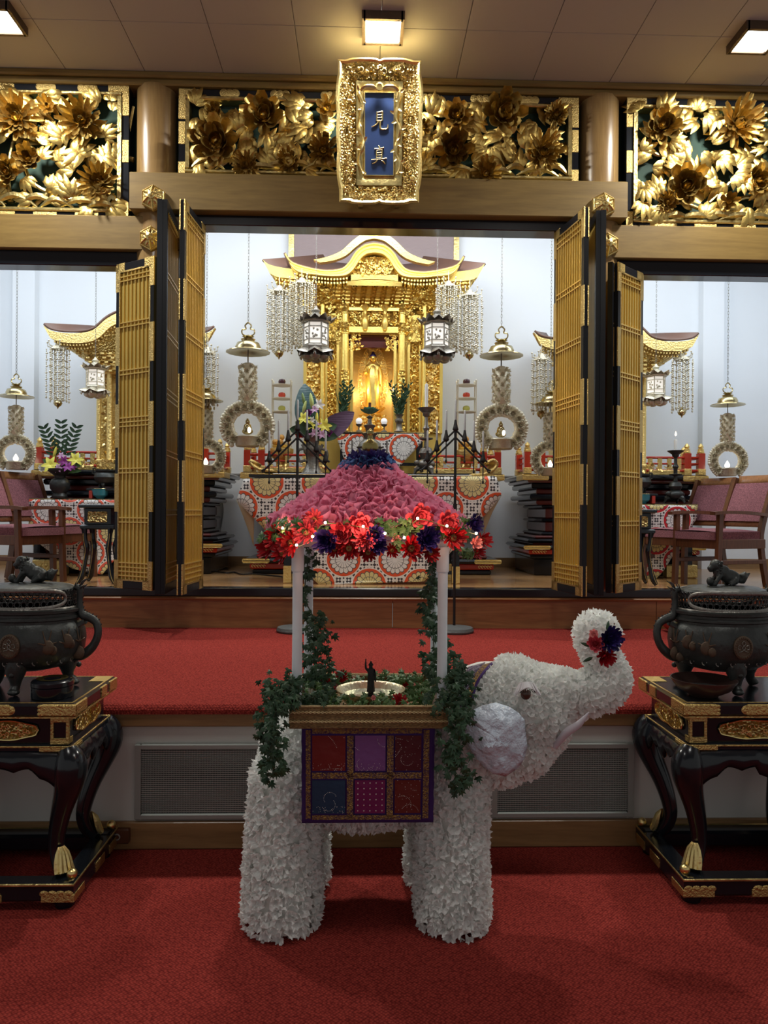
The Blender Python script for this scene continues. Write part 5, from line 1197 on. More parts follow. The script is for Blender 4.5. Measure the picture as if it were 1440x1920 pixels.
for s in (-1, 1):
    X_ = lambda px, Y: xx(px, Y) if s < 0 else 2*XC-xx(px, Y)
    # main column
    x = X_(645, Yc); z0, z1 = zy(812, Yc), zy(570, Yc)
    c_ = obj('main_column', MB().lathe([(.036, z0), (.036, z1)], (x, Yc, 0), 20), G, sh)
    for pa, pb_ in ((808, 790), (760, 695), (626, 605), (590, 570)):
        m = MB().lathe([(.0375, zy(pa, Yc)), (.041, zy(pa, Yc)+.006), (.041, zy(pb_, Yc)-.006), (.0375, zy(pb_, Yc))], (x, Yc, 0), 20); obj('chased_sleeve', m, GR, c_)
    m = MB()
    for py in (808, 790, 760, 695, 626, 605, 588): m.lathe([(.036, -.008), (.045, -.004), (.045, .004), (.036, .008)], (x, Yc, zy(py, Yc)), 20)
    obj('collar_rings', m, 'gold_shrine', c_)
    x = X_(603, Yc+.05); obj('side_column', MB().lathe([(.024, zy(812, Yc)), (.026, zy(735, Yc)), (.022, zy(730, Yc)), (.022, zy(640, Yc)), (.03, zy(632, Yc)), (.025, zy(570, Yc))], (x, Yc+.05, 0), 16), G, sh)
    for a, b_, c2, d, mt, YY in ((567, 648, 573, 812, G, Yc+.08), (573, 648, 598, 812, GR, Yc+.12), (608, 640, 612, 812, G, Yc+.08), (612, 640, 630, 812, GR, Yc+.10), (629, 640, 634, 812, G, Yc+.07), (655, 640, 660, 812, G, Yc+.02)):
        x0, x1 = sorted((X_(a, YY), X_(c2, YY))); obj('wall_panel', MB().bbox(x0, x1, YY, YY+.06, zy(d, YY), zy(b_, YY), .003), mt, sh)
    m = MB(); YY = Yc+.11; x0, x1 = sorted((X_(576, YY), X_(596, YY))); relief(m, x0, x1, zy(808, YY), zy(655, YY), YY, 150, rd, .017); obj('panel_carving', m, 'gold_niche', sh)
    m = MB(); YY = Yc+.09; xm = (X_(614, YY)+X_(628, YY))/2
    for i in range(9):
        z = lerp(zy(800, YY), zy(655, YY), i/8); m.tube([(xm+.03*math.cos(a)*(1-.08*a)*(-1)**i, YY, z+.045*math.sin(a)*(1-.08*a)) for a in [j*.7 for j in range(9)]], .006, 5)
    relief(m, xm-.03, xm+.03, zy(806, YY), zy(648, YY), YY, 40, rd, .010); obj('scroll_carving', m, G, sh)
    m = MB(); YY = Yc+.02; x0, x1 = sorted((X_(608, YY), X_(640, YY))); relief(m, x0, x1, zy(640, YY), zy(575, YY), YY, 70, rd, .02); obj('capital_carving', m, G, sh)
    x0, x1 = sorted((X_(570, YY), X_(608, YY))); m = MB(); relief(m, x0, x1, zy(650, YY), zy(575, YY), YY+.04, 60, rd, .02); m.box(x0, x1, YY+.05, YY+.1, zy(650, YY), zy(560, YY)); obj('capital_carving', m, GR, sh)
    m = MB(); YY = Yc; x0, x1 = sorted((X_(653, YY), X_(674, YY))); relief(m, x0, x1, zy(655, YY), zy(626, YY), YY+.03, 55, rd, .014); obj('corner_spandrel', m, G, sh)
    x0, x1 = sorted((X_(567, 7.7), X_(655, 7.7))); obj('side_wall', MB().box(x0, x1, Yc+.18, 8.3, 2.04, zy(540, 7.7)), G, sh)
# niche and figure
YN = 8.1; x0, x1 = xx(655, YN)-.02, xx(746, YN)+.02
obj('niche_back', MB().box(x0, x1, YN, YN+.05, 2.04, zy(600, YN)), 'gold_niche', sh)
for x in (xx(658, 7.8), 2*XC-xx(658, 7.8)): obj('niche_side', MB().box(x-.012, x+.012, Yc+.1, YN, 2.04, zy(620, 7.8)), 'gold_niche', sh)
obj('niche_curtain', MB().box(x0, x1, Yc+.12, Yc+.16, zy(650, 7.7), zy(622, 7.7)), 'lacquer_dark_red', sh)
obj('niche_floor', MB().box(x0, x1, Yc, YN, 2.04, zy(812, 7.7)), 'gold_niche', sh)
st = thing('standing_buddha_statue', (XC, 7.9, zy(805, 7.9)), 'golden standing Buddha statue with carved mandorla inside the shrine niche', 'statue')
YB_ = 7.9; zb = zy(806, YB_); zt = zy(656, YB_); HH = zy(662, YB_)-zy(772, YB_); zf = zy(772, YB_)
m = MB()
def mandorla(sc, y0, y1):
    N = 40; pts = []
    for i in range(N):
        a = 2*PI*i/N; r = 1-.18*max(0, math.sin(a))**3; pts.append((XC+sc*.155*math.cos(a)*(1.0+.05*math.cos(2*a)), (zf+zt)/2+sc*.40*math.sin(a)*(1.06 if math.sin(a) > 0 else .95)))
    return MB().prism(pts, y0, y1), pts
a_, pts_ = mandorla(1, YB_+.06, YB_+.075); obj('mandorla', a_, 'gold_niche', st)
m = MB(); 
for i in range(60):
    a = 2*PI*i/60; x = XC+.135*math.cos(a); z = (zf+zt)/2+.355*math.sin(a); m.tube([(x+.022*math.cos(j*.9+i), YB_+.05-.002*j, z+.026*math.sin(j*.9+i)) for j in range(6)], .006, 5)
relief(m, XC-.11, XC+.11, zf+.02, zt-.05, YB_+.055, 120, rd, .012); obj('flame_carving', m, 'gold_niche', st)
m = MB()
for i in range(36):
    a = 2*PI*i/36; z = zy(683, YB_); m.tube([(XC+.05*math.cos(a), YB_+.04, z+.05*math.sin(a)), (XC+(.23 if i % 3 == 0 else .2)*math.cos(a), YB_+.05, z+(.23 if i % 3 == 0 else .2)*math.sin(a))], [.004, .002], 4)
m.tube([(XC+.07*math.cos(2*PI*i/24), YB_+.035, zy(683, YB_)+.07*math.sin(2*PI*i/24)) for i in range(24)], .006, 5, closed=True)
obj('halo_rays', m, G, st)
fg_ = skinfig([tuple(Vector(p)*HH) for p in [(0, 0, .45), (0, 0, .62), (0, 0, .76), (0, 0, .82), (-.09, 0, .76), (-.14, -.01, .64), (-.10, -.08, .66), (-.09, -.10, .74), (.09, 0, .76), (.13, 0, .62), (.13, -.03, .48), (.13, -.05, .42)]], [(0, 1), (1, 2), (2, 3), (2, 4), (4, 5), (5, 6), (6, 7), (2, 8), (8, 9), (9, 10), (10, 11)], [r*HH for r in (.09, .09, .08, .035, .045, .04, .03, .022, .045, .04, .035, .02)])
fg_.v = [v+Vector((XC, YB_-.02, zf)) for v in fg_.v]
fg_.lathe([(.125*HH, 0), (.13*HH, .02*HH), (.115*HH, .2*HH), (.12*HH, .4*HH), (.125*HH, .55*HH), (.11*HH, .68*HH), (.05*HH, .78*HH)], (XC, YB_-.02, zf), 28, fn=lambda a, z: 1+.06*math.cos(11*a+z*9))
fg_.ball((XC, YB_-.03, zf+.90*HH), (.052*HH, .055*HH, .07*HH), 14, 10)
fg_.ball((XC, YB_-.03-.055*HH, zf+.892*HH), .01*HH, 6, 4)
for s in (-1, 1): fg_.ball((XC+s*.052*HH, YB_-.025, zf+.885*HH), (.01*HH, .012*HH, .032*HH), 6, 5)
obj('figure', fg_, G, st)
m = MB().ball((XC, YB_-.025, zf+.935*HH), (.055*HH, .057*HH, .052*HH), 14, 8).ball((XC, YB_-.025, zf+.985*HH), .03*HH, 10, 6); obj('hair', m, 'petal_navy', st)
m = MB()
for l in range(3):
    for k in range(14): a = 2*PI*(k+.5*(l % 2))/14; petal(m, Matrix.Translation((XC, YB_-.02, zf-.02-.05*l)) @ Matrix.Rotation(a, 4, 'Z') @ Matrix.Translation((.04, 0, 0)) @ Matrix.Rotation(-.25+.3*l, 4, 'Y'), .12, .03, .3, .3, 4, 1)
m.lathe([(.10, 0), (.12, .02), (.06, .05), (.09, .09), (.12, .11), (.05, zf-zb)], (XC, YB_-.02, zb), 12); relief(m, XC-.13, XC+.13, zb+.01, zf-.06, YB_-.14, 50, rd, .016)
obj('lotus_pedestal', m, 'gold_niche', st)
for s in (-1, 1):      # small lamps inside the niche, as in the photograph the niche glows
    l = bpy.data.lights.new('niche_lamp', 'POINT'); l.energy = 1.3; l.color = (1, .86, .6); l.shadow_soft_size = .03
    lo = bpy.data.objects.new('niche_lamp', l); SC.collection.objects.link(lo); lo.location = (XC+s*.19, Yc+.2, 2.95)
# misu blind behind the shrine
t = thing('bamboo_blind', (0, 8.38, 3.6), 'purple brown bamboo blind with gold edges hanging behind the shrine roof', 'blind')
x0, x1 = xx(543, 8.38), xx(852, 8.38); z0 = zy(512, 8.38)
obj('blind_slats', MB().box(x0, x1, 8.37, 8.385, z0, 5.0), 'misu', t)
for x in (x0, x1): obj('blind_border', MB().box(x-.03, x+.03, 8.36, 8.387, z0, 5.0), 'gold_old', t)
# ---- tiered altar (shumidan)
def altar(name, label, xc, hw, y0, y1, ztop, waist, px_small=False):
    t = thing(name, (xc, (y0+y1)/2, ZIN), label, 'altar'); H = ztop-ZIN; q0 = .17 if px_small else 0
    def tier(nm, f, za, zb_, mt, b=.012): dy = (y1-y0)/2*(1-(f if f > .6 else .6+.4*f*.5)); obj(nm, MB().bbox(xc-hw*f, xc+hw*f, y0+dy, y1-dy*.2, ZIN+(q0+(1-q0)*za)*H, ZIN+(q0+(1-q0)*zb_)*H, b), mt, t)
    if px_small: obj('plinth', MB().bbox(xc-hw*.88, xc+hw*.88, y0+.06, y1-.02, ZIN, ZIN+.17*H, .01), 'lacquer', t)
    tier('base_block', .93, 0, .05, 'lacquer'); tier('base_tier', .95, .05, .11, 'lacquer_red'); tier('base_tier', 1.0, .11, .155, 'lacquer', .02); tier('base_tier', .9, .155, .19, 'lacquer_dark_red')
    ws = [(waist+.22, .19, .23), (waist+.13, .23, .27), (waist+.05, .27, .31), (waist, .31, .44), (waist+.05, .44, .47), (waist, .47, .60), (waist+.05, .60, .64), (waist+.12, .64, .70), (waist+.2, .70, .76), (.86, .76, .83), (.92, .83, .90), (.97, .90, .945)]
    for i, (f, a, b_) in enumerate(ws): tier('waist_tier', min(f, .97), a, b_, ('lacquer', 'lacquer_dark_red', 'lacquer', 'lacquer_dark_red')[i % 4], .014)
    tier('top_slab', 1.02, .945, 1.0, 'lacquer', .014)
    for s in (-1, 1):
        xe = xc+s*hw*1.02; a, b_ = sorted((xe-s*.25, xe+s*.006)); o = obj('gilt_corner', MB().bbox(a, b_, y0-.012, y0+.0, ztop-.062, ztop-.004, .01).bbox(*sorted((xe-s*.004, xe+s*.008)), y0, y0+.3, ztop-.062, ztop-.004, .004), 'gilt_bright', t)
        xe = xc+s*hw; a, b_ = sorted((xe-s*.26, xe+s*.01)); obj('gilt_cloud_fitting', MB().bbox(a, b_, y0+.0, y0+.012, ZIN+(q0+(1-q0)*.11)*H, ZIN+(q0+(1-q0)*.155)*H, .012), 'gilt_bright', t)
        a, b_ = sorted((xe-s*.22, xe-s*.08)); m = MB()
        for k in range(5): m.tube([(a+(b_-a)*(k+.5)/5+.012*math.cos(j), y0+.015, ZIN+(q0+(1-q0)*.08)*H+.012*math.sin(j)) for j in range(6)], .004, 4)
        obj('gilt_scroll', m, 'gilt_bright', t)
    m = MB().bbox(xc-.12, xc+.12, y0-.012, y0, ztop-.062, ztop-.004, .01); obj('gilt_fitting', m, 'gilt_bright', t)
    # railing
    rl = thing('altar_railing', (xc, y0, ztop), label.split(' under')[0].replace('altar', 'altar railing')+' standing on the altar edge', 'railing', 'red altar railings')
    for s in (-1, 1):
        for x, yy in ((xc+s*(hw-.03), y0+.05), (xc+s*(hw-.17), y0+.05), (xc+s*(hw-.03), y0+.45)):
            p = obj('post', MB().bbox(x-.032, x+.032, yy-.032, yy+.032, ztop+.06, ztop+.22, .004), 'lacquer_red', rl)
            obj('gilt_foot', MB().bbox(x-.036, x+.036, yy-.036, yy+.036, ztop+.001, ztop+.065, .004), 'gilt_bright', p)
            obj('gilt_finial', MB().lathe([(.034, .22), (.036, .235), (.030, .24), (.030, .262), (.018, .268), (.026, .285), (.018, .305), (.004, .318), (0, .322)], (x, yy, ztop), 14), 'gilt_bright', p)
        for zz, rr in ((.175, .013), (.115, .010), (.045, .015)):
            a, b_ = sorted((xc+s*(hw-.03), xc+s*(hw*.36))); o = obj('rail', MB().tube([(a, y0+.05, ztop+zz), (b_, y0+.05, ztop+zz)], rr, 8), 'lacquer_red', rl)
            obj('rail', MB().tube([(xc+s*(hw-.03), y0+.05, ztop+zz), (xc+s*(hw-.03), y0+.45, ztop+zz)], rr, 8), 'lacquer_red', rl)
        m = MB()
        for k in range(4): x = lerp(xc+s*(hw*.4), xc+s*(hw-.25), k/3); m.bbox(x-.02, x+.02, y0+.04, y0+.06, ztop+.03, ztop+.17, .003)
        obj('gilt_struts', m, 'gilt_bright', rl)
        m = MB(); a, b_ = sorted((xc+s*hw*.38, xc+s*(hw-.25))); m.bbox(a, b_, y0+.03, y0+.055, ztop+.002, ztop+.05, .004); relief(m, a, b_, ztop+.05, ztop+.10, y0+.04, 26, rd, .014); obj('gilt_base_board', m, 'gilt_bright', rl)
    return t
mat('gilt_bright', (.90, .68, .26), .36, .85, .8, 60, bdist=.01)
altar('tiered_altar', 'wide red and black central altar under the golden shrine', XC, 1.27, 7.36, 8.36, zy(887, 7.36), .42)
ZT = zy(887, 7.36)
# small offering table with brocade in front of the shrine
def table_with_cloth(name, label, xa, xb, Y, depth, ztop, zbot, cloth, lab2, curl=False, legs=True, poly=None, grp=None):
    t = thing(name, ((xa+xb)/2, Y+depth/2, zbot), label, 'altar table', grp)
    obj('table_top', MB().bbox(xa, xb, Y, Y+depth, ztop-.035, ztop, .006), 'lacquer', t)
    obj('gilt_edge', MB().bbox(xa-.003, xb+.003, Y-.004, Y+.01, ztop-.010, ztop-.004, .001), 'gilt_fitting', t)
    ins = .33 if curl else .06
    for x in (xa+ins, xb-ins):
        for y in (Y+.07, Y+depth-.06): l_ = obj('leg', MB().bbox(x-.03, x+.03, y-.03, y+.03, zbot, ztop-.03, .006), 'lacquer', t); obj('gilt_shoe', MB().bbox(x-.034, x+.034, y-.034, y+.034, zbot, zbot+(.15 if curl else .06), .004), 'gilt_bright', l_)
    obj('cross_rail', MB().box(xa+ins, xb-ins, Y+.05, Y+.09, ztop-.12, ztop-.035), 'lacquer_dark_red', t); obj('cross_rail', MB().box(xa+ins, xb-ins, Y+.05, Y+.08, zbot+.08, zbot+.11), 'lacquer', t)
    if curl:
        for s, x in ((-1, xa), (1, xb)):
            pts = [(x-s*.20, Y+.03, ztop+.012), (x-s*.1, Y+.03, ztop+.018), (x-s*.03, Y+.03, ztop+.05), (x+s*.005, Y+.03, ztop+.095), (x-s*.02, Y+.03, ztop+.12), (x-s*.05, Y+.03, ztop+.10)]
            mm = MB(); pp = smooth_path(pts, 4); rows = [[(p[0], y, p[2]) for p in pp] for y in (Y, Y+depth)]; mm.strip(rows); c_ = obj('curled_end', mm, 'gilt_fitting', t, solid=.025)
    return t
def cloth(name, label, poly, Y, m, yfn=None, org=None):
    """cloth outline in x,z; built as a fine grid clipped to the outline, with gentle folds"""
    xs = [p[0] for p in poly]; zs = [p[1] for p in poly]; z1, z0 = max(zs), min(zs); N = 26; rows = []
    def span(z):
        hit = []
        for i in range(len(poly)):
            (xa, za), (xb, zb_) = poly[i], poly[(i+1) % len(poly)]
            if (za-z)*(zb_-z) <= 0 and za != zb_: hit.append(xa+(xb-xa)*(z-za)/(zb_-za))
        return (min(hit), max(hit)) if len(hit) > 1 else ((min(xs)+max(xs))/2,)*2
    for j in range(N+1):
        z = lerp(z1-1e-4, z0+1e-4, j/N); a, b_ = span(z); rows.append([(lerp(a, b_, i/24), Y-.004-.010*math.sin(lerp(a, b_, i/24)*9)*j/N+(yfn(lerp(a, b_, i/24), z) if yfn else 0), z) for i in range(25)])
    org = org or ((min(xs)+max(xs))/2, Y, z0); t = thing(name, org, label, 'cloth')
    obj('brocade', MB().strip(rows), m, t, solid=.006); return t
xa, xb = xx(631, 7.42), xx(798, 7.42)
table_with_cloth('offering_table', 'small black altar table with brocade in front of the shrine niche', xa, xb, 7.43, .17, zy(809, 7.42), ZT+.002, None, '', False)
def PP(pts, Y): return [(xx(a, Y), zy(b_, Y, a)) for a, b_ in pts]
cloth('brocade_cloth', 'upper orange and white brocade cloth hanging below the shrine niche', PP([(632, 813), (797, 813), (797, 822), (742, 882), (652, 882), (632, 826)], 7.405), 7.405, 'brocade_orange')
# long front table
xa, xb = xx(466, 6.42), xx(928, 6.42); ZF = zy(889, 6.40)
table_with_cloth('long_altar_table', 'long black altar table with curled ends in the centre front', xa, xb, 6.42, .46, ZF, ZIN+.001, None, '', True)
ct = cloth('brocade_cloth', 'large orange and white chrysanthemum brocade cloth on the long front table', PP([(458, 894), (930, 894), (941, 930), (790, 1097), (600, 1097), (443, 938)], 6.40), 6.40, 'brocade_orange', lambda x, z: .10*max(0, abs(x-XC)-.95)**1.2)
for s, pts in ((-1, [(443, 936), (476, 962), (474, 1024), (470, 1010), (455, 968)]), (1, [(941, 928), (908, 958), (910, 1000), (913, 992), (925, 960)])):
    q = PP(pts, 6.44); m = MB().strip([[(x, 6.44+.03*i, z) for i, (x, z) in enumerate((q[0], q[1], q[2]))], [(x, 6.46+.02*i, z) for i, (x, z) in enumerate((q[0], q[4], q[3]))]]); obj('lining_fold', m, 'cloth_backing', ct, solid=.006)
# ---------------------------------------------------------------- side altars with gilded shrines
def side_shrine(xc, label, mir):
    t = thing('side_shrine', (xc, 7.95, 2.0), label, 'shrine', 'gilded side shrines'); Y = 7.3
    c0 = xx(1146, Y)
    def cv(pts, Y): return [(P(a, b_, Y).x-c0, P(a, b_, Y).z) for a, b_ in smooth_path(pts, 5)]
    top = cv([(1303, 627), (1290, 636), (1265, 640), (1235, 639), (1212, 632), (1190, 612), (1168, 600), (1146, 596)], Y)
    bot = cv([(1290, 650), (1270, 657), (1245, 658), (1220, 655), (1202, 646), (1184, 628), (1166, 618), (1146, 614)], Y)
    def full(c_): return [(xc+x, z) for x, z in c_]+[(xc-x, z) for x, z in c_[-2::-1]]
    T, B = full(top), full(bot)
    A = [(x, Y, z) for x, z in T]; Bq = [(x, Y, z) for x, z in B]; C_ = [(x, Y+.06, z) for x, z in T]; D = [(x, Y+.06, z) for x, z in B]
    obj('gable_board', MB().strip([A, C_, D, Bq, A]), 'gilt_bright', t, sharp=30)
    obj('roof_tiles', MB().strip([[(x, Y, z+.006) for x, z in T], [(xc+(x-xc)*.85, 7.8, z+.12) for x, z in T], [(xc+(x-xc)*.6, 8.2, z+.2) for x, z in T]]), 'roof_brown', t, solid=.02)
    obj('eave_underside', MB().strip([[(x, Y+.03, z) for x, z in B], [(xc+(x-xc)*.8, Y+.2, z-.10) for x, z in B], [(xc+(x-xc)*.6, Y+.35, z-.2) for x, z in B]]), 'gold_relief', t)
    for row in range(2):
        m = MB(); x = xc-.72
        while x < xc+.72:
            z = min(B, key=lambda p: abs(p[0]-x))[1]; m.box(x-.008, x+.008, Y+.02+.04*row, Y+.15, z-.022-.026*row, z-.006-.026*row); x += .03
        obj('rafter_ends', m, 'gilt_bright', t, flat=True)
    for k in range(5):
        z = zy(668+k*7, Y+.1); hw_ = .56-.05*k; m = MB(); m.box(xc-hw_, xc+hw_, Y+.2+.03*k, 7.7, z-.02, z+.006); x = xc-hw_; i = 0
        while x < xc+hw_-.02:
            if i % 2 == k % 2: m.bbox(x, x+.034, Y+.13+.03*k, Y+.2+.03*k, z-.010, z+.013, .003)
            x += .04; i += 1
        obj('bracket_tier', m, 'gilt_bright', t, sharp=20)
    Yc_ = 7.6; zt, zb_ = zy(690, Yc_), 2.04; rd = random.Random(12)
    obj('body', MB().box(xc-.42, xc+.42, Yc_+.12, 8.3, zb_, zt), 'gilt_bright', t)
    for s in (-1, 1):
        for dx, r in ((.41, .022), (.30, .028), (.20, .022)): obj('column', MB().lathe([(r*1.3, zb_), (r*1.3, zb_+.05), (r, zb_+.07), (r, zt-.1), (r*1.2, zt-.08), (r*1.2, zt)], (xc+s*dx, Yc_+.05, 0), 14), 'gilt_bright', t)
        m = MB(); a, b_ = sorted((xc+s*.385, xc+s*.33)); relief(m, a, b_, zb_, zt, Yc_+.1, 110, rd, .016); obj('panel_carving', m, 'gold', t)
        m = MB(); a, b_ = sorted((xc+s*.27, xc+s*.22)); relief(m, a, b_, zb_, zt, Yc_+.1, 90, rd, .014); obj('panel_carving', m, 'gold', t)
        m = MB(); a, b_ = sorted((xc+s*.18, xc+s*.5)); relief(m, a, b_, zt-.08, zt+.1, Yc_, 70, rd, .02); obj('capital_carving', m, 'gilt_bright', t)
    m = MB().bbox(xc-.46, xc+.46, Yc_-.02, Yc_+.12, zb_, zb_+.12, .01); relief(m, xc-.44, xc+.44, zb_+.01, zb_+.11, Yc_-.02, 90, rd, .018); obj('carved_base', m, 'gilt_bright', t)
    obj('niche_back', MB().box(xc-.18, xc+.18, Yc_+.10, Yc_+.125, zb_+.14, zt-.12), 'gold_niche', t)
    return t
XL, XR = xx(246, 7.4), xx(1148, 7.4)
for xc, lab, cl in ((XL, 'left', 'left'), (XR, 'right', 'right')):
    altar('side_altar', 'stepped red and black %s side altar under the %s gilded side shrine' % (lab, lab), xc, .90, 7.30, 8.3, zy(886, 7.3), .74, True)
    side_shrine(xc, 'gilded side shrine with flared roof behind the %s folding doors' % lab, lab == 'left')
# side brocade tables
for xa_, xb_, yt, ybt, mt, lab in ((54, 250, 934, 1086, 'brocade_coral', 'left'), (1150, 1308, 944, 1086, 'brocade_crimson', 'right')):
    Y = 7.08; xa, xb = xx(xa_, Y), xx(xb_, Y); zt = zy(yt, Y, xa_)
    table_with_cloth('side_table', 'low black table with brocade front before the %s side altar' % lab, xa, xb, Y, .2, zt, ZIN+.001, None, '')
    poly = [(xa+.01, zt-.012), (xb-.01, zt-.012), (xb-.01, zt-.20), (lerp(xa, xb, .70 if lab == 'left' else .62), ZIN+.03), (lerp(xa, xb, .58 if lab == 'left' else .30), ZIN+.03), (xa+.01, zt-.22 if lab == 'left' else zt-.3)]
    if lab == 'left': poly = [(xa+.01, zt-.012), (xb-.01, zt-.012), (xb-.01, ZIN+.35), (xx(195, Y), ZIN+.02), (xx(140, Y), ZIN+.06), (xa+.01, zt-.35)]
    else: poly = [(xa+.01, zt-.012), (xb-.01, zt-.012), (xb-.02, zt-.14), (xx(1240, Y), zy(1072, Y)), (xx(1222, Y), zy(1090, Y)), (xx(1190, Y), zy(1080, Y)), (xa+.01, zt-.35)]
    cloth('brocade_cloth', '%s chrysanthemum brocade cloth on the %s side table' % ('coral' if lab == 'left' else 'crimson', lab), poly, Y-.015, mt)
# small black stands with curved legs beside the doors
for px, yt, lab in ((190, 946, 'left'), (1190, 955, 'right')):
    Y = 6.42; x = xx(px, Y); zt = zy(yt, Y, px); t = thing('lacquer_stand', (x, Y, ZIN), 'small black lacquer stand with curved legs beside the %s folding doors' % lab, 'stand', 'small black lacquer stands')
    obj('stand_top', MB().bbox(x-.15, x+.15, Y-.12, Y+.12, zt-.03, zt, .006), 'lacquer', t); obj('apron', MB().bbox(x-.11, x+.11, Y-.09, Y+.09, zt-.17, zt-.03, .006), 'lacquer', t)
    obj('gilt_panel', MB().bbox(x-.08, x+.08, Y-.096, Y-.088, zt-.15, zt-.06, .006), 'gold_relief', t); obj('shelf_moulding', MB().bbox(x-.14, x+.14, Y-.11, Y+.11, zt-.21, zt-.17, .01), 'lacquer', t)
    for s in (-1, 1):
        for q in (-1, 1):
            pp = smooth_path([(x+s*.11, Y+q*.09, zt-.2), (x+s*.10, Y+q*.09, zt-.3), (x+s*.09, Y+q*.085, lerp(zt, ZIN, .6)), (x+s*.12, Y+q*.10, ZIN+.08), (x+s*.15, Y+q*.115, ZIN+.012)], 4); l_ = obj('leg', MB().tube(pp, [.022+.004*math.cos(i) for i in range(len(pp))], 8), 'lacquer', t)
            obj('gilt_line', MB().tube([(a+s*.004, b_-.024, c_) for a, b_, c_ in pp[2:]], .0025, 4), 'gilt_fitting', l_)
def gold_box(px, py, Y, w_, h, lab):
    q = P(px, py, Y); t = thing('gilded_box', (q.x, Y, ZIN), lab, 'box', 'low gilded boxes under the side tables'); obj('box_body', MB().bbox(q.x-w_/2, q.x+w_/2, Y-.05, Y+.05, ZIN+.002, ZIN+h, .01), 'gilt_bright', t)
    m = MB(); relief(m, q.x-w_*.4, q.x+w_*.4, ZIN+.03, ZIN+h-.03, Y-.052, 20, random.Random(px), .008); obj('carved_band', m, 'gold', t)
gold_box(95, 1070, 7.16, .30, .15, 'low gilded box under the left side table'); gold_box(1275, 1070, 7.16, .30, .13, 'low gilded box under the right side table')
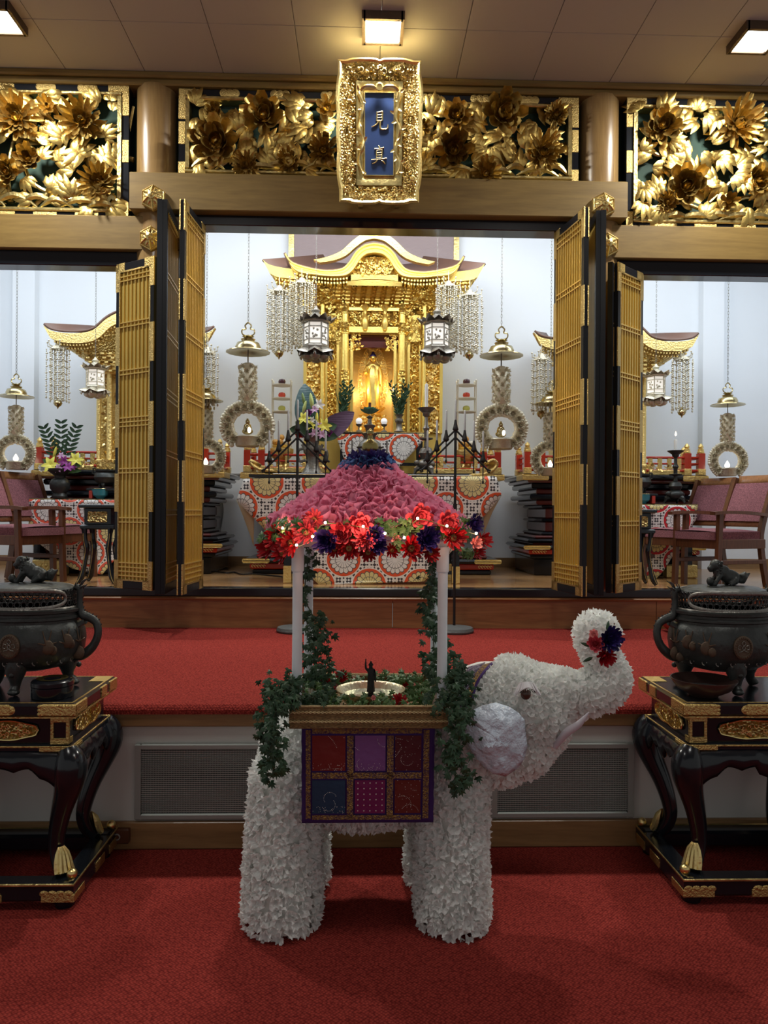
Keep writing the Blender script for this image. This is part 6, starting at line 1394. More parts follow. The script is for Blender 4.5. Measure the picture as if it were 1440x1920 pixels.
# ---------------------------------------------------------------- hanging lamps
def chain(m, x, y, z0, z1, r=.011):
    n = int((z1-z0)/(r*2.6)); 
    for i in range(n):
        z = z0+(i+.5)*(z1-z0)/n; c, s = ((1, 0) if i % 2 else (.35, .94)); h = (z1-z0)/n*.68
        m.tube([(x+c*r*.6*math.cos(a), y+s*r*.6*math.cos(a), z+h*math.sin(a)) for a in (0, PI/3, 2*PI/3, PI, 4*PI/3, 5*PI/3)], r*.18, 4, closed=True)
def hanging_lamp(px, pyb, Y, k, label, buddha=False):
    x, z = xx(px, Y), zy(pyb, Y, px); t = thing('hanging_lamp', (x, Y, z), label, 'hanging lamp', 'hanging gilt lamps with wreaths'); S = MB
    top = z+1.12*k
    m = S(); chain(m, x, Y, top, 4.995); obj('chain', m, 'bronze_mid', t, flat=True)
    m = S()
    for s in (-1, 1): m.tube(smooth_path([(x, Y, z+1.0*k), (x+s*.05*k, Y, z+1.02*k), (x+s*.055*k, Y, z+1.06*k), (x+s*.02*k, Y, z+1.07*k), (x+s*.028*k, Y, z+1.10*k), (x, Y, z+1.13*k)], 4), .007*k, 5)
    obj('hook', m, 'brass', t)
    obj('lamp_canopy', S().lathe([(0, 1.02*k), (.02*k, 1.01*k), (.055*k, 1.0*k), (.03*k, .985*k), (.065*k, .975*k), (.055*k, .955*k), (.10*k, .94*k), (.115*k, .905*k), (.118*k, .885*k), (.195*k, .862*k), (.198*k, .855*k), (.11*k, .872*k), (.09*k, .88*k), (0, .89*k)], (x, Y, z), 40, fn=lambda a, zz: 1+(.02*math.cos(16*a) if zz < .87*k else 0)), 'brass', t, sharp=50)
    obj('rod', S().tube([(x, Y, z+.88*k), (x, Y, z+.75*k)], .006*k, 6), 'bronze_mid', t)
    rd = random.Random(int(px)); m = S().lathe([(.03*k, .40*k), (.064*k, .42*k), (.064*k, .74*k), (.03*k, .76*k)], (x, Y, z), 14)
    for i in range(7):
        for j in range(6): a = 2*PI*(j+.5*(i % 2))/6; flower(m, (x+.06*k*math.cos(a), Y+.06*k*math.sin(a), z+(.44+.047*i)*k), .032*k, 'bud', (0, 0), i*7+j, (math.cos(a), math.sin(a), 0))
    obj('floral_cylinder', m, 'wreath_gilt', t, sharp=60)
    m = S(); m.tube([(x, Y, z+.40*k), (x+.025*k, Y, z+.385*k), (x, Y, z+.37*k), (x-.025*k, Y, z+.385*k)], .005*k, 5, closed=True)
    R0, R1 = .220*k, .115*k; zc = z+.19*k
    obj('link', m, 'silvergilt', t)
    N = 40; m = S(); pts = []
    for i in range(N+1):
        a = -PI*.30+(PI*1.6)*i/N; r = (R0+R1)/2; pts.append((x+r*1.08*math.cos(a), Y, zc+r*1.0*math.sin(a)))
    m.tube(pts, .050*k, 8, sq=.55)
    for i in range(0, N+1):
        a = -PI*.30+(PI*1.6)*i/N
        for rr in (R1+.012*k, (R0+R1)/2, R0-.004*k):
            c = (x+rr*1.08*math.cos(a), Y-.024*k, zc+rr*math.sin(a)); m.ball(c, (rd.uniform(.014, .024)*k,)*3, 6, 4)
        if i % 3 == 0: flower(m, (x+(R0+R1)/2*1.08*math.cos(a), Y-.035*k, zc+(R0+R1)/2*math.sin(a)), .046*k, 'peony', (0, 0), i)
    obj('wreath', m, 'wreath_gilt', t, sharp=60)
    m = S().lathe([(.0, .0), (.095*k, .0), (.105*k, .012*k), (.105*k, .08*k), (.118*k, .088*k), (.116*k, .10*k), (.10*k, .10*k), (.095*k, .03*k), (0, .02*k)], (x, Y, z), 48, fn=lambda a, zz: 1+.02*math.cos(24*a)); obj('oil_bowl', m, 'silvergilt', t, sharp=60)
    if buddha:
        m = S().ball((x+.0, Y, z+.14*k), (.05*k, .035*k, .03*k), 12, 8).lathe([(.035*k, 0), (.038*k, .03*k), (.03*k, .06*k), (.012*k, .075*k)], (x, Y, z+.14*k), 12).ball((x, Y, z+.225*k), (.02*k, .02*k, .024*k), 10, 8).ball((x, Y, z+.25*k), .010*k, 8, 5); obj('seated_figure', m, 'brass', t)
        m = S().ball((x+.02*k, Y-.03*k, z+.15*k), (.016*k, .016*k, .026*k), 10, 7); obj('lamp_flame', m, 'lamp_glass', t)
    else:
        m = S().lathe([(.016*k, 0), (.028*k, .02*k), (.030*k, .035*k), (.018*k, .06*k), (.004*k, .085*k), (0, .088*k)], (x, Y, z+.10*k), 12); obj('lamp_flame', m, 'lamp_glass', t)
hanging_lamp(463, 838, 6.8, 1.0, 'large hanging gilt lamp with wreath, left of the central shrine', True)
hanging_lamp(938, 843, 6.8, 1.0, 'large hanging gilt lamp with wreath, right of the central shrine', True)
hanging_lamp(29, 881, 7.1, .80, 'small hanging gilt lamp at the far left edge of the left opening')
hanging_lamp(385, 888, 7.1, .80, 'small hanging gilt lamp half hidden behind the left doors of the centre opening')
hanging_lamp(1031, 892, 7.1, .80, 'small hanging gilt lamp half hidden behind the right doors of the centre opening')
hanging_lamp(1363, 893, 7.1, .80, 'small hanging gilt lamp above the chairs in the right opening')
# ---------------------------------------------------------------- lanterns
def lantern(px, pyb, Y, k, label, mt):
    x, z = xx(px, Y), zy(pyb, Y, px); t = thing('hanging_lantern', (x, Y, z), label, 'lantern', 'hexagonal hanging lanterns')
    m = MB(); chain(m, x, Y, z+.52*k, 4.995, .009); obj('chain', m, 'bronze_mid', t, flat=True)
    m = MB().lathe([(0, .04*k), (.05*k, .05*k), (.12*k, .11*k), (.125*k, .14*k), (.118*k, .15*k), (0, .15*k)], (x, Y, z), 6)
    for j in range(6):
        a = PI/6+j*PI/3; petal(m, Matrix.Translation((x, Y, z+.13*k)) @ Matrix.Rotation(a, 4, 'Z') @ Matrix.Translation((.05*k, 0, 0)) @ Matrix.Rotation(.45, 4, 'Y'), .15*k, .075*k, .2, -.5, 5, 2, dome=.3); 
        c, s = math.cos(a), math.sin(a); m.tube([(x+.15*k*c, Y+.15*k*s, z+.09*k), (x+.168*k*c, Y+.168*k*s, z+.04*k), (x+.18*k*c, Y+.18*k*s, z+.06*k)], [.014*k, .012*k, .004*k], 5); m.ball((x+.085*k*c, Y+.085*k*s, z+.045*k), (.055*k, .055*k, .04*k), 9, 6)
    obj('lotus_base', m, mt, t)
    obj('pane_box', MB().lathe([(.105*k, .15*k), (.108*k, .36*k), (0, .36*k)], (x, Y, z), 6), 'lantern_pane', t, sharp=20)
    m = MB()
    for j in range(6):
        a, b_ = j*PI/3, (j+1)*PI/3; A = lambda q, r=.112: (x+r*k*math.cos(q), Y+r*k*math.sin(q))
        m.tube([(*A(a), z+.15*k), (*A(a), z+.36*k)], .008*k, 5)
        for zz in (.155, .20, .315, .355): m.tube([(*A(a), z+zz*k), (*A(b_), z+zz*k)], .006*k, 4)
        rd = random.Random(j)
        for _ in range(9): s_ = rd.uniform(.25, .75); p, q = A(a, .106), A(b_, .106); m.ball((lerp(p[0], q[0], s_), lerp(p[1], q[1], s_), z+rd.uniform(.21, .30)*k), (.010*k, .010*k, .013*k), 6, 4)
    obj('openwork_frame', m, mt, t)
    m = MB().lathe([(.13*k, .36*k), (.14*k, .37*k), (.09*k, .41*k), (.045*k, .44*k), (.03*k, .46*k), (.045*k, .475*k), (.02*k, .50*k), (.01*k, .52*k), (0, .525*k)], (x, Y, z), 12)
    for j in range(12):
        a = j*PI/6; petal(m, Matrix.Translation((x, Y, z+.375*k)) @ Matrix.Rotation(a, 4, 'Z') @ Matrix.Translation((.08*k, 0, 0)) @ Matrix.Rotation(-.05, 4, 'Y'), (.12 if j % 2 == 0 else .09)*k, .045*k, .35, -.3, 4, 1, dome=.4)
    obj('petal_roof', m, mt, t)
    return t
lantern(590, 679, 6.95, 1.0, 'dark bronze lantern with white panes hanging left of the shrine niche', 'lantern_metal')
lantern(817, 681, 6.95, 1.0, 'dark bronze lantern with white panes hanging right of the shrine niche', 'lantern_metal')
lantern(177, 747, 7.05, .74, 'silvery lantern hanging before the left side shrine', 'silvergilt')
lantern(1228, 762, 7.05, .78, 'silvery lantern hanging before the right side shrine', 'silvergilt')
# ---------------------------------------------------------------- beaded hanging ornaments
def yoraku(px, pyt, pyb, Y, k, n, label, mt):
    x = xx(px, Y); zt, zb_ = zy(pyt, Y, px), zy(pyb, Y, px); t = thing('beaded_hanging_ornament', (x, Y, zb_), label, 'hanging ornament', 'beaded hanging ornaments'); L_ = zt-zb_; rd = random.Random(px)
    m = MB().lathe([(.0, .05), (.02, .045), (.03, .02), (.07*k, .0), (.085*k, -.02), (.07*k, -.015), (0, .0)], (x, Y, zt), 12, fn=lambda a, z: 1+.15*math.cos(6*a))
    for j in range(6): a = j*PI/3; m.tube([(x+.06*k*math.cos(a), Y+.06*k*math.sin(a), zt), (x+.11*k*math.cos(a), Y+.11*k*math.sin(a), zt+.01), (x+.115*k*math.cos(a), Y+.115*k*math.sin(a), zt+.045)], [.008, .006, .003], 5); m.ball((x+.115*k*math.cos(a), Y+.115*k*math.sin(a), zt+.05), .010, 6, 4)
    m.tube([(x, Y, zt+.04), (x, Y, zt+.14)], .004, 5)
    obj('ornament_cap', m, mt, t)
    for s in range(n):
        a = 2*PI*s/n; r = (.118, .06, .09)[s % 3]*k; m = MB(); z = zt-.02; end = zb_+rd.uniform(.05, .12)*L_+(.0 if s % 2 else -.02); i = 0
        xs, ys = x+r*math.cos(a), Y+r*math.sin(a)
        m.tube([(xs, ys, z), (xs, ys, end)], .0016, 3)
        while z > end:
            if i % 3 == 2: m.ball((xs+rd.uniform(-.004, .004), ys, z), (.013, .013, .009), 6, 4); z -= .024
            elif i % 3 == 1: m.ball((xs, ys, z), (.006, .006, .012), 5, 4); z -= .022
            else: m.ball((xs, ys, z), .0075, 5, 4); z -= .017
            i += 1
        m.ball((xs, ys, end-.01), (.010, .010, .013), 6, 4)
        obj('bead_strand', m, mt, t)
    obj('bell_drop', MB().lathe([(0, .05), (.01, .045), (.012, .03), (.035, .015), (.042, -.005), (.03, -.03), (.01, -.042), (.003, -.06), (0, -.061)], (x, Y, zb_+.0), 16), 'brass', t)
    return t
for a in ((521, 545, 662, 7.08, 1.0, 26, 'outer beaded ornament hanging left of the central shrine', 'silvergilt'), (563, 530, 655, 7.12, 1.0, 26, 'inner beaded ornament hanging left of the central shrine', 'silvergilt'), (878, 553, 665, 7.08, 1.0, 26, 'outer beaded ornament hanging right of the central shrine', 'silvergilt'), (838, 536, 658, 7.12, 1.0, 26, 'inner beaded ornament hanging right of the central shrine', 'silvergilt'),
          (107, 652, 755, 7.36, .9, 17, 'beaded ornament hanging under the left tip of the left side shrine roof', 'silvergilt'), (388, 660, 765, 7.2, .8, 17, 'beaded ornament beside the left doors of the centre opening', 'silvergilt'), (1013, 672, 775, 7.2, .8, 17, 'beaded ornament beside the right doors of the centre opening', 'silvergilt'), (1277, 672, 772, 7.36, .9, 17, 'beaded ornament hanging under the right tip of the right side shrine roof', 'silvergilt')): yoraku(*a)
# ---------------------------------------------------------------- iron candelabra and candles
CANK = [0, 1, 2, 3, -1, -2, -3]
def candelabrum(px, label, side):
    Y = 5.86; x = xx(px, Y); t = thing('iron_candelabrum', (x, Y, ZST), label, 'candelabrum', 'iron candelabra'); u = Y/1400
    obj('base_disc', MB().lathe([(0, 0), (.150, 0), (.155, .012), (.145, .034), (.05, .042), (.02, .05), (0, .05)], (x, Y, ZST+.003), 36), 'iron_base', t)
    zt = zy(806, Y, px)
    obj('pole', MB().tube([(x, Y, ZST+.04), (x, Y, zt)], .0105, 10), 'iron', t)
    obj('pole_joint', MB().lathe([(.015, 0), (.016, .06)], (x, Y, zy(958, Y)), 12), 'iron', t)
    for dz in (0, -14*u):
        for s in (-1, 1):
            pts = [(x, Y-.004, zt+dz), (x+s*60*u, Y-.004, zt+dz-60*u)]; pts += [(x+s*(64+3*math.cos(a))*u, Y-.004, zt+dz-(62+4*math.sin(a))*u) for a in (.2, 1.2, 2.4, 3.6)]
            if dz == 0: pts = pts[:2]
            obj('arm', MB().tube(pts, .0075, 6), 'iron', t)
    for k in CANK:
        cx_ = x+k*17.5*u; zc = zy(786, Y, px)-abs(k)*19.5*u if k else zy(786, Y, px)
        m = MB().lathe([(.004, -.02), (.022, -.005), (.024, 0), (.018, .02), (.012, .05), (.008, .075), (0, .078)], (cx_, Y, zc-.08), 10)
        if k: m.tube([(cx_, Y, zc-.09), (cx_, Y, zc-.09-38*u)], .0045, 6); m.ball((cx_, Y, zc-.09-38*u), (.009, .009, .016), 6, 5)
        else: m.tube([(cx_, Y, zc-.1), (cx_, Y, zt)], .008, 6)
        obj('candle_cup', m, 'iron', t)
        w_ = ('topmost', '') if k == 0 else (('first', 'second', 'third')[abs(k)-1], ('right' if k > 0 else 'left'))
        lab = 'grey candle at the top of the %s iron candelabrum' % side if k == 0 else 'grey candle, %s to the %s of the top one on the %s iron candelabrum' % (w_[0], w_[1], side)
        o = obj('candle', MB().lathe([(.0075, 0), (.0080, .01), (.0078, .150), (.004, .156), (.001, .158), (.001, .168), (0, .168)], (cx_, Y, zc-.004), 10), 'candle_grey', origin=(cx_, Y, zc-.004), label=lab, cat='candle', group='candles on the iron candelabra')
candelabrum(557, 'tall black iron candelabrum standing behind the left pavilion post', 'left'); candelabrum(853, 'tall black iron candelabrum standing behind the right pavilion post', 'right')
# ---------------------------------------------------------------- things on the altar tables
def vase(px, pyb, Y, k, label, mt='bronze_mid', prof=None, z=None):
    x = xx(px, Y); z = z if z is not None else zy(pyb, Y, px); t = thing('bronze_vase', (x, Y, z), label, 'vase')
    prof = prof or [(0, 0), (.10, 0), (.105, .012), (.085, .03), (.06, .08), (.055, .14), (.062, .18), (.08, .20), (.085, .23), (.08, .26), (.058, .275), (.06, .30), (.09, .345), (.10, .35), (.095, .352), (.055, .31), (0, .30)]
    obj('vase_body', MB().lathe([(a*k, b_*k) for a, b_ in prof], (x, Y, z+.001), 28), mt, t); return t, x, z
def leaf_blade(m, base, d, L_, W, bend, nrm=(0, -1, 0)):
    F = frame_from(nrm); d = Vector(d).normalized(); n = Vector(nrm).normalized(); sd = d.cross(n).normalized(); Mx = Matrix((d, sd, n)).transposed().to_4x4(); petal(m, Matrix.Translation(base) @ Mx, L_, W, bend, .2, 8, 2)
# main flower vase on the long table
t, x, z = vase(585, 888, 6.62, .98, 'large bronze vase with ring handles on the long front table', 'bronze_mid', z=ZF)
m = MB()
for s in (-1, 1): m.tube(smooth_path([(x+s*.06, 6.62, z+.13), (x+s*.11, 6.62, z+.12), (x+s*.13, 6.62, z+.17), (x+s*.12, 6.62, z+.22), (x+s*.08, 6.62, z+.235), (x+s*.09, 6.62, z+.27)], 4), .013, 6)
obj('handle', m, 'bronze_mid', t)
fa = thing('flower_arrangement', (x, 6.62, z+.33), 'tall arrangement of lilies, orchids and broad leaves in the bronze vase on the front table', 'flowers'); rd = random.Random(77)
m = MB(); leaf_blade(m, (x-.03, 6.64, z+.38), (-.12, 0, 1), .47, .095, -.25); obj('broad_leaf', m, 'banana_leaf', fa)
m = MB(); leaf_blade(m, (x+.06, 6.64, z+.33), (.80, -.1, .62), .40, .085, -.2); obj('broad_leaf', m, 'ti_leaf', fa)
m = MB()
for d, l in (((-.9, -.2, .2), .22), ((.9, -.2, -.1), .24), ((-.7, -.3, .5), .2), ((.8, -.2, .3), .25), ((-.3, -.4, .2), .2)): leaf_blade(m, (x, 6.58, z+.36), d, l, .05, -.3)
obj('dark_leaves', m, 'leaf_ivy', fa)
def lily(m, c, r, n, sd): 
    F = frame_from(n).to_4x4(); old = m.X; m.X = Matrix.Translation(c) @ F
    for k in range(6): petal(m, Matrix.Rotation(k*PI/3+.2*(k % 2), 4, 'Z') @ Matrix.Rotation(-.6, 4, 'Y'), r, r*.22, -.5, .3, 5, 1)
    m.X = old
def arrangement(par, x, Y, z, items):
    for px, py, dy, r, kind, mt in items:
        q = P(px, py, Y+dy); m = MB()
        if kind == 'lily': lily(m, q, r, (rd.uniform(-.5, .5), -1, rd.uniform(0, .5)), px)
        elif kind == 'budlily': m.at(tuple(q), (0, rd.uniform(-.4, .4), 0)).lathe([(0, -r), (r*.2, -r*.7), (r*.26, 0), (r*.16, r*.7), (0, r)], seg=8)
        else: flower(m, tuple(q), r, kind, (rd.uniform(-.3, .3), .2), px)
        nm = {'lily': 'lily', 'budlily': 'lily_bud'}.get(kind, 'blossom'); obj(nm, m, mt, par, sharp=60)
    m = MB()
    for px, py, dy, r, kind, mt in items: q = P(px, py, Y+dy+.02); m.tube(smooth_path([(x+rd.uniform(-.02, .02), Y, z), ((x+q.x)/2, Y, (z+q.z)/2+.03), tuple(q)], 3), .004, 5)
    obj('stems', m, 'leaf_green', par)
arrangement(fa, x, 6.6, z+.3, [(571, 763, 0, .06, 'budlily', 'petal_green'), (584, 752, 0, .075, 'budlily', 'petal_green'), (569, 748, .02, .06, 'budlily', 'leaf_pale'), (598, 759, 0, .055, 'lily', 'candle_white'), (590, 768, -.02, .04, 'lily', 'petal_lilac'), (578, 775, 0, .035, 'peony', 'petal_purple'), (570, 785, -.03, .065, 'lily', 'petal_yellow'), (594, 783, -.02, .055, 'budlily', 'petal_yellow'), (608, 798, -.04, .07, 'lily', 'petal_yellow'), (582, 797, -.05, .05, 'lily', 'petal_yellow'), (600, 800, -.05, .04, 'lily', 'petal_lilac'), (568, 800, -.02, .04, 'peony', 'petal_purple'), (590, 812, -.07, .045, 'lily', 'petal_lilac'), (575, 815, -.06, .045, 'lily', 'petal_lilac'), (604, 815, -.06, .045, 'lily', 'petal_lilac'), (563, 816, -.03, .04, 'peony', 'petal_red'), (586, 788, -.05, .035, 'lily', 'candle_white'), (617, 812, -.02, .035, 'peony', 'petal_purple')])
# candle stand with tortoise base on the long table
def candle_stand(px, Y, z, ztop, label, mt, lab2, ch):
    x = xx(px, Y); t = thing('candle_stand', (x, Y, z), label, 'candle stand', 'bronze candle stands'); H_ = ztop-z
    m = MB()
    for k in range(3): a = -PI/2+.5+k*2*PI/3; m.tube([(x+.05*math.cos(a), Y+.05*math.sin(a), z+.13*H_), (x+.09*math.cos(a), Y+.09*math.sin(a), z+.09*H_), (x+.095*math.cos(a), Y+.095*math.sin(a), z+.03), (x+.11*math.cos(a), Y+.11*math.sin(a), z+.010)], [.03, .024, .014, .010], 7)
    m.ball((x, Y, z+.17*H_), (.085, .085, .05), 14, 9); m.ball((x-.08, Y-.03, z+.19*H_), (.03, .025, .025), 8, 6)
    obj('tortoise_base', m, mt, t)
    obj('stem', MB().lathe([(.02, .2*H_), (.05, .27*H_), (.065, .33*H_), (.05, .40*H_), (.02, .43*H_), (.015, .52*H_), (.06, .54*H_), (.062, .555*H_), (.018, .57*H_), (.02, .66*H_), (.03, .70*H_), (.016, .75*H_), (.014, .88*H_)], (x, Y, z), 18), mt, t)
    obj('drip_pan', MB().lathe([(.012, .86*H_), (.03, .89*H_), (.035, .93*H_), (.075, .985*H_), (.08, 1.0*H_), (.07, .99*H_), (.02, .95*H_), (0, .95*H_)], (x, Y, z), 24), mt, t)
    obj('white_candle', MB().lathe([(.014, 0), (.016, ch*.9), (.012, ch), (.002, ch+.003), (.001, ch+.018), (0, ch+.018)], (x, Y, z+.955*H_), 14), 'candle_white', origin=(x, Y, z+.955*H_), label=lab2, cat='candle')
    return x
candle_stand(798, 6.62, ZF, zy(765, 6.62, 798), 'bronze candle stand with tortoise base on the long front table', 'bronze_mid', 'white candle in the bronze stand right of the golden niche', .24)
# central censer with lotus
Y = 6.62; x = xx(692, Y)
t = thing('lotus_censer', (x, Y, ZF), 'bronze censer with square handles and a jade lotus on top, behind the pavilion finial', 'censer')
obj('censer_body', MB().lathe([(0, .0), (.07, 0), (.05, .04), (.10, .10), (.125, .17), (.12, .22), (.105, .235), (.12, .25), (.10, .255), (0, .25)], (x, Y, ZF), 28), 'bronze_mid', t)
for s in (-1, 1): obj('square_handle', MB().tube([(x+s*.11, Y, ZF+.20), (x+s*.155, Y, ZF+.20), (x+s*.155, Y, ZF+.31)], .010, 4), 'bronze_mid', t)
obj('censer_lid', MB().lathe([(.105, .25), (.09, .29), (.05, .32), (.055, .35), (.075, .37), (.03, .385), (.04, .42), (.055, .44), (.02, .46), (.016, .50), (.03, .515), (.01, .53)], (x, Y, ZF), 24), 'bronze_mid', t)
m = MB(); zl = zy(770, Y)
for l in range(3):
    for k in range(9): petal(m, Matrix.Translation((x, Y, zl-.03)) @ Matrix.Rotation(2*PI*(k+.5*l)/9, 4, 'Z') @ Matrix.Translation((.015, 0, 0)) @ Matrix.Rotation(-(.2+.4*l), 4, 'Y'), .085-.012*l, .028, .3, .5, 4, 1)
obj('jade_lotus', m, 'jade', t); obj('red_incense', MB().tube([(x, Y, zl-.02), (x, Y, zl+.07)], .012, 8), 'lacquer_dark_red', t)
for px, lab in ((672, 'left'), (719, 'right')):
    Y = 7.46; x = xx(px, Y); zt = zy(809, Y, px); zz = zy(809, 7.42); t = thing('small_altar_lamp', (x, Y, zz), 'small globe lamp on a slim stand, %s of the lotus censer' % lab, 'lamp', 'small globe lamps'); h = zy(797, Y)-zz
    obj('stand', MB().lathe([(0, .001), (.03, .001), (.028, .01), (.008, .02), (.006, h-.02), (.028, h-.005), (.034, h+.008), (0, h+.005)], (x, Y, zz), 16), 'bronze_mid', t); obj('globe', MB().ball((x, Y, zz+h+.038), .033, 16, 10), 'bulb_white', t)
for px, Y, lab in ((641, 7.47, 'left'), (747, 7.47, 'right')):
    zz = zy(809, 7.42) 
    t, x, z = vase(px, 809, Y, .50, 'small bronze vase on the %s of the golden niche' % lab, 'bronze_mid', z=zz)
    ev = thing('evergreen_sprigs', (x, Y, z+.16), 'upright evergreen sprigs in the small vase on the %s of the niche' % lab, 'plant', 'evergreen sprigs'); m = MB(); rd = random.Random(px)
    for k in range(9):
        a = rd.uniform(-.35, .35); L_ = rd.uniform(.22, .36)
        for j in range(16):
            s = (j+1)/16; c = (x+math.sin(a)*L_*s, Y+rd.uniform(-.03, .03), z+.15+L_*s); leaf_blade(m, c, (rd.choice((-1, 1))*.7+a, rd.uniform(-.6, .2), .9), .06*(1.1-s*.5), .007, 0)
    obj('needles', m, 'leaf_ivy', ev, kind='stuff'); m = MB()
    for a in (-.3, -.1, .1, .3): m.tube([(x, Y, z+.12), (x+a*.25, Y, z+.42)], .004, 5)
    obj('twigs', m, 'stem', ev)
# tiered fruit stands
for px, pyb, lab in ((527, 846, 'left'), (873, 850, 'right')):
    Y = 7.50; x = xx(px, Y); z = ZT+.0015; t = thing('tiered_offering_stand', (x, Y, z), 'slim white three shelf offering stand with coloured balls, %s of the shrine' % lab, 'stand', 'tiered offering stands')
    zt = zy(712, Y, px); w_ = 17*Y/1400
    obj('stand_base', MB().lathe([(0, 0), (.09, 0), (.09, .03), (.05, .07), (.06, .12), (.10, .16), (.12, .20), (.12, .24), (.08, .25), (.10, .27), (0, .27)], (x, Y, z), 24), 'gilt_bright', t)
    for s in (-1, 1):
        for yy in (-.05, .05): obj('upright', MB().lathe([(.006, 0), (.006, zt-z-.22), (.010, zt-z-.215), (.010, zt-z-.20), (0, zt-z-.19)], (x+s*w_, Y+yy, z+.19), 8), 'stand_white', t)
    for i, (py, mt, nm) in enumerate(((722, 'fruit_plum', 'dark plum'), (747, 'fruit_red', 'red'), (772, 'fruit_green', 'olive green'))):
        zz = zy(py, Y, px); obj('shelf', MB().lathe([(0, -.008), (w_+.008, -.008), (w_+.01, 0), (0, 0)], (x, Y, zz), 24), 'stand_white', t)
        obj('offering_ball', MB().lathe([(0, 0), (.02, .002), (.034, .018), (.037, .034), (.030, .052), (.012, .060), (.004, .056), (0, .054)], (x, Y, zz+.001), 16), mt, origin=(x, Y, zz), label='%s ball on the %s white offering stand' % (nm, lab), cat='fruit', group='balls on the offering stands')
    zz = z+.272
    for k in range(6):
        a = k*PI/3+.3; obj('offering_ball', MB().ball((x+.065*math.cos(a), Y+.065*math.sin(a), zz+.032), .031, 12, 8), 'fruit_orange' if k != 5 else 'stand_white', origin=(x+.065*math.cos(a), Y+.065*math.sin(a), zz), label='pale orange cake at the %s of the ring at the foot of the %s offering stand' % (('right', 'back', 'back left', 'left', 'front', 'front right')[k], lab), cat='fruit', group='pale cakes at the foot of the %s offering stand' % lab)
    obj('offering_ball', MB().ball((x, Y, zz+.083), .030, 12, 8), 'fruit_orange', origin=(x, Y, zz+.05), label='pale orange cake crowning the ring at the foot of the %s offering stand' % lab, cat='fruit')
# things on the left side table
Y = 7.12; zt = zy(934, 7.08, 54)+.001
t, x, z = vase(112, 0, Y, .92, 'dark grey bronze vase with lilies on the left side table', 'bronze', z=zt, prof=[(0, 0), (.07, 0), (.075, .02), (.06, .05), (.095, .10), (.10, .15), (.08, .19), (.05, .205), (.055, .23), (.12, .28), (.125, .30), (.05, .26), (0, .25)])
fa = thing('flower_arrangement', (x, Y, z+.25), 'yellow lilies and purple orchids with dark sprigs in the vase on the left side table', 'flowers'); rd = random.Random(5)
arrangement(fa, x, Y, z+.24, [(95, 872, -.05, .085, 'lily', 'petal_yellow'), (103, 848, 0, .06, 'budlily', 'petal_yellow'), (142, 862, -.02, .075, 'lily', 'petal_yellow'), (120, 865, -.06, .055, 'lily', 'petal_purple'), (128, 876, -.08, .055, 'lily', 'petal_purple'), (115, 855, -.02, .04, 'lily', 'petal_lilac'), (110, 878, -.08, .05, 'lily', 'petal_lilac'), (138, 876, -.03, .04, 'lily', 'petal_purple'), (80, 878, 0, .04, 'peony', 'candle_white'), (150, 868, .03, .04, 'lily', 'petal_green')])
m = MB()
for a in (-.5, 0, .45):
    for j in range(7):
        s = .35+.65*j/6; c = (x+.33*math.sin(a)*s, Y+.02, z+.27+.44*math.cos(a)*s)
        for sd_ in (-1, 1): leaf_blade(m, c, (math.sin(a)+sd_*.9, -.1, .55), .10*(1.2-s*.5), .013, -.1)
obj('dark_sprigs', m, 'leaf_ivy', fa)
m = MB()
for d in ((-1, -.2, .1), (1, -.2, .2), (.9, -.3, -.1), (-.8, 0, .4)): leaf_blade(m, (x, Y, z+.28), d, .22, .03, -.3)
obj('leaves', m, 'leaf_green', fa)
def cyan_bowl(px, Y, z, lab, saucer=True):
    x = xx(px, Y); t = thing('cyan_bowl', (x, Y, z), lab, 'bowl', 'cyan glazed bowls'); obj('bowl', MB().lathe([(0, 0), (.035, 0), (.04, .01), (.068, .03), (.078, .075), (.08, .09), (.072, .088), (.06, .04), (0, .02)], (x, Y, z), 28), 'cyan_glaze', t)
    obj('brass_rim', MB().lathe([(.076, .086), (.083, .090), (.08, .096), (.074, .092)], (x, Y, z), 28), 'brass', t)
cyan_bowl(188, 7.13, zt, 'small cyan bowl on the left side table')
def censer(px, Y, z, lab, k=1):
    x = xx(px, Y); t = thing('black_censer', (x, Y, z), lab, 'censer', 'dark round censers'); obj('censer_body', MB().lathe([(0, .03*k), (.05*k, .035*k), (.10*k, .07*k), (.115*k, .11*k), (.10*k, .15*k), (.085*k, .16*k), (.10*k, .175*k), (.10*k, .19*k), (.085*k, .185*k), (.08*k, .17*k), (0, .16*k)], (x, Y, z), 28), 'bronze', t)
    for i in range(3): a = -PI/2+i*2*PI/3; obj('leg', MB().tube([(x+.06*k*math.cos(a), Y+.06*k*math.sin(a), z+.06*k), (x+.08*k*math.cos(a), Y+.08*k*math.sin(a), z+.03*k), (x+.075*k*math.cos(a), Y+.075*k*math.sin(a), z+.008)], [.022*k, .016*k, .012*k], 7), 'bronze', t)
    for s in (-1, 1): obj('ear_handle', MB().tube([(x+s*.10*k, Y, z+.14*k), (x+s*.13*k, Y, z+.15*k), (x+s*.125*k, Y, z+.20*k), (x+s*.10*k, Y, z+.20*k)], .009*k, 6), 'bronze', t)
def small_box(px, Y, z, lab):
    x = xx(px, Y); t = thing('black_tray', (x, Y, z), lab, 'tray', 'small black trays'); h = .075
    obj('tray_top', MB().bbox(x-.16, x+.16, Y-.09, Y+.09, z+h, z+h+.02, .004), 'lacquer', t)
    for s in (-1, 1): obj('tray_foot', MB().bbox(x+s*.12-.015, x+s*.12+.015, Y-.09, Y+.09, z, z+h, .004), 'lacquer_red', t)
    return z+h+.021
zc = small_box(200, 7.17, zt, 'small black raised tray under the left dark censer'); censer(198, 7.16, zc, 'dark round censer on a tray on the left side table', .95)
Y = 7.12; zt = zy(944, 7.08, 1150)+.001
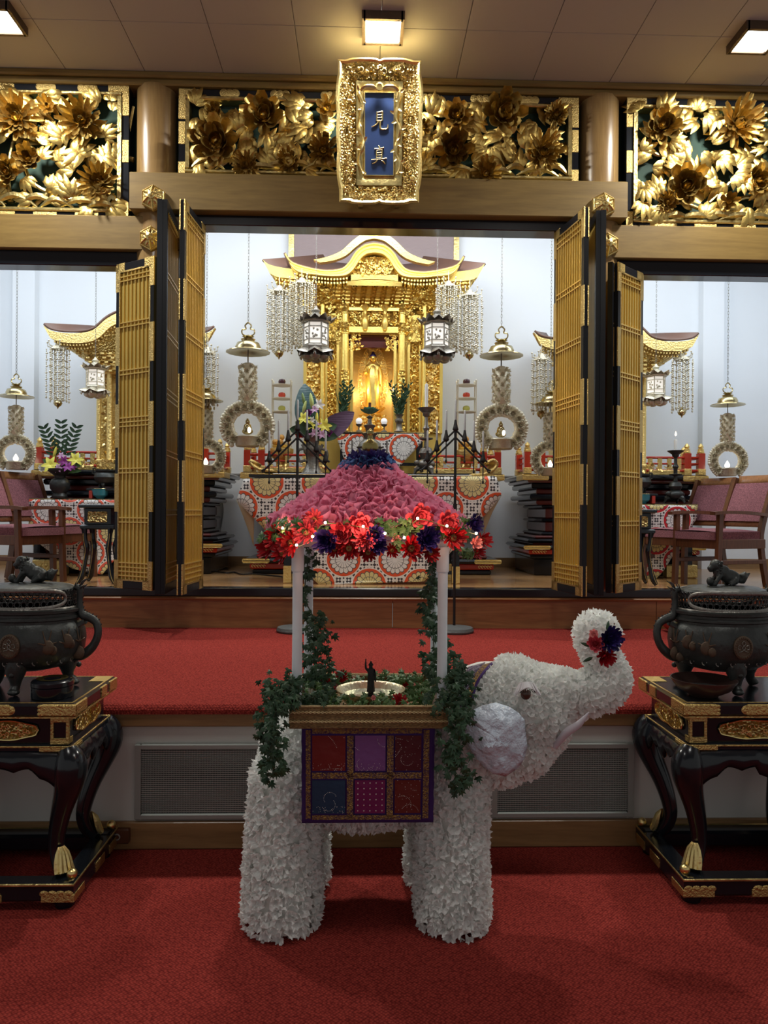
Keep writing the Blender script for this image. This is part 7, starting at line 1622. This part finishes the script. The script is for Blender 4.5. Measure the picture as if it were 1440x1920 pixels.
cyan_bowl(1204, 7.13, zt, 'small cyan bowl on the right side table')
zc = small_box(1196, 7.16, zt, 'small black raised tray under the right dark censer'); censer(1198, 7.16, zc, 'dark round censer on a tray on the right side table', 1.0)
candle_stand(1266, 7.15, zt, zy(845, 7.15, 1266), 'dark bronze tripod candle stand on the right side table', 'bronze', 'short white candle with flame on the right side table', .13)
q = P(1267, 815, 7.15); obj('candle_flame', MB().lathe([(0, -.015), (.008, -.005), (.009, .006), (.004, .022), (0, .034)], tuple(q), 10), 'flame', origin=tuple(q), label='small flame above the short candle on the right side table', cat='flame')
# black floor cables and cords by the altar
obj('floor_cable', MB().tube(smooth_path([tuple(Vector((xx(a, Y_), Y_, ZIN+.008))) for a, Y_ in ((405, 7.6), (425, 7.4), (440, 7.5), (455, 7.25), (480, 7.3), (530, 7.0))], 5), .007, 5), 'iron', origin=(xx(430, 7.4), 7.4, ZIN), label='thin black cable lying on the wooden floor left of the central altar', cat='cable')
for a, y1_, y2, lab in ((415, 905, 1000, 'thin grey cord hanging on the wall left of the central altar'),):
    obj('wall_cord', MB().tube(smooth_path([tuple(P(a, y1_, 8.43)), tuple(P(a, 930, 8.43)), tuple(P(a+3, 960, 8.43)), tuple(P(a-3, y2, 8.43))], 5), .008, 5), 'wire_grey', origin=tuple(P(a, y1_, 8.43)), label=lab, cat='cord')
# ---------------------------------------------------------------- armchairs
def armchair():
    t = thing('armchair', (0, 0, 0), 'x', 'chair', 'wooden armchairs with maroon fabric')
    def sq(pts, r, mt='chair_wood', nm='leg', parent=t, w=1): pp = smooth_path(pts, 4); return obj(nm, MB().tube(pp, r, 4, sq=w), mt, parent, sharp=40)
    for s in (-1, 1):
        sq([(s*.27, -.27, 0), (s*.265, -.26, .3), (s*.27, -.25, .62)], .030, nm='front_leg')
        sq([(s*.245, .30, 0), (s*.235, .24, .35), (s*.235, .26, .55), (s*.235, .41, .95)], .030, nm='rear_leg')
        m = MB(); pp = smooth_path([(s*.27, -.33, .625), (s*.275, -.2, .635), (s*.27, .05, .632), (s*.245, .28, .615)], 4); rows = []
        for (x, y, z) in pp: rows.append([(x-.034, y, z-.012), (x-.03, y, z+.014), (x+.03, y, z+.014), (x+.034, y, z-.012), (x-.034, y, z-.012)])
        m.strip(rows); m.add([tuple(q) for q in rows[0][:4]], [(0, 1, 2, 3)]); m.add([tuple(q) for q in rows[-1][:4]], [(3, 2, 1, 0)]); obj('armrest', m, 'chair_wood', t)
        obj('side_rail', MB().bbox(s*.255-.014, s*.255+.014, -.25, .26, .33, .41, .005), 'chair_wood', t); obj('stretcher', MB().bbox(s*.255-.011, s*.255+.011, -.25, .27, .20, .235, .004), 'chair_wood', t)
    obj('front_rail', MB().bbox(-.25, .25, -.272, -.245, .33, .41, .005), 'chair_wood', t); obj('rear_rail', MB().bbox(-.23, .23, .235, .26, .33, .41, .005), 'chair_wood', t)
    m = MB(); rows = []
    for j in range(9):
        v_ = j/8; rows.append([(lerp(-.25, .25, i/8), lerp(-.29, .24, v_), .47+.028*math.sin(PI*i/8)**.5*math.sin(PI*(v_*.9+.05))**.5) for i in range(9)])
    m.strip(rows); e = [(-.25, -.29), (.25, -.29), (.25, .24), (-.25, .24)]; m.add([(a, b_, z) for z in (.405, .47) for a, b_ in e], [(3, 2, 1, 0), (0, 1, 5, 4), (1, 2, 6, 5), (2, 3, 7, 6), (3, 0, 4, 7)]); obj('seat', m, 'chair_fabric', t, sharp=60)
    def bk(u, v_): return (lerp(-.22, .22, u), lerp(.255, .42, (v_-.56)/.4)+.03*(1-(2*u-1)**2), v_)
    m = MB(); rows = [[bk(i/8, lerp(.56, .90, j/6)) for i in range(9)] for j in range(7)]; rows = [[(x, y-.03*math.sin(PI*(j+.5)/7)**.4*math.sin(PI*(i+.5)/9)**.4, z) for i, (x, y, z) in enumerate(r_)] for j, r_ in enumerate(rows)]; m.strip(rows); obj('backrest_pad', m, 'chair_fabric', t, sharp=60)
    for za, zb_, nm in ((.885, .97, 'top_rail'), (.52, .58, 'lower_back_rail')):
        m = MB().strip([[(x, y+.012, z) for x, y, z in [bk(i/10, zz) for i in range(11)]] for zz in (za, zb_)]); obj(nm, m, 'chair_wood_light', t, solid=.03)
    m = MB().strip([[(x, y+.03, z) for x, y, z in [bk(i/8, zz) for i in range(9)]] for zz in (.56, .90)]); obj('backrest_shell', m, 'chair_wood', t, solid=.012)
    return t
ch = armchair(); ch.scale = (.9, 1, 1); g = 'wooden armchairs with maroon fabric'
sp = [(1350, 6.40, R(-70), 'brown wooden armchair with maroon fabric nearest the right edge of the right opening'), (1284, 6.92, R(-66), 'brown wooden armchair with maroon fabric behind the rightmost one, nearer the doors'), (32, 6.40, R(69), 'brown wooden armchair with maroon fabric cut off by the left edge of the picture'), (98, 6.92, R(66), 'brown wooden armchair with maroon fabric second from the left edge, nearer the doors')]
for i, (px, Y, rz, lab) in enumerate(sp):
    loc = Vector((xx(px, Y), Y, ZIN+.001))
    if i == 0: ch.location = loc; ch.rotation_euler = (0, 0, rz); ch['label'] = lab
    else: copy_tree(ch, loc, rz, lab)
